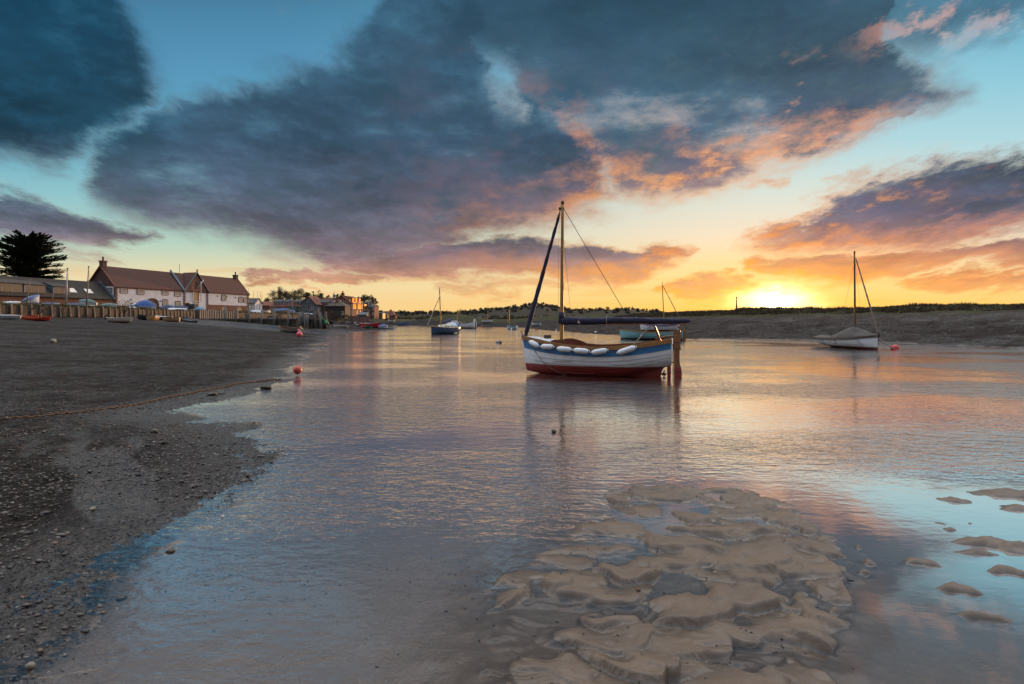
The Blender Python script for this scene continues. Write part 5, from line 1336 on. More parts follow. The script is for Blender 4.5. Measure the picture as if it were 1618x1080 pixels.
def gable_house(name, label, F, L, W, eave, ridge, wall, roof, over=.18, gable=None, verge=None, cat='house', wall_parts=True, hip=0.0, z0=None, group=None):
    """walls and pitched roof; the front is F, the body lies behind it"""
    z0 = F.z0 if z0 is None else z0
    r = thing(name, label, cat, F.w(L / 2, -W / 2, z0), 0, group)
    inv = Vector(r.location)
    def fin(m, nm, mat, parent=None, sharp=None):
        m.v = [tuple(Vector(p) - inv) for p in m.v]
        return m.build(nm, mat, parent or r, sharp=sharp)
    m = MB(); g = F.w
    a, b, c, d = g(0, 0, z0 - .8), g(L, 0, z0 - .8), g(L, -W, z0 - .8), g(0, -W, z0 - .8)
    A, B, C, D = g(0, 0, eave), g(L, 0, eave), g(L, -W, eave), g(0, -W, eave)
    if hip: m.add([a, b, c, d, A, B, C, D], [(0, 1, 5, 4), (1, 2, 6, 5), (2, 3, 7, 6), (3, 0, 4, 7)])
    else:
        R0, R1 = g(0, -W / 2, ridge - .1), g(L, -W / 2, ridge - .1)
        m.add([a, b, c, d, A, B, C, D, R0, R1], [(0, 1, 5, 4), (2, 3, 7, 6)]); bb = 0
        m.mat(1); m.face((1, 2, 6, 9, 5)); m.face((3, 0, 4, 8, 7)); m.mat(0)
    fin(m, 'wall', [wall, gable or wall])
    # roof: two tiled slabs, local x along the ridge so the tiling runs up the slope
    sl = (ridge - eave) / (W / 2); m = MB(); th = .14
    for sg in (0, 1):
        n0 = over if sg == 0 else -W - over; nr = -W / 2; zr = ridge; ze = eave - sl * over
        h = hip
        p = [g(-over * (hip == 0), n0, ze), g(L + over * (hip == 0), n0, ze), g(L - h + (.0 if h else over), nr, zr), g(h - (0 if h else over), nr, zr)]
        if hip: p[0] = g(-over, n0, ze); p[1] = g(L + over, n0, ze)
        q = [x + Vector((0, 0, th)) for x in p]
        if sg: p, q = p[::-1], q[::-1]
        m.add(p + q, [(3, 2, 1, 0), (4, 5, 6, 7)] + [(i, (i + 1) % 4, 4 + (i + 1) % 4, 4 + i) for i in range(4)])
    if hip:
        for e in (0, 1):
            t0 = -over if e == 0 else L + over; tr = hip if e == 0 else L - hip; ze = eave - sl * over
            p = [g(t0, over, ze), g(tr, -W / 2, ridge), g(t0, -W - over, ze)]
            q = [x + Vector((0, 0, th)) for x in p]
            if e: p, q = p[::-1], q[::-1]
            m.add(p + q, [(2, 1, 0), (3, 4, 5), (0, 1, 4, 3), (1, 2, 5, 4), (2, 0, 3, 5)])
    rf = MB(); Rz = Matrix.Rotation(-math.atan2(F.d.y, F.d.x), 3, 'Z')
    rf.v = [tuple(Rz @ (Vector(x) - inv)) for x in m.v]; rf.f = m.f; rf.mi = m.mi; rf.sm = m.sm
    ro = rf.build('roof', roof, r); ro.rotation_euler = (0, 0, math.atan2(F.d.y, F.d.x))
    if verge:
        m = MB()
        for tt in (-over - .05, L + over + .05)[:1 if verge == 'first' else 2]:
            for sg in (0, 1):
                n0 = over if sg == 0 else -W - over
                p = [g(tt - .07, n0, eave - sl * over - .05), g(tt + .10, n0, eave - sl * over - .05), g(tt + .10, -W / 2, ridge - .05), g(tt - .07, -W / 2, ridge - .05)]
                q = [x + Vector((0, 0, .26)) for x in p]
                mm = MB(); mm.add(p + q, [(3, 2, 1, 0), (4, 5, 6, 7)] + [(i, (i + 1) % 4, 4 + (i + 1) % 4, 4 + i) for i in range(4)])
                fin(mm, 'verge', trim_red if verge is not True else lead)
    r['_inv'] = 0; del r['_inv']
    class Proxy: pass
    P = Front((F.P.x, F.P.y), 0, F.z0); P.P = F.P - inv; P.d, P.n = F.d, F.n
    P.t_of, P.z_at = F.t_of, F.z_at
    P.w = lambda t, n, z: P.P + P.d * t + P.n * n + Vector((0, 0, z))
    return r, P, fin
def chimney(P, root, t, n, z0, z1, w=.7, mat=brick_dark, pots=1):
    m = MB(); P.slab(m, t - w/2, t + w/2, z0, z1, n - w/2, n + w/2); P.slab(m, t - w/2 - .08, t + w/2 + .08, z1 - .16, z1 + .04, n - w/2 - .08, n + w/2 + .08)
    c = m.build('chimney', mat, root)
    for k in range(pots):
        m = MB(); m.lathe([(.16, 0), (.13, .55), (.17, .6), (.17, .75), (.05, .75)], 10, P.w(t + (k - (pots - 1) / 2) * .4, n, z1)); m.build('chimney_pot', trim_red, c)
    return c
def dormer(P, root, t, w, zb, h, eave, ridge, W, fr=frame_g, roof=None, bars=(2, 0), cheek=lead, wall_in=.15, pane=None):
    """shed dormer: window wall set back from the eave, its roof running up to the main slope"""
    sl = (ridge - eave) / (W / 2); nb = -(zb - eave) / sl - .02
    zt = zb + h; nr = min(-(zt + .12 + .5 - eave) / sl - .0, -.2)
    m = MB()
    za = eave + sl * (-nr)
    for tt in (t - w/2, t + w/2):
        p = [P.w(tt, nb, zb), P.w(tt, nb, zt), P.w(tt, nr, za), P.w(tt, -(zb - eave) / sl, zb)]
        m.prism(p, P.d * -.04, P.d * .04)
    dm = m.build('dormer', cheek, root)
    m = MB(); p = [P.w(t - w/2 - .12, nb + .18, zt + .02), P.w(t + w/2 + .12, nb + .18, zt + .02), P.w(t + w/2 + .12, nr - .3, za + .16), P.w(t - w/2 - .12, nr - .3, za + .16)]
    q = [x + Vector((0, 0, .1)) for x in p]
    m.add(p + q, [(3, 2, 1, 0), (4, 5, 6, 7)] + [(i, (i + 1) % 4, 4 + (i + 1) % 4, 4 + i) for i in range(4)]); m.build('dormer_roof', roof or pantile_b, dm)
    Q = Front((0, 0), 0, 0); Q.P, Q.d, Q.n = P.P + P.n * nb, P.d, P.n
    Q.w = lambda tt, n, z: Q.P + Q.d * tt + Q.n * n + Vector((0, 0, z))
    m = MB(); Q.slab(m, t - w/2, t + w/2, zb - .25, zb + .02, -.2, .06); m.build('dormer_sill', fr, dm)
    add_window(Q, dm, t, zb, w, h, fr, bars=bars, pane=pane)
    return dm

def warehouse():
    F = Front((-69.7, 100), math.atan2(.961, .276), 3.4)
    L = F.t_of(392.5); W = 6.6; E, R = 7.62, 11.2
    r, P, fin = gable_house('warehouse', 'long white flint warehouse with brown pantile roof, brick gables and arched doors on the quay', F, L, W, E, R, flint, pantile, gable=brick_dark, verge='both', cat='warehouse')
    def zz(u, v): return F.z_at(F.t_of(u), v)
    # brick trim: plinth, corner quoins, eaves course, piers
    tg0, tg1 = F.t_of(291), F.t_of(327.5)
    m = MB(); P.slab(m, -.02, tg0 - .2, 2.6, 4.22, -.1, .06); m.build('plinth', brick_dark, r)
    m = MB(); P.slab(m, tg1 + .3, L + .02, 2.6, 4.95, -.1, .07); m.build('plinth', brick_red, r)
    def quoins(t, z0, z1, nm='quoin', mat=brick_red):
        m = MB(); P.slab(m, t - .16, t + .16, z0, z1, -.1, .07); z = z0 + .1; k = 0
        while z < z1 - .2: P.slab(m, t - .30, t + .30, z, z + .23, -.1, .055); z += .46
        m.build(nm, mat, r)
    quoins(.12, 3.0, E - .05); quoins(tg0, 3.0, E + .0); quoins(tg1, 3.0, E + .0); quoins(L - .14, 3.0, E - .05)
    m = MB(); P.slab(m, .3, tg0 - .3, E - .28, E - .04, -.05, .10); m.build('eaves_course', brick_red, r)
    m = MB(); P.slab(m, tg1 + .3, L - .3, E - .22, E - .04, -.05, .10); m.build('eaves_course', brick_red, r)
    for u, v0, v1, w in ((195.5, 453, 462.2, 1.15), (222, 454.2, 464.3, 1.15), (260.6, 456.6, 465.4, 1.1), (280.6, 457.6, 467.2, 1.15)):
        t = F.t_of(u); add_window(P, r, t, zz(u, v1), w, zz(u, v0) - zz(u, v1), frame_w, brick_red, (2, 2), quoin=True)
    for u, v0, v1, w in ((261, 474.5, 482.6, 1.0), (281, 477, 483, 1.1)):
        t = F.t_of(u); add_window(P, r, t, zz(u, v1), w, zz(u, v0) - zz(u, v1), frame_w, brick_dark, (1, 0), arch=True)
    for u, v0, v1, w in ((353.3, 467, 474.6, 1.0), (380.3, 470.2, 477, 1.0), (388.3, 471.4, 477.4, .95)):
        t = F.t_of(u); add_window(P, r, t, zz(u, v1), w, zz(u, v0) - zz(u, v1), frame_w, brick_dark, (1, 2), arch=True, quoin=True)
    for u, v0, v1, w in ((353.3, 484.5, 491.8, 1.35), (377.4, 485, 491.3, 1.2)):
        t = F.t_of(u); z0_, z1_ = zz(u, v1), zz(u, v0); n = 8
        m = MB(); pts = [P.w(t - w/2, 0, z0_), P.w(t + w/2, 0, z0_)] + [P.w(t + w/2 * math.cos(PI * k / n), 0, z1_ - .2 + .22 * math.sin(PI * k / n)) for k in range(n + 1)]
        m.prism(pts, P.n * .02, P.n * .10); sh = m.build('shutter', door_o, r)
        m = MB(); pts = [P.w(t - w/2 - .22, 0, z1_ - .2), P.w(t + w/2 + .22, 0, z1_ - .2)] + [P.w(t + (w/2 + .22) * math.cos(PI * k / n), 0, z1_ - .1 + .42 * math.sin(PI * k / n)) for k in range(n + 1)]
        m.prism(pts, P.n * .02, P.n * .085); m.build('arch_head', brick_red, sh)
    # arched barn door
    t = F.t_of(241); w = 2 * (F.t_of(251) - F.t_of(241)); zt = zz(241, 470.6); n = 14; zs = zt - w * .40
    m = MB(); R1 = w / 2; R2 = R1 - .33
    ring = [P.w(t - R1, 0, 3.2)] + [P.w(t - R1 * math.cos(PI * k / n), 0, zs + w * .40 * math.sin(PI * k / n)) for k in range(n + 1)] + [P.w(t + R1, 0, 3.2)]
    inn = [P.w(t - R2, 0, 3.2)] + [P.w(t - R2 * math.cos(PI * k / n), 0, zs + (w * .40 - .33) * math.sin(PI * k / n)) for k in range(n + 1)] + [P.w(t + R2, 0, 3.2)]
    for i in range(len(ring) - 1): m.prism([ring[i], ring[i + 1], inn[i + 1], inn[i]], P.n * -.05, P.n * .09)
    dr = m.build('arched_door', brick_dark, r)
    m = MB(); m.prism(inn, P.n * -.02, P.n * .03); m.build('door_head', dark_wood, dr)
    for sg in (-1, 1):
        m = MB(); P.slab(m, t + sg * .03, t + sg * (R2 - .02), 3.2, zs + .1, -.02, .055); m.build('door_leaf', door_w, dr)
    # brick cross gable with loading door
    tc = (tg0 + tg1) / 2; zap = 11.25; G = MB(); hw = (tg1 - tg0) / 2
    pts = [P.w(tg0 - .05, 0, E - .05), P.w(tg1 + .05, 0, E - .05), P.w(tc, 0, zap)]
    G.prism(pts, P.n * -.2, P.n * .14); G.build('cross_gable', brick_red, r)
    m = MB()
    for sg in (-1, 1):
        p = [P.w(tc + sg * (hw + .25), .30, E - .3), P.w(tc, .30, zap + .1), P.w(tc, -W / 2, zap + .1), P.w(tc + sg * (hw + .25), -.05, E - .3)]
        q = [x + Vector((0, 0, .14)) for x in p]
        mm = MB(); mm.add(p + q, [(3, 2, 1, 0), (4, 5, 6, 7)] + [(i, (i + 1) % 4, 4 + (i + 1) % 4, 4 + i) for i in range(4)]); mm.build('cross_roof', pantile, r)
        mm = MB(); pp = [P.w(tc + sg * (hw + .30), .33, E - .32), P.w(tc, .33, zap + .16), P.w(tc, .33, zap + .34), P.w(tc + sg * (hw + .36), .33, E - .14)]
        mm.prism(pp, P.n * -.06, P.n * .05); mm.build('verge', lead, r)
    m = MB(); m.lathe([(.05, 0), (.16, .15), (.09, .3), (.17, .45), (.02, .7)], 8, P.w(tc, .3, zap + .2)); m.build('finial', dark_wood, r)
    def slab_part(nm, u0, u1, v0, v1, n0, n1, mat):
        m = MB(); um = (u0 + u1) / 2; P.slab(m, F.t_of(u0), F.t_of(u1), zz(um, v1), zz(um, v0), n0, n1); return m.build(nm, mat, r)
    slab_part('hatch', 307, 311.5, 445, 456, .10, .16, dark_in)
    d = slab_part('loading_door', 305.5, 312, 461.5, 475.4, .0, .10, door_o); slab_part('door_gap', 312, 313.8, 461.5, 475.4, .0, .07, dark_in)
    slab_part('door_frame', 304.6, 305.4, 461, 476, .0, .12, frame_w); slab_part('door_sill', 304.6, 314.2, 475.6, 476.6, .0, .25, frame_w)
    slab_part('lower_shutter', 307, 313, 478.5, 487, .0, .09, pm('pale_shutter', (.62, .42, .24), (.5, .34, .2), 4, .5))
    m = MB(); P.slab(m, F.t_of(313.6), F.t_of(318.5), 3.2, zz(316, 470), .0, .10); m.build('smooth_render', pm('white_render', (.70, .67, .66), (.6, .57, .56), 4, .7), r)
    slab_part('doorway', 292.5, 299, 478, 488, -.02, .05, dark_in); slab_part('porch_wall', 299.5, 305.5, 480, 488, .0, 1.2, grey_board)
    m = MB(); t1 = F.t_of(314.5); m.tube([P.w(t1, .5, zz(314.5, 476)), P.w(t1, .5, zz(314.5, 444))], .06, 6); m.build('flag_pole', frame_w, r)
    m = MB(); m.tube([P.w(F.t_of(309), .5, zz(309, 455)), P.w(F.t_of(319), .5, zz(319, 442))], .05, 6); m.build('hoist_arm', frame_w, r)
    # roof step with lead edge, chimneys, aerial
    sl = (R - E) / (W / 2)
    m = MB(); p = [P.w(tg0 - .35, .2, E - .1), P.w(tg0 + .05, .2, E - .1), P.w(tg0 + .05, -W / 2, R + .35), P.w(tg0 - .35, -W / 2, R + .35)]
    q = [x + Vector((0, 0, .3)) for x in p]; m.add(p + q, [(3, 2, 1, 0), (4, 5, 6, 7)] + [(i, (i + 1) % 4, 4 + (i + 1) % 4, 4 + i) for i in range(4)]); m.build('parapet', lead, r)
    chimney(P, r, .35, -W / 2, R - .6, R + 1.0, .8); chimney(P, r, L - .35, -W / 2, R - .5, R + .9, .8)
    m = MB(); m.tube([P.w(tg0 + 2.0, -W / 2, R), P.w(tg0 + 2.0, -W / 2, R + 2.0)], .04, 5); m.build('aerial', dark_rope, r)
    # the white patch and little window in the near gable
    m = MB(); g0 = [P.w(-.0, -.35, 5.55), P.w(0, -2.35, 7.25), P.w(0, -2.35, 7.62), P.w(0, -.35, 7.62)]
    m.prism(g0, P.d * -.05, P.d * .02); m.build('painted_patch', pm('white_render', (.7, .67, .66)), r)
    Q = Front((0, 0), 0, 0); Q.P, Q.d, Q.n = P.P - P.d * .05, -P.n * -1, -P.d
    Q.d = P.n; Q.w = lambda tt, n, z: Q.P + Q.d * tt + Q.n * n + Vector((0, 0, z))
    add_window(Q, r, -1.25, 6.55, .75, .62, frame_w, brick_dark, (1, 1))
    m = MB()
    for u, v in ((207, 473.2), (253.2, 475.5), (344, 467.3), (358, 468.6), (372, 469.8)):
        mm = MB(); tt = F.t_of(u); mm.lathe([(.14, 0), (.14, .05), (.02, .06)], 10, P.w(tt, .01, zz(u, v)), P.n.to_track_quat('Z', 'Y').to_matrix()); mm.build('tie_plate', dark_in, r)
    return F
WF = warehouse()

def cottage():
    F = Front((-69.7 - .276 * 34, 100 - .961 * 34), math.atan2(.961, .276), 3.3)
    E, R, W, L = 5.35, 8.25, 6.6, 33.8
    r, P, fin = gable_house('long_house', 'low red brick house with brown roof and three wide dormer windows beside the warehouse', F, L, W, E, R, brick_red, pantile_b, over=.22)
    for u, w, v0, v1 in ((14, 4.1, 447.5, 462), (58.5, 3.0, 450.5, 463.5), (100.5, 2.55, 453.5, 465)):
        t = F.t_of(u) ; sl = (R - E) / (W / 2)
        Y = (F.P.y + F.d.y * t) + .3
        dormer(P, r, t, w, pz(v1, Y), pz(v0, Y) - pz(v1, Y), E, R, W, frame_g, pantile_b, (2, 0))
    for u, v in ((123, 458.5), (149, 460.5)):
        t = F.t_of(u) ; sl = (R - E) / (W / 2); n = -1.15
        p = [P.w(t - .75, n + .45, E - sl * (n + .45) + .17), P.w(t + .55, n + .45, E - sl * (n + .45) + .17), P.w(t + .55, n - .45, E - sl * (n - .45) + .17), P.w(t - .75, n - .45, E - sl * (n - .45) + .17)]
        m = MB(); q = [x + Vector((0, 0, .07)) for x in p]; m.add(p + q, [(3, 2, 1, 0), (4, 5, 6, 7)] + [(i, (i + 1) % 4, 4 + (i + 1) % 4, 4 + i) for i in range(4)])
        s = m.build('skylight', lead, r)
        p = [x.lerp((q[0] + q[2]) / 2, .14) + Vector((0, 0, .012)) for x in q]; m = MB(); m.quad(*p); m.build('pane', glass, s)
    m = MB(); sl = (R - E) / (W / 2)
    p = [P.w(L - .25, .2, E - .0), P.w(L + .0, .2, E), P.w(L, -W / 2, R + .22), P.w(L - .25, -W / 2, R + .22)]
    q = [x + Vector((0, 0, .2)) for x in p]; m.add(p + q, [(3, 2, 1, 0), (4, 5, 6, 7)] + [(i, (i + 1) % 4, 4 + (i + 1) % 4, 4 + i) for i in range(4)]); m.build('flashing', lead, r)
    m = MB(); P.slab(m, 0, L, E - .12, E - .02, .18, .30); m.build('gutter', dark_in, r)
    return F
cottage()

def vhouse(name, label, u0, u1, Y, vb, ve, vr, W, wall, roof, ang=0.0, hip=0.0, gable=None, cat='house', over=.2, verge=None):
    z0 = pz(vb, Y); F = Front((px(u0, Y), Y), ang, z0); L = px(u1, Y) - px(u0, Y)
    if ang: L = L / math.cos(ang)
    r, P, fin = gable_house(name, label, F, L, W, pz(ve, Y), pz(vr, Y + W / 2), wall, roof, over, gable, verge, cat, hip=hip)
    return r, P, F, L, W, pz(ve, Y), pz(vr, Y + W / 2), z0
# white outhouse past the warehouse, red shed behind it
r, P, F, L, W, E, R, z0 = vhouse('outhouse', 'small white outhouse with dark roof just past the end of the warehouse', 388, 402.5, 150, 487, 479, 471.5, 4.5, flint, slate)
add_window(P, r, L - 1.0, z0 + 1.0, .6, .9, frame_w); add_window(P, r, L - 2.1, z0 + .5, .5, 1.2, frame_w)
vhouse('shed', 'long low red roofed shed behind the laid up masts', 399, 427, 205, 487, 482.5, 476.5, 6, brick_red, pantile_r)
# low house with dormers
r, P, F, L, W, E, R, z0 = vhouse('dormer_house', 'low flint house with red roof and three white dormers below the bare trees', 427.5, 478, 188, 492, 483.6, 474.6, 7, brick_mat('pale_flint', (.32, .29, .26), (.22, .20, .18), (.3, .28, .25), 1.5), pantile_r, over=.3)
for u, w in ((437, 2.6), (451, 1.8), (467, 2.4)):
    dormer(P, r, F.t_of(u), w, E + .35, 1.15, E, R, W, frame_w, slate, (1, 0))
for k in range(4): add_window(P, r, 1.4 + k * 2.6, z0 + .5, .9, 1.1, frame_w)
m = MB(); P.slab(m, 6.0, 9.0, z0 - .5, z0 + 1.9, .05, .9); m.build('porch', grey_board, r)
# grey boarded house, gable to the water
Y = 186; z0 = pz(492, Y)
F = Front((px(477, Y), Y), 0, z0)
r = thing('boarded_house', 'grey boarded house with steep red roof, gable end facing the creek', 'house', (px(487, Y), Y + 4.5, z0))
def boarded():
    loc = Vector(r.location); w = px(500, Y) - px(477, Y); x0 = -w / 2; D = 9; ez, rz_ = pz(479.5, Y) - z0, pz(468, Y) - z0
    m = MB(); a = [(x0, -D/2, -.8), (-x0, -D/2, -.8), (-x0, -D/2, ez), (0, -D/2, rz_), (x0, -D/2, ez)]
    b = [(p[0], D/2, p[2]) for p in a]
    m.add(a + b, [(0, 1, 2, 3, 4), (9, 8, 7, 6, 5), (1, 6, 7, 2), (5, 0, 4, 9)]); m.build('wall', grey_board, r)
    m = MB()
    for sg in (-1, 1):
        e = Vector((sg * (-x0 + .35), 0, ez - .35 * (rz_ - ez) / -x0)); t_ = Vector((0, 0, rz_))
        p = [e + Vector((0, -D/2 - .3, 0)), t_ + Vector((0, -D/2 - .3, 0)), t_ + Vector((0, D/2 + .3, 0)), e + Vector((0, D/2 + .3, 0))]
        q = [x + Vector((0, 0, .18)) for x in p]
        if sg > 0: p, q = p[::-1], q[::-1]
        m.add(p + q, [(0, 1, 2, 3), (7, 6, 5, 4)] + [(i, 4 + i, 4 + (i + 1) % 4, (i + 1) % 4) for i in range(4)])
    rf = MB(); rf.v = [(p[1], -p[0], p[2]) for p in m.v]; rf.f = m.f; rf.mi = m.mi; rf.sm = m.sm
    o = rf.build('roof', pantile_r, r); o.rotation_euler = (0, 0, PI / 2)
    Q = Front((0, 0), 0, 0); Q.P = Vector((0, -D/2, 0))
    for tt, zz_, w_, h_ in ((0, 3.0, .9, 1.1), (-1.3, .6, .9, 1.5), (.4, .3, 1.5, 1.9), (1.6, .5, .7, 1.3)): add_window(Q, r, tt, zz_, w_, h_, frame_g)
    m = MB(); s = Vector((1.6, -1.2, ez + (rz_ - ez) * (1 - 1.6 / -x0) + .22))
    sl = (rz_ - ez) / -x0
    m.quad(s + Vector((-.3, -.4, .3 * sl)), s + Vector((.3, -.4, -.3 * sl)), s + Vector((.3, .4, -.3 * sl)), s + Vector((-.3, .4, .3 * sl))); m.build('skylight', glass, r)
boarded()
# brown hipped house, mossy barn
r, P, F, L, W, E, R, z0 = vhouse('hipped_house', 'brown roofed house with hipped end and grey window bay beside the boarded house', 492, 541, 192, 497, 484, 470.5, 9, brick_red, tile_mat('brown_red_tile', (.13, .055, .035), (.085, .04, .028), (.07, .055, .03), .3), hip=3.2)
dormer(P, r, F.t_of(511), 3.0, E + .2, 1.2, E, R, W, frame_g, slate, (2, 0)); 
for t_ in (7.2, 9.0):
    m = MB(); sl = (R - E) / (W / 2); n = -2.6; c = P.w(t_, n, E - sl * n + .2); m.quad(c + P.d * -.35 + P.n * .3 - Vector((0, 0, .3 * sl)), c + P.d * .35 + P.n * .3 - Vector((0, 0, .3 * sl)), c + P.d * .35 - P.n * .3 + Vector((0, 0, .3 * sl)), c - P.d * .35 - P.n * .3 + Vector((0, 0, .3 * sl))); m.build('skylight', pm('skylight_glass', (.5, .5, .52), None, 3, .2), r)
r, P, F, L, W, E, R, z0 = vhouse('barn', 'dark tarred barn with mossy hipped roof in front of the tall lit house', 515, 545, 180, 499, 483.2, 475.5, 6, black_board, tile_mat('mossy_tile', (.075, .048, .034), (.05, .036, .028), (.085, .08, .035), .8), hip=2.6)
chimney(P, r, 2.8, -2.2, E, R + .6, .9, brick_red)
m = MB(); P.slab(m, 2.2, 3.8, E + .5, E + .62, -1.2, -.6); m.build('flashing', frame_w, r)
add_window(P, r, 5.2, z0 + .3, .8, 1.2, frame_w)
# the tall house whose glazed side faces the sunset
Y = 195; z0 = pz(499, Y); F = Front((px(556, Y), Y), PI / 2 - .078, z0)
r, P, fin = gable_house('tall_house', 'tall brick house with large windows glowing orange in the sunset', F, 11.5, 7.5, pz(478.5, Y), pz(466.5, Y), brick_red, pantile_r, .3)
E, R = pz(478.5, Y), pz(466.5, Y)
def sunset_glass():
    # sunset orange put into the pane colour; rough enough to spread the low sun over the whole window
    m = bpy.data.materials.new('reflecting_glass'); m.use_nodes = True; t = NT(m.node_tree); t.n.clear()
    n = t.noise(t.obj(), .9, 3, .5)
    g = t.n.new('ShaderNodeBsdfGlossy'); t.put(g.inputs['Color'], t.mix(n, (.075, .030, .0035, 1), (.15, .072, .010, 1))); g.inputs['Roughness'].default_value = .45
    d = t.n.new('ShaderNodeBsdfDiffuse'); d.inputs['Color'].default_value = (.03, .02, .012, 1)
    a = t.n.new('ShaderNodeAddShader'); t.l.new(g.outputs[0], a.inputs[0]); t.l.new(d.outputs[0], a.inputs[1])
    o = t.n.new('ShaderNodeOutputMaterial'); t.l.new(a.outputs[0], o.inputs[0]); return m
warm_glass = sunset_glass()
for t_, w_, zb_, h_ in ((2.6, 2.6, z0 + 2.6, 2.1), (7.4, 3.4, z0 + 2.6, 2.1), (10.3, 1.2, z0 + 2.8, 1.4)):
    add_window(P, r, t_, zb_, w_, h_, door_o, bars=(2, 0), pane=warm_glass)
for t_ in (5.2, 8.4): add_window(P, r, t_, z0 + .9, .9, 1.1, door_o, bars=(1, 0), pane=warm_glass)
for t_ in (2.4, 5.4, 8.8): dormer(P, r, t_, 1.9, E + .25, 1.55, E, R, 7.5, door_o, pantile_r, (1, 0), cheek=door_o, pane=warm_glass)
Q = Front((0, 0), 0, 0); Q.P, Q.d, Q.n = P.P, -P.n * 1.0, -P.d
Q.d = -P.n; Q.P = P.P + P.n * -7.5
Q.d = P.n; Q.w = lambda tt, n, z: Q.P + Q.d * tt + Q.n * n + Vector((0, 0, z))
for t_ in (4.6, 5.9, 7.0):
    add_window(Q, r, t_, z0 + 2.5, .95, 1.5, frame_w, bars=(1, 1)); add_window(Q, r, t_, z0 + .4, .95, 1.6, frame_w, bars=(1, 1))
for k in range(4): 
    m = MB(); Q.slab(m, 4.6 + k * .7, 4.72 + k * .7, z0 + 4.4, z0 + 5.6, 0, .1); m.build('gable_strut', frame_w, r)
chimney(P, r, 1.6, -3.8, R - .6, R + .9, .9, brick_dark, 2)
m = MB(); m.lathe([(.5, 0), (.5, .6), (.35, .9), (.05, 1.5), (.03, 2.6)], 8, P.w(.3, -6.4, E + 2.0)); m.build('cupola', lead, r)
m = MB(); P.slab(m, 11.8, 14.2, z0 + 2.2, z0 + 4.3, -2.2, .3); ex = m.build('garden_room', door_o, r)
m = MB(); P.slab(m, 12.0, 14.0, z0 + 2.5, z0 + 4.1, .3, .34); m.build('pane', warm_glass, ex)
m = MB()
for k in range(9): P.slab(m, 14.2 + k * .38, 14.6 + k * .38, z0 + 2.0 - k * .28, z0 + 2.15 - k * .28, -.6, .5)
st = m.build('outside_stair', door_w, r)
m = MB(); m.tube([P.w(14.2, .5, z0 + 3.1), P.w(17.6, .5, z0 + .6)], .07, 6); m.build('stair_rail', door_o, st)
# slate house beyond
r, P, F, L, W, E, R, z0 = vhouse('slate_house', 'grey stone house with slate mansard roof and white dormer right of the tall lit house', 571, 587.5, 214, 499, 485.4, 476, 8, brick_mat('grey_stone', (.19, .165, .135), (.14, .125, .105), (.18, .16, .14), 1.8), slate, hip=1.2)
dormer(P, r, L * .45, 1.7, E + .3, 1.3, E, R, W, frame_w, slate, (1, 0)); add_window(P, r, 1.2, z0 + 1.0, .9, 1.5, frame_w); add_window(P, r, 2.6, z0 + 1.0, .8, 1.5, frame_w)
chimney(P, r, L - .4, -4, R - .8, R + .3, .8, brick_dark, 1)
r, P, F, L, W, E, R, z0 = vhouse('brick_annexe', 'narrow brick annexe with sunlit side at the right end of the village houses', 587.8, 591.5, 212, 500, 484.5, 481.5, 7, brick_red, slate)
for k in (0, 1): add_window(P, r, L / 2, z0 + .5 + 1.9 * k, .5, 1.2, frame_w)
vhouse('shed', 'long low timber shed between the brick annexe and the pyramid roof', 592, 604.5, 226, 500, 494.8, 493.2, 5, door_w, slate)
vhouse('shed', 'small slate roofed shed left of the pyramid roof', 602, 611, 246, 499.5, 497, 493.8, 5, black_board, slate)
vhouse('pyramid_house', 'house with a tall pyramid shaped red roof on the green bank', 607.5, 624, 262, 500, 498, 488.5, 4.8, brick_red, pantile_r, hip=2.4)
vhouse('far_house', 'tiny far white house below the distant hill', 811, 818, 620, 503.6, 502.2, 500.8, 8, flint, slate)
vhouse('far_house', 'tiny far low house among trees left of the small sailing boat mast', 753, 760, 640, 502.6, 501.4, 500.2, 8, brick_gar, slate)
# walls and sheds at the village hard
def bar_wall(name, label, cat, p0, p1, z0, z1, th, mat, cap=None):
    a, b = Vector((*p0, 0)), Vector((*p1, 0)); c = (a + b) / 2; d = b - a
    r = thing(name, label, cat, (c.x, c.y, z0), math.atan2(d.y, d.x))
    m = MB(); m.box((0, 0, (z1 - z0) / 2 - .4), (d.length, th, z1 - z0 + .8)); m.build('wall_body', mat, r)
    if cap: m = MB(); m.box((0, 0, z1 - z0 + .05), (d.length + .1, th + .12, .1)); m.build('coping', cap, r)
    for k in range(int(d.length / 3)):
        m = MB(); m.box((-d.length / 2 + 1.5 + 3 * k, -th / 2 - .06, (z1 - z0) / 2 - .4), (.35, .14, z1 - z0 + .8)); m.build('pier', mat, r)
    return r
bar_wall('garden_wall', 'brick garden wall below the tall lit house', 'wall', (px(550, 168), 168), (px(584, 164), 164), pz(507, 166), pz(499.5, 166), .35, brick_gar, brick_dark)
vhouse('boat_shed', 'grey weathered plank shed standing behind the brick garden wall', 565, 579, 172, 500.5, 497, 493.6, 3.2, grey_wood, grey_board, cat='shed')

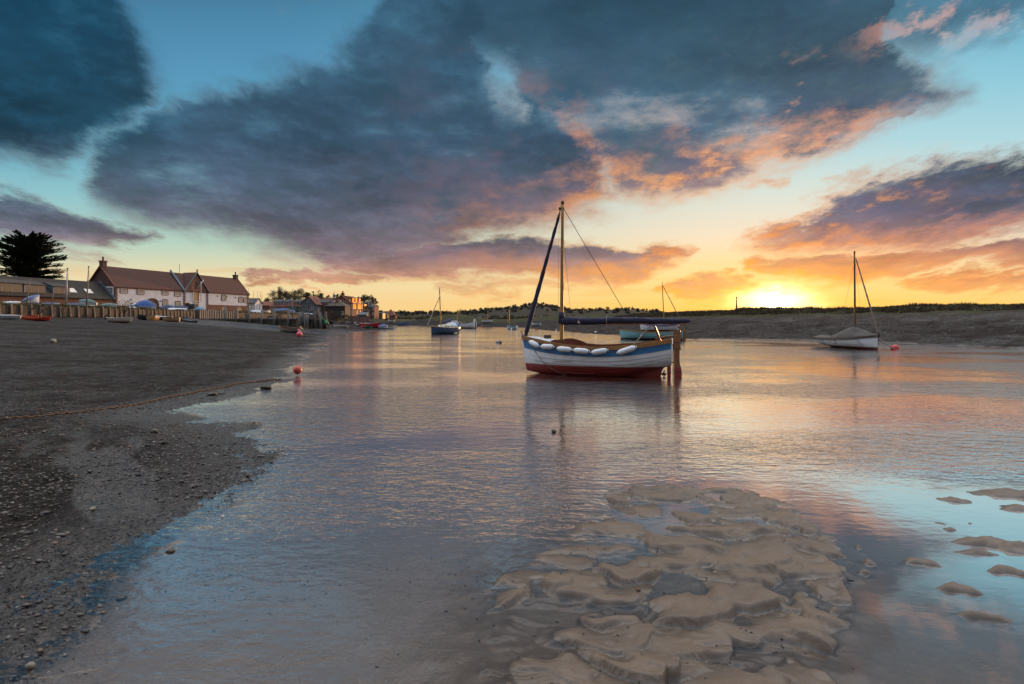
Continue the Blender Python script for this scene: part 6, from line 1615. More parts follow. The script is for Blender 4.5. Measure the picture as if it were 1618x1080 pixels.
# ------------------------------------------------------------------ quay walls
def revet(name, label, y0, y1, step, h, plank, post, lean, zb, ztop, group=None):
    r = thing(name, label, 'wall', (float(wall_x((y0 + y1) / 2)) + .25, (y0 + y1) / 2, zb))
    o = Vector(r.location); rr = random.Random(11)
    n = max(4, int((y1 - y0) / 3)); ys = np.linspace(y0, y1, n + 1)
    rows = int((ztop - zb + .6) / .24); z = zb - .6
    mm = MB()
    for k in range(rows + 1):
        zt = min(z + .235, ztop)
        off = rr.uniform(-.015, .015)
        fs = []; vs = []
        for yy in ys:
            x = float(wall_x(yy)) + .30 + off
            vs += [Vector((x, yy, z)) - o, Vector((x + .07, yy, z)) - o, Vector((x + .07, yy, zt)) - o, Vector((x, yy, zt)) - o]
        for i in range(n):
            for q in range(4): fs.append((i * 4 + q, i * 4 + (q + 1) % 4, (i + 1) * 4 + (q + 1) % 4, (i + 1) * 4 + q))
        mm.add(vs, fs + [(3, 2, 1, 0), (n * 4, n * 4 + 1, n * 4 + 2, n * 4 + 3)])
        z += .245
        if z > ztop: break
    mm.build('planking', plank, r)
    y = y0 + .3
    while y < y1:
        x = float(wall_x(y)) + .48; m = MB(); w = rr.uniform(.20, .27); hh = h + rr.uniform(-.06, .14); ln = lean + rr.uniform(-.05, .05); ly = rr.uniform(-.05, .05)
        a = Vector((x, y, zb - .6)) - o; b = a + Vector((-ln, ly, hh + .6))
        vs = []
        for p, k in ((a, 1.0), (b, .92)):
            for dx, dy in ((-1, -1), (1, -1), (1, 1), (-1, 1)): vs.append(p + Vector((dx * w / 2 * k, dy * w / 2 * k, rr.uniform(-.02, .02) if k < 1 else 0)))
        m.add(vs, [(3, 2, 1, 0), (4, 5, 6, 7), (0, 1, 5, 4), (1, 2, 6, 5), (2, 3, 7, 6), (3, 0, 4, 7)]); m.build('post', post, r)
        y += step * rr.uniform(.85, 1.15)
    return r
pale_post = pm('pale_timber', (.165, .115, .08), (.09, .066, .05), 3, .8, .4, 9, (2, 2, .5))
revet('quay_wall', 'plank quay wall with timber posts below the laid up boats', 50, 109, 1.35, 1.38, old_wood, pale_post, .12, 1.98, 3.22)
revet('quay_wall', 'distant plank quay wall of close set pale leaning posts behind the jetty', 122, 222, 1.9, 1.75, old_wood, pale_post, .35, 1.85, 3.25)
def piling():
    r = thing('sheet_piling', 'close set grey timber piling at the right end of the quay wall', 'wall', (-58.6, 111, 1.6))
    rr = random.Random(5)
    for k in range(18):
        m = MB(); y = 105 + k * .95; x = float(wall_x(y)) + .75
        m.box((x + 58.6, y - 111, .75 + rr.uniform(-.1, .1)), (.34, .55, 2.6), rr.uniform(-.2, .2), taper=.95); m.build('pile', grey_wood, r)
    m = MB(); m.box((-.2, -.6, 1.25), (.2, 17, .22), .0); m.build('wale', grey_wood, r)
piling()
def tyre():
    r = thing('tyre', 'old black tyre leaning against the foot of the plank quay wall', 'tyre', (px(169.5, 69.5), 69.5, gh(px(169.5, 69.5), 69.5) + .3), .3)
    m = MB(); m.tube([(math.cos(a) * .26, 0, math.sin(a) * .26) for a in np.linspace(0, 2 * PI, 19)], .085, 8, cap=False); m.build('casing', black_rubber, r)
tyre()
def jetty():
    A, B = Vector((-54.5, 102.5, 0)), Vector((-29.8, 84.5, 0)); d = B - A; L = d.length; ang = math.atan2(d.y, d.x); zd = 1.92
    r = thing('jetty', 'timber jetty with tall posts and mossy dark piled side running out from the quay', 'jetty', (A.x, A.y, zd), ang)
    m = MB(); n = 60
    for k in range(n): m.box((L * (k + .5) / n, 1.5, -.04), (L / n * .93, 3.0, .08))
    m.build('deck', pm('grey_deck', (.20, .17, .14), (.13, .11, .09), 3, .8, .3), r)
    m = MB(); m.box((L / 2, -.06, -.16), (L, .14, .3)); m.build('edge_beam', old_wood, r)
    m = MB(); k = 0; rr = random.Random(9)
    x = .3
    while x < L - .1:
        w = .42; m.box((x, .08 + rr.uniform(-.03, .03), -1.15), (w * .9, .14, 1.75)); x += w
    m.build('piled_side', wet_wood, r)
    m = MB(); m.box((L, 1.5, -1.1), (.16, 2.9, 1.8)); m.build('piled_end', wet_wood, r)
    post_m = pm('post_timber', (.145, .13, .115), (.085, .075, .07), 3, .8, .4, 9, (2, 2, .5))
    M = Matrix.Translation(Vector(r.location)) @ Matrix.Rotation(ang, 4, 'Z')
    for u, vt in ((356, 483.4), (374.5, 485), (395, 490.2), (414, 490), (434.3, 490.4), (456.3, 490.8), (478.2, 491.6)):
        s = min(np.linspace(0, L, 500), key=lambda q: abs(809 + FPX * (M @ Vector((q, -.2, 0))).x / (M @ Vector((q, -.2, 0))).y - u))
        p = M @ Vector((s, -.2, 0)); zt = pz(vt, p.y) - zd
        m = MB(); m.tube([(s, -.25, -2.4), (s, -.25, zt)], [.17, .15], 9); m.build('post', post_m, r)
    m = MB(); s = .39 * L; m.tube([(8.0, 2.9, -1.5), (8.0, 2.9, 1.9)], [.22, .2], 9); m.build('post', post_m, r)
    m = MB(); m.box((7.2, 2.9, .45), (.5, .4, .9)); m.build('bollard', post_m, r)
    for k, (sx, sy, hh) in enumerate(((L - 2.6, -.3, .62), (L - 1.5, -.35, .66), (L - .45, -.3, .6), (L + .25, .4, .72), (L + .3, 1.3, .6), (L + .3, 2.3, .66), (L - .9, -.42, .3), (L - 2.0, -.4, .2))):
        m = MB(); m.tube([(sx, sy, -2.4), (sx, sy, hh * 1.5)], [.2, .17], 9); m.build('end_pile', wet_wood if k % 2 else post_m, r)
    m = MB(); m.box((L - 1.4, -.42, -1.3), (2.9, .12, .25)); m.build('wale', rust, r)
    m = MB(); m.box((L - 3.5, -.05, -.7), (.5, .1, 1.6)); m.build('rusty_plate', rust, r)
jetty()
def green_buoy():
    Y = 84; r = thing('channel_buoy', 'green can buoy with conical top hung at the outer end of the jetty', 'buoy', (px(515.5, Y), Y, pz(510, Y)), 0, None, .35, -.55)
    g = pm('green_paint', (.012, .22, .085), (.01, .15, .06), 5, .45)
    m = MB(); m.lathe([(.02, -.25), (.26, -.25), (.34, -.1), (.34, .12), (.26, .2), (.18, .25)], 14); m.build('body', g, r)
    m = MB(); m.lathe([(.17, .24), (.10, .6), (.07, 1.15), (.02, 1.2)], 12); m.build('top_mark', g, r)
    m = MB(); m.lathe([(.345, -.08), (.36, -.06), (.36, -.02), (.345, 0)], 14); m.build('rubbing_band', rust, r)
green_buoy()
# masts standing among the laid up boats
pole_w = pm('silver_pole', (.42, .42, .45), (.34, .34, .37), 5, .4, metal=.3)
pole_t = pm('timber_pole', (.24, .19, .11), (.17, .13, .08), 3, .6)
def pole(label, u, v0, v1, Y, r0, mat, lean=0.0, group=None, name='mast'):
    if name == 'mast' and Y < 100: Y = behind_wall(u, 2.0)
    z0, z1 = gh(px(u, Y), Y), pz(v1, Y)
    r = thing(name, label, 'mast', (px(u, Y), Y, z0), 0, group)
    h = z1 - z0; m = MB(); m.tube([(0, 0, -.3), (lean * .5, 0, h * .5), (lean, 0, h)], [r0, r0 * .9, r0 * .55], 8); m.build('spar', mat, r)
    m = MB(); m.lathe([(r0 * .5, 0), (r0 * 1.1, .04), (r0 * 1.1, .12), (r0 * .4, .16)], 8, (lean, 0, h - .05)); m.build('mast_cap', dark_rope, r)
    m = MB(); m.tube([(lean, 0, h * .96), (lean * .5 + h * .07, .1, h * .45), (h * .12, .15, .3)], .012, 4); m.build('stay', dark_rope, r)
    return r
pole('silver mast pole standing on the quay in front of the brick house', 104, 477, 424.5, 66, .10, pole_w, .2)
pole('tan wooden mast pole in front of the warehouse gable', 136.5, 475, 421.5, 72, .09, pole_t, .3)
pole('short grey mast leaning in front of the second dormer', 41, 472, 439, 64, .06, pole_t, .55)
pole('short brown mast leaning in front of the third dormer', 81, 472, 455, 66, .05, pole_t, .35)
for k, (u, v, ln) in enumerate(((401, 459.5, .8), (407, 460.5, .2), (411.5, 461.5, .3), (393, 456.5, .1), (414, 466, 1.0))):
    pole(('thin mast leaning right, tallest of the cluster past the warehouse', 'thin upright mast in the middle of the cluster past the warehouse', 'thin mast near the right of the cluster past the warehouse', 'lone thin mast rising just behind the warehouse end', 'strongly leaning mast at the right edge of the cluster past the warehouse')[k], u - ln * 6, 490, v, 142, .055, pole_w if k % 2 else pole_t, ln, 'masts of the boats laid up past the warehouse')
pole('grey mast standing in front of the low dormer house', 462.3, 488, 468, 150, .11, pole_t, 0)
pole('orange post beside the boarded house', 503.5, 495, 485.5, 160, .13, pm('orange_post', (.45, .14, .04), (.35, .1, .03), 5, .6), 0, name='post')
pole('weathered post on the crest of the far bank left of the sun', 1163.6, 492, 470, 72, .10, dark_wood, .02, name='post')
# ------------------------------------------------------------------ trees and shrubs
def leaf_mat(name, c1, c2=None, rough=.7):
    if name in _M: return _M[name]
    m = bpy.data.materials.new(name); m.use_nodes = True; t = NT(m.node_tree); bs = t.n['Principled BSDF']
    rnd = t.n.new('ShaderNodeNewGeometry').outputs['Random Per Island']
    n = t.noise(t.obj(), .6, 4, .6)
    t.put(bs.inputs['Base Color'], t.mix(t.m('MULTIPLY_ADD', rnd, .6, t.mul(n, .4)), (*c1, 1), (*c2, 1)))
    bs.inputs['Roughness'].default_value = rough; bs.inputs['Specular IOR Level'].default_value = .25
    _M[name] = m
    return m
bark = pm('bark', (.070, .052, .040), (.040, .030, .024), 8, .9, .6, 20, (2, 2, .5))
def leaf_cloud(centres, radii, per, size, seed, flat=1.0, elong=1.0):
    """small leaf faces spread through clumps"""
    g = np.random.default_rng(seed); V = []; F = []
    P = []; S = []
    for c, r in zip(centres, radii):
        k = max(4, int(per * r ** 2)); d = g.normal(size=(k, 3)); d /= np.linalg.norm(d, axis=1)[:, None]
        rad = r * g.random(k)[:, None] ** .45
        P.append(np.array(c)[None, :] + d * rad * np.array([1, 1, flat])); S.append(np.full(k, size) * g.uniform(.6, 1.4, k))
    P = np.concatenate(P); S = np.concatenate(S); n = len(P)
    a = g.normal(size=(n, 3)); a /= np.linalg.norm(a, axis=1)[:, None]
    b = np.cross(a, g.normal(size=(n, 3))); b /= np.linalg.norm(b, axis=1)[:, None]
    a *= (S * elong)[:, None]; b *= (S * .6)[:, None]
    V = np.stack([P - a, P - b * .9, P + a, P + b * .9], 1).reshape(-1, 3)
    F = np.arange(n * 4).reshape(-1, 4)
    return V, F
def np_obj(name, V, F4, mat, parent, F3=None):
    me = mesh_from(name, V, F4, F3); me.materials.append(mat)
    o = bpy.data.objects.new(name, me); COL.objects.link(o)
    if parent is not None: o.parent = parent
    return o
def limbs(m, p, d, L, r, depth, rr, tips, spread=.55, k=3, up=.15):
    q = p + d * L; mid = p.lerp(q, .5) + Vector((rr.uniform(-1, 1), rr.uniform(-1, 1), rr.uniform(-.3, .5))) * L * .06
    m.tube([p, mid, q], [r, r * .85, r * .68], 6 if r > .06 else 4, cap=False)
    if depth == 0: tips.append(q); return
    for i in range(k):
        nd = (d + Vector((rr.uniform(-1, 1), rr.uniform(-1, 1), rr.uniform(-.7, .9))) * spread + Vector((0, 0, up))).normalized()
        limbs(m, q if i else mid.lerp(q, .6), nd, L * rr.uniform(.62, .86), r * .62, depth - 1, rr, tips, spread, k, up)
def tree(label, u, Y, vt, wpx, vb=None, kind='leafy', seed=1, leaf=None, name='tree', group=None, trunk_h=.24, size=.24, dens=46):
    x = px(u, Y); z0 = gh(x, Y) if vb is None else pz(vb, Y); H = pz(vt, Y) - z0; Rw = wpx / FPX * Y / 2
    r = thing(name, label, 'tree', (x, Y, z0), 0, group); rr = random.Random(seed)
    m = MB(); tips = []; th = H * trunk_h
    m.tube([(0, 0, -.4), (.02 * H, 0, th * .5), (0, .02 * H, th)], [.028 * H + .06, .022 * H + .05, .018 * H + .04], 8)
    base = Vector((0, .02 * H, th))
    nb = 7 if kind == 'bare' else 6
    for i in range(nb):
        a = 2 * PI * i / nb + rr.uniform(-.3, .3); el = rr.uniform(.35, 1.25)
        limbs(m, base - Vector((0, 0, rr.uniform(0, th * .35))), Vector((math.cos(a) * math.cos(el) * Rw / H * 2.1, math.sin(a) * math.cos(el) * Rw / H * 2.1, math.sin(el))).normalized(), H * (.30 if kind == 'bare' else .27), .012 * H + .02, 3 if kind == 'bare' else 2, rr, tips, .6, 3)
    tz = max(t.z for t in tips); tx = max(abs(t.x) for t in tips)
    sx, sz = Rw / max(tx, .1), (H - th) / max(tz - th, .1)
    f = lambda p: (p[0] * (sx if p[2] > th else 1), p[1] * (sx if p[2] > th else 1), th + (p[2] - th) * sz if p[2] > th else p[2])
    m.v = [f(p) for p in m.v]; tips = [Vector(f(t)) for t in tips]
    m.build('trunk', bark, r)
    if kind == 'bare':
        V, F = leaf_cloud(tips, [Rw * .19] * len(tips), 24, .10, seed, 1, 3.2)
        np_obj('crown', V, F, leaf or leaf_mat('twigs', (.07, .055, .035), (.11, .095, .045)), r)
    else:
        rad = [Rw * rr.uniform(.17, .34) for _ in tips]
        keep = [(t, q) for t, q in zip(tips, rad) if rr.random() > .12]
        V, F = leaf_cloud([k_[0] for k_ in keep], [k_[1] for k_ in keep], dens, size, seed, .8)
        np_obj('crown', V, F, leaf or leaf_mat('oak_leaf', (.022, .034, .012), (.060, .066, .022)), r)
    return r
VG = 'trees behind the village roofs'
tree('big half bare tree with fine twigs behind the low dormer house', 440, 232, 454.5, 42, kind='bare', seed=3, group=VG)
tree('bare rounded tree right of the big half bare tree', 469, 262, 456, 30, kind='bare', seed=8, group=VG)
tree('dense dark shrubby tree between the bare trees, behind the dormer house roof', 455, 226, 466.5, 38, kind='leafy', seed=5, group=VG, trunk_h=.15, dens=20)
tree('dark evergreen with a tall rounded top behind the boarded house', 503, 240, 457.5, 24, seed=12, group=VG, dens=28)
tree('lower dark evergreen left of the boarded house roof', 485, 238, 463, 24, seed=13, group=VG, trunk_h=.15)
tree('low dark tree behind the brown hipped roof', 519, 246, 466.5, 17, seed=14, group=VG)
tree('small dark round tree just left of the tall house chimney', 534, 246, 465, 16, seed=15, group=VG)
tree('wide dark evergreen immediately right of the tall lit house', 571, 240, 466.5, 21, seed=16, group=VG)
tree('dark evergreen with drooping right side above the slate house', 586, 238, 467, 20, seed=17, group=VG)
tree('tiny bare bush left of the pyramid roof', 602, 255, 489.5, 10, kind='bare', seed=18, group=VG, trunk_h=.1)

def cypress():
    Y = 112; x = px(47, Y); z0 = gh(x, Y); H = pz(371, Y) - z0; R = 47 / FPX * Y
    r = thing('cypress', 'large black green cypress with layered flat sprays rising behind the long house', 'tree', (x, Y, z0))
    rr = random.Random(21); g = np.random.default_rng(21); m = MB(); V = []; S = []
    m.tube([(0, 0, -.4), (.1, 0, H * .3), (.0, 0, H * .92)], [.55, .42, .1], 9)
    cen = []; A = []; B = []
    for i in range(330):
        s = .22 + .76 * ((i + rr.random()) / 330); z = H * s
        a = rr.uniform(0, 2 * PI); prof = min(1, (s - .15) * 3.2) * (1 - max(0, (s - .60) / .43) ** 1.9) ** .5
        L = R * prof * rr.uniform(.72, 1.12); up = .02 + .55 * max(0, s - .45) * 1.5 + rr.uniform(-.05, .12)
        d = Vector((math.cos(a), math.sin(a), up)).normalized(); p0 = Vector((0, 0, z - .25 * L * up - .2))
        p1 = p0 + d * L * .55; p2 = p0 + d * L + Vector((0, 0, .05 * L))
        m.tube([p0, p1, p2], [.055, .035, .012], 4, cap=False)
        sd = Vector((-d.y, d.x, 0)).normalized(); n = int(26 + 44 * L / R)
        for k in range(n):
            f = rr.uniform(.15, 1.05); w = (1.05 - f) * L * .26 + .20
            c = p0 + d * L * f + sd * rr.uniform(-w, w) + Vector((0, 0, rr.uniform(-.16, .14)))
            ax = (d * rr.uniform(.5, 1.1) + sd * rr.uniform(-.6, .6) + Vector((0, 0, rr.uniform(-.05, .35)))).normalized() * rr.uniform(.26, .52)
            bx = ax.cross(Vector((rr.uniform(-.5, .5), rr.uniform(-.5, .5), 1))).normalized() * rr.uniform(.10, .20)
            V += [c - ax, c - bx, c + ax, c + bx]
    m.build('trunk', bark, r)
    V = np.array([tuple(v) for v in V]); np_obj('crown', V, np.arange(len(V)).reshape(-1, 4), leaf_mat('cypress_spray', (.012, .019, .010), (.030, .042, .018)), r)
cypress()
def shrub(label, u, Y, vt, wpx, leaf, seed, dens=34, size=.13, name='shrub', group=None, zb=None, flat=.8, dy=0):
    x = px(u, Y); z0 = gh(x, Y) if zb is None else zb; H = max(pz(vt, Y) - z0, .3); Rw = wpx / FPX * Y / 2
    r = thing(name, label, 'shrub', (x, Y, z0), 0, group); rr = random.Random(seed); m = MB(); tips = []
    for i in range(9):
        a = rr.uniform(0, 2 * PI); e = rr.uniform(.25, 1.4)
        tip = Vector((math.cos(a) * math.cos(e) * Rw * .75, math.sin(a) * math.cos(e) * Rw * .75, H * (.25 + .55 * math.sin(e))))
        m.tube([(0, 0, -.1), tip * .5 + Vector((0, 0, H * .08)), tip], [.04, .025, .01], 4, cap=False); tips.append(tip)
    m.build('stem', bark, r)
    rad = [min(Rw, H) * rr.uniform(.28, .46) for _ in tips]
    V, F = leaf_cloud(tips, rad, dens / max(min(Rw, H), .6) * 1.2, size, seed, flat)
    np_obj('foliage', V, F, leaf, r)
    return r
olive = leaf_mat('olive_leaf', (.035, .045, .014), (.085, .085, .026)); dkgreen = leaf_mat('dark_leaf', (.018, .028, .010), (.048, .052, .018))
brownl = leaf_mat('brown_leaf', (.060, .038, .020), (.115, .075, .035)); gold = leaf_mat('golden_leaf', (.085, .085, .018), (.16, .13, .028)); redl = leaf_mat('russet_leaf', (.075, .028, .018), (.05, .035, .02))
shrub('round dark bush hanging over the quay wall above the red canoe', 61, 59.6, 475.3, 22, dkgreen, 31, 60, .09, zb=2.15)
shrub('brown twiggy bush hanging over the quay wall right of the cream dinghy', 196, 73.5, 474.5, 40, brownl, 32, 60, .10, zb=2.6)
shrub('green bush on the quay top left of the brown twiggy bush', 99, 64, 474.5, 12, olive, 33, 50, .08)
shrub('russet creeper bush against the tarred barn', 520, 172, 487, 34, redl, 34, 70, .13)
shrub('dark green bush at the corner of the tall lit house', 539, 168, 489, 22, dkgreen, 35, 75, .13)
shrub('olive bush beside the brick garden wall', 547, 160, 495, 16, olive, 36, 75, .12)
SG = 'shrubs on the green mound across the creek'
for i, (u, Y, vt, w, lf, lb) in enumerate([
    (648, 235, 496.2, 16, gold, 'golden green shrub at the left end of the row on the green bank'), (661, 232, 497.6, 12, gold, 'yellowish shrub between the golden one and the dark one'),
    (661.5, 205, 499.6, 12, dkgreen, 'dark round bush on the waterside of the green bank'), (671, 240, 498.6, 11, gold, 'pale green shrub left of the blue cruiser forestay'),
    (676, 205, 499.5, 12, dkgreen, 'dark bush just behind the furled jib of the blue cruiser'), (689, 215, 495.6, 16, dkgreen, 'dark shrub on the mound behind the blue cruiser mast'),
    (706, 222, 494.8, 22, olive, 'olive shrub on the mound right of the blue cruiser mast'), (726, 224, 494.4, 20, dkgreen, 'dark shrub on the crest of the mound behind the launch mast'),
    (741, 220, 496, 16, dkgreen, 'dark shrub on the right slope of the mound'), (753, 214, 499.5, 12, brownl, 'brownish low shrub at the right foot of the mound'),
    (712, 196, 501, 18, olive, 'low olive scrub on the face of the mound above the launch'), (695, 192, 502, 15, brownl, 'brown scrub on the mound face behind the navy boom'),
    (618, 205, 503.2, 9, dkgreen, 'dark bush on the bank below the pyramid roof'), (609, 200, 503, 8, dkgreen, 'small dark bush between two posts below the pyramid roof'), (624, 250, 495.8, 11, dkgreen, 'dark bush at the right side of the pyramid roof')]):
    shrub(lb, u, Y, vt, w, lf, 50 + i, 60, .16, group=SG)
# woods on the far hills: reads as one mass
def far_wood():
    g = np.random.default_rng(77); C = []; Rr = []
    for i in range(900):
        az = g.uniform(-.30, .26); r = g.uniform(1500, 3200)
        if az > .10 and g.random() < .5: continue
        x, y = r * math.sin(az), r * math.cos(az); C.append((x, y)); Rr.append(g.uniform(3.5, 8.5))
    C = np.array(C); z = ground_height(C[:, 0], C[:, 1])
    V, F = leaf_cloud([(c[0], c[1], zz_ + r_ * .6) for c, zz_, r_ in zip(C, z, Rr)], Rr, .9, 2.6, 78, .9)
    o = np_obj('far_woods', V, F, leaf_mat('far_leaf', (.032, .028, .019), (.050, .042, .028)), None); o['kind'] = 'stuff'
    o['label'] = 'dark woods along the distant hills'
far_wood()
def hedge_flats():
    g = np.random.default_rng(79); C = []; Rr = []
    for i in range(700):
        az = g.uniform(-.26, .13); r = g.uniform(300, 900); C.append((r * math.sin(az), r * math.cos(az))); Rr.append(g.uniform(1.0, 2.4))
    C = np.array(C); z = ground_height(C[:, 0], C[:, 1])
    V, F = leaf_cloud([(c[0], c[1], zz_ + r_ * .4) for c, zz_, r_ in zip(C, z, Rr)], Rr, 10, .6, 80, .7)
    o = np_obj('marsh_scrub', V, F, leaf_mat('marsh_leaf', (.045, .038, .020), (.075, .065, .030)), None); o['kind'] = 'stuff'; o['label'] = 'scrub on the distant marsh flats'
hedge_flats()
# grass: blades in tufts along the marsh crest and the quay top
def blades(name, X, Y, h0, h1, mat, seed, per=9, wid=.03):
    g = np.random.default_rng(seed); n = len(X); Z = ground_height(X, Y)
    bx = np.repeat(X, per) + g.normal(0, .16, n * per); by = np.repeat(Y, per) + g.normal(0, .16, n * per); bz = np.repeat(Z, per) - .05
    h = g.uniform(h0, h1, n * per) * np.repeat(np.clip(.75 + 1.3 * fbm(np.asarray(X) * .33, np.asarray(Y) * .33, 3), .25, 1.7), per); a = g.uniform(0, 2 * PI, n * per); ln = g.uniform(.1, .55, n * per) * h; la = g.uniform(0, 2 * PI, n * per)
    wx, wy = np.cos(a) * wid, np.sin(a) * wid
    tx, ty, tz = bx + np.cos(la) * ln, by + np.sin(la) * ln, bz + h
    mx_, my_, mz_ = (bx + tx) / 2 - np.cos(la) * ln * .2, (by + ty) / 2 - np.sin(la) * ln * .2, bz + h * .55
    V = np.stack([np.stack([bx - wx, by - wy, bz], 1), np.stack([bx + wx, by + wy, bz], 1), np.stack([mx_ + wx * .8, my_ + wy * .8, mz_], 1), np.stack([tx, ty, tz], 1), np.stack([mx_ - wx * .8, my_ - wy * .8, mz_], 1)], 1).reshape(-1, 3)
    i = np.arange(n * per) * 5
    F4 = np.stack([i, i + 1, i + 2, i + 4], 1); F3 = np.stack([i + 4, i + 2, i + 3], 1)
    return np_obj(name, V, F4, mat, None, F3)
def marsh_grass():
    g = np.random.default_rng(5); X, Y = [], []
    xs = g.uniform(2, 75, 60000); ys = g.uniform(36, 130, 60000)
    d = sdist(xs, ys, WATER)
    ok = (d > 18.0) & (d < 34) & (g.random(60000) < .9)
    o = blades('marsh_grass', xs[ok][:9000], ys[ok][:9000], .16, .42, leaf_mat('marsh_blade', (.040, .028, .014), (.080, .058, .027)), 6, 8, .035); o['kind'] = 'stuff'; o['label'] = 'rough grass along the crest of the far bank'
    ys = g.uniform(48, 135, 5200); xs = wall_x(ys) - g.uniform(-.1, 2.2, 5200)
    o = blades('quay_grass', xs, ys, .12, .42, leaf_mat('quay_blade', (.045, .060, .014), (.12, .105, .035)), 7, 8, .03); o['kind'] = 'stuff'; o['label'] = 'long grass along the top of the quay wall'
    ys = g.uniform(122, 230, 3000); xs = wall_x(ys) - g.uniform(-.1, 2.2, 3000)
    o = blades('quay_grass', xs, ys, .15, .5, leaf_mat('quay_blade', (.05, .07, .015)), 8, 6, .06); o['kind'] = 'stuff'; o['label'] = 'grass along the top of the distant quay wall'
marsh_grass()

# ------------------------------------------------------------------ buoys, chain, stones
def buoy(label, u, v, r, mat, Y=None, z=None, eye=True, tilt=.3, name='buoy', band=None):
    if Y is None: Y = CAM_H * FPX / (v + 0 - HZ)
    x = px(u, Y); zc = pz(v, Y) if z is None else z
    o = thing(name, label, 'buoy', (x, Y, zc), 0, None, tilt, .15)
    m = MB(); n = 12; m.lathe([(max(r * math.sin(PI * k / n), .002) * 1.0, -r * math.cos(PI * k / n)) for k in range(n + 1)], 20); m.build('float_body', mat, o)
    m = MB(); m.lathe([(r * .16, -r * .985), (r * .2, -r * 1.05), (r * .15, -r * 1.2), (r * .05, -r * 1.24)], 10); m.build('eye_boss', blue_eye, o)
    m = MB(); m.tube([(math.cos(a) * r * .14, 0, -r * 1.28 + math.sin(a) * r * .14) for a in np.linspace(0, 2 * PI, 12)], r * .035, 5, cap=False); m.build('ring', rust, o)
    return o
red_b = pm('red_vinyl', (.52, .050, .030), (.40, .036, .024), 5, .4, .05, 14, dirt=((.25, .10, .06), .4))
pink_b = pm('pink_vinyl', (.72, .085, .12), (.62, .07, .10), 5, .4)
x, y = sea(470, 592); buoy('weathered red ball buoy at the water edge on the end of the rusty chain', 470, 584.5, .118, red_b, Y=16.5, tilt=.5)
z = gh(px(473, 52), 52); buoy('bright pink ball buoy with blue base on the mud near the grey dinghy', 473, 529.4, .26, pink_b, Y=52, z=z + .2, tilt=.1)
buoy('small pink buoy standing behind the bright pink ball buoy', 472.5, 523, .14, pink_b, Y=54, z=z + .48, tilt=2.6)
buoy('bright red buoy with black base floating beside the covered boat', 1414, 550.5, .20, pm('scarlet_vinyl', (.68, .030, .040), (.55, .025, .03), 5, .35), Y=31.6, z=.06, tilt=-.2)
buoy('brown stained buoy floating in the channel between the blue cruiser and the clinker boat', 790.5, 541, .12, pm('brown_vinyl', (.17, .12, .085), (.10, .07, .05), 7, .6), Y=40.5, z=.05, tilt=1.2)
buoy('dirty white buoy touching the brown stained buoy', 785.5, 540.5, .12, pm('dirty_white_vinyl', (.42, .38, .35), (.3, .27, .25), 7, .6), Y=41, z=.06, tilt=1.0)
buoy('tiny red buoy left of the clinker boat jib', 847, 521.3, .17, red_b, Y=94, z=.08)
buoy('tiny red buoy on the water edge right of the white launch', 762, 515.6, .22, red_b, Y=136, z=.1)
buoy('small white buoy on the water seen under the boom, near the mast', 879, 522.8, .14, white_gel, Y=88, z=.05)
buoy('larger white buoy seen under the boom right of the mast', 941, 526, .18, white_gel, Y=72, z=.06)
buoy('tiny white float in front of the turquoise and white boat', 808, 519.5, .16, white_gel, Y=104, z=.05)
buoy('tiny pink float beside the red open boat bow', 571.5, 513.4, .18, pink_b, Y=107, z=gh(px(571.5, 107), 107) + .12)

def chain():
    pts_px = [(-60, 668), (0, 663), (60, 658.5), (120, 652.5), (180, 645), (240, 634.5), (300, 622), (360, 610.5), (410, 602.5), (432, 600), (448, 600)]
    # follow the ground under the line seen in the picture
    pts = []
    for u, v in pts_px:
        Y = CAM_H * FPX / (v - HZ)
        for _ in range(30):
            g = gh(px(u, Y), Y); Y = 0.5 * Y + 0.5 * max(2.0, (CAM_H - g) * FPX / (v - HZ))
        pts.append(Vector((px(u, Y), Y, gh(px(u, Y), Y) + .012)))
    fine = []
    for a, b in zip(pts[:-1], pts[1:]):
        n = max(1, int((b - a).length / .064))
        for i in range(n): fine.append(a.lerp(b, i / n))
    X = np.array([p.x for p in fine]); Yy = np.array([p.y for p in fine]); Z = ground_height(X, Yy) + .012
    o = Vector((fine[len(fine) // 2].x, fine[len(fine) // 2].y, 0))
    r = thing('mooring_chain', 'rusty mooring chain lying across the mud to the red ball buoy', 'chain', o); m = MB(); rr = random.Random(4)
    P = [Vector((x_, y_ , z_)) - o for x_, y_, z_ in zip(X, Yy, Z)]
    for i in range(len(P) - 1):
        a, b = P[i], P[i + 1]; d = (b - a).normalized(); c = (a + b) / 2; side = d.cross(Vector((0, 0, 1))).normalized(); up = side.cross(d)
        s2 = (side if i % 2 else (up * .8 + side * .6).normalized()); L = .050; w = .021
        ring = [c + d * (L * math.cos(q)) + s2 * (w * math.sin(q)) for q in np.linspace(0, 2 * PI, 9)]
        m.tube(ring, .009, 5, cap=False)
    m.build('links', rust, r)
chain()
def stone_mesh(g, n=1):
    bm = bmesh.new(); bmesh.ops.create_icosphere(bm, subdivisions=1, radius=1)
    v = np.array([p.co[:] for p in bm.verts]); f = np.array([[q.index for q in fc.verts] for fc in bm.faces]); bm.free()
    return v, f
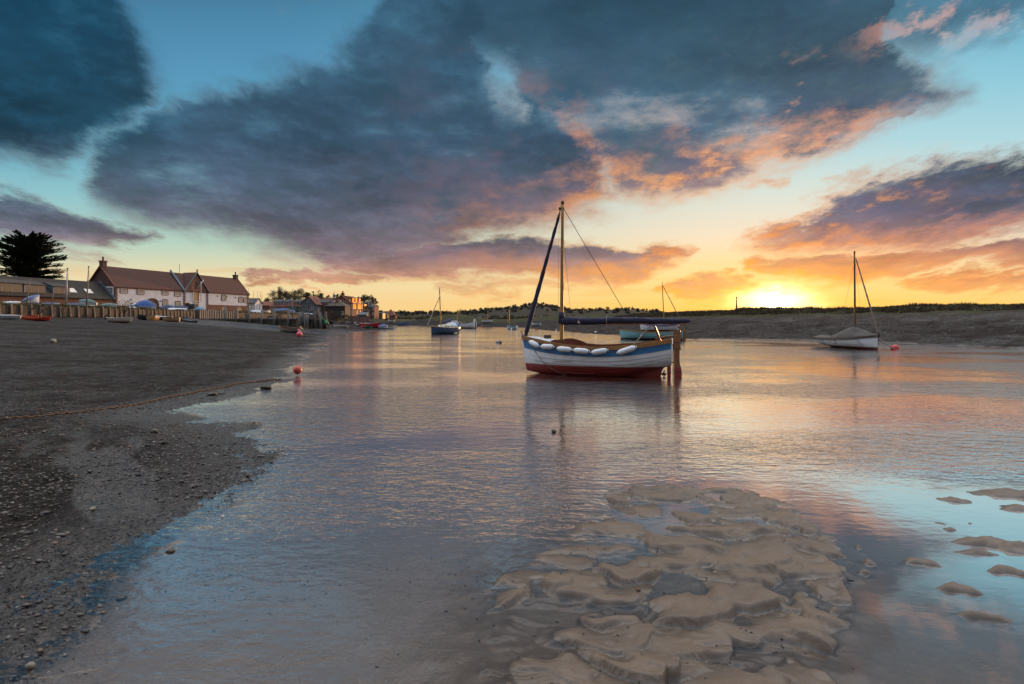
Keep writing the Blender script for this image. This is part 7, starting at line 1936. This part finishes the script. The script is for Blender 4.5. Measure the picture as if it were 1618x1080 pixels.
def shingle():
    g = np.random.default_rng(15); sv, sf = stone_mesh(g)
    n = 46000
    r = 2.2 + 13 * g.random(n) ** 1.7; az = g.uniform(-.80, -.02, n)
    X, Y = r * np.sin(az), r * np.cos(az)
    z, d, left, ter, sand, cd, rr_ = ground_height(X, Y, True)
    dens = np.clip(.30 + 1.6 * fbm(X * .9, Y * .9 + 5, 4) + .5 * sst(d, 0, 1.2) - .9 * ground_height.fur, .02, 1)
    ok = (d > -.12) & (g.random(n) < dens) & left
    X, Y, z = X[ok], Y[ok], z[ok]; n = len(X)
    sc = .005 + .015 * g.random(n) ** 2.8 + .010 * (g.random(n) < .03)
    sx = sc * g.uniform(.8, 1.7, n); sy = sc * g.uniform(.7, 1.2, n); sz = sc * g.uniform(.35, .75, n); a = g.uniform(0, PI, n)
    jit = 1 + g.normal(0, .14, (n, len(sv)))[:, :, None]
    P = sv[None] * jit * np.stack([sx, sy, sz], 1)[:, None, :]
    ca, sa = np.cos(a)[:, None], np.sin(a)[:, None]
    Q = np.stack([P[:, :, 0] * ca - P[:, :, 1] * sa + X[:, None], P[:, :, 0] * sa + P[:, :, 1] * ca + Y[:, None], P[:, :, 2] + (z + sz * .22)[:, None]], -1).reshape(-1, 3)
    F = (sf[None] + (np.arange(n) * len(sv))[:, None, None]).reshape(-1, 3)
    m = bpy.data.materials.new('pebble'); m.use_nodes = True; t = NT(m.node_tree); bs = t.n['Principled BSDF']
    rnd = t.n.new('ShaderNodeNewGeometry').outputs['Random Per Island']
    t.put(bs.inputs['Base Color'], t.ramp(rnd, [(0, (.018, .014, .012)), (.35, (.034, .026, .020)), (.6, (.055, .041, .029)), (.8, (.082, .064, .046)), (.93, (.13, .115, .10)), (.985, (.13, .07, .04)), (1, (.38, .36, .33))]))
    bs.inputs['Roughness'].default_value = .42
    o = np_obj('shingle', Q, None, m, None, F); o['kind'] = 'stuff'; o['label'] = 'small stones scattered over the near mud'
    # pebbles and shell bits on the bed under the clear shallows and on the sand bar
    n = 9000; X = g.uniform(-2.3, 2.6, n); Y = 2.2 + 4.2 * g.random(n) ** 1.4
    z, d, left, ter, sand, cd, rr_ = ground_height(X, Y, True)
    ok = (d < .05) & (g.random(n) < np.clip(.30 + 1.4 * fbm(X * 1.4 + 3, Y * 1.4, 4) - .25 * sst(X, -.2, 1.0), .03, 1)) & (z < .018)
    X, Y, z = X[ok], Y[ok], z[ok]; n = len(X); sc = .0022 + .0062 * g.random(n) ** 3
    sx = sc * g.uniform(.8, 1.7, n); sy = sc * g.uniform(.7, 1.2, n); sz = sc * g.uniform(.35, .75, n); a = g.uniform(0, PI, n)
    P = sv[None] * (1 + g.normal(0, .14, (n, len(sv)))[:, :, None]) * np.stack([sx, sy, sz], 1)[:, None, :]
    ca, sa = np.cos(a)[:, None], np.sin(a)[:, None]
    Q = np.stack([P[:, :, 0] * ca - P[:, :, 1] * sa + X[:, None], P[:, :, 0] * sa + P[:, :, 1] * ca + Y[:, None], P[:, :, 2] + (z + sz * .3)[:, None]], -1).reshape(-1, 3)
    F = (sf[None] + (np.arange(n) * len(sv))[:, None, None]).reshape(-1, 3)
    o = np_obj('bed_pebbles', Q, None, m, None, F); o['kind'] = 'stuff'; o['label'] = 'pebbles and shell fragments on the stream bed'
shingle()
stone_p = pm('pale_stone', (.26, .23, .17), (.17, .15, .11), 9, .8, .4); stone_d = pm('dark_stone', (.055, .046, .038), (.035, .03, .026), 9, .6, .4); weed = pm('seaweed', (.028, .030, .014), (.016, .018, .010), 14, .45, .8, 40)
def lump(label, u, v, w, h, mat, name='stone', seed=1, cat='stone'):
    Y = CAM_H * FPX / (v - HZ)
    for _ in range(30):
        g_ = gh(px(u, Y), Y); Y = .5 * Y + .5 * max(2.0, (CAM_H - g_) * FPX / (v - HZ))
    x = px(u, Y); g_ = gh(x, Y); sx = w / FPX * Y / 2; sz = h / FPX * Y / 2
    bm = bmesh.new(); bmesh.ops.create_icosphere(bm, subdivisions=3, radius=1)
    rr = np.random.default_rng(seed)
    co = np.array([q.co[:] for q in bm.verts]); k = 1 + .5 * fbm(co[:, 0] * 1.6 + seed, co[:, 1] * 1.6 + co[:, 2] * 1.3, 4)
    for q, kk in zip(bm.verts, k): q.co = (q.co.x * sx * kk, q.co.y * sx * .8 * kk, q.co.z * sz * kk)
    me = bpy.data.meshes.new(name); bm.to_mesh(me); bm.free(); me.materials.append(mat)
    me.polygons.foreach_set('use_smooth', np.ones(len(me.polygons), bool))
    o = bpy.data.objects.new(name, me); COL.objects.link(o); o.location = (x, Y, max(g_, 0) + sz * .5); o.rotation_euler = (0, 0, seed)
    tag(o, label, cat)
lump('pale yellowish boulder alone on the far mud', 85, 541.5, 9, 8, stone_p, seed=2)
lump('dark seaweed covered lump at the water edge near the red buoy', 421, 614, 19, 8, weed, 'seaweed_clump', 3, 'seaweed')
lump('low dark stone left of the seaweed lump by the chain', 336, 624, 15, 6, stone_d, seed=4)
lump('flat dark stone between the seaweed lump and the low dark stone', 350, 622, 14, 5, stone_d, seed=5)
lump('grey green stone among the shingle below the chain', 244, 683, 11, 8, pm('mossy_stone', (.15, .15, .10), (.10, .10, .075), 9, .8, .4), seed=6)
lump('dark flat stone right of the grey green stone', 258, 700, 14, 5, stone_d, seed=7)
lump('pale flat stone lying on the near shingle', 147, 805, 11, 6, stone_p, seed=8)
lump('small white shell at the shingle tip', 352, 818, 5, 4, pm('shell', (.5, .48, .45), (.4, .38, .36), 9, .6), 'shell', 9, 'shell')
lump('pale broken stone at the lower left corner', 48, 1055, 12, 11, stone_p, seed=10)
lump('dark weed tuft standing in the shallow channel below the clinker boat', 875, 688, 9, 6, weed, 'seaweed_clump', 11, 'seaweed')
lump('brown mud clod on the shingle spit', 270, 872, 13, 5, pm('mud_clod', (.075, .052, .035), (.05, .036, .026), 9, .6, .5), 'mud_clod', 13, 'clod')
lump('rust coloured weed scrap on the sand bar', 1008, 932, 9, 5, pm('rust_weed', (.11, .055, .03), (.07, .035, .02), 14, .7, .6), 'seaweed_scrap', 14, 'seaweed')
lump('small black mussel shell in the water right of the sand bar', 1343, 920, 9, 4, pm('mussel', (.015, .017, .022), (.03, .03, .035), 9, .3), 'mussel_shell', 15, 'shell')
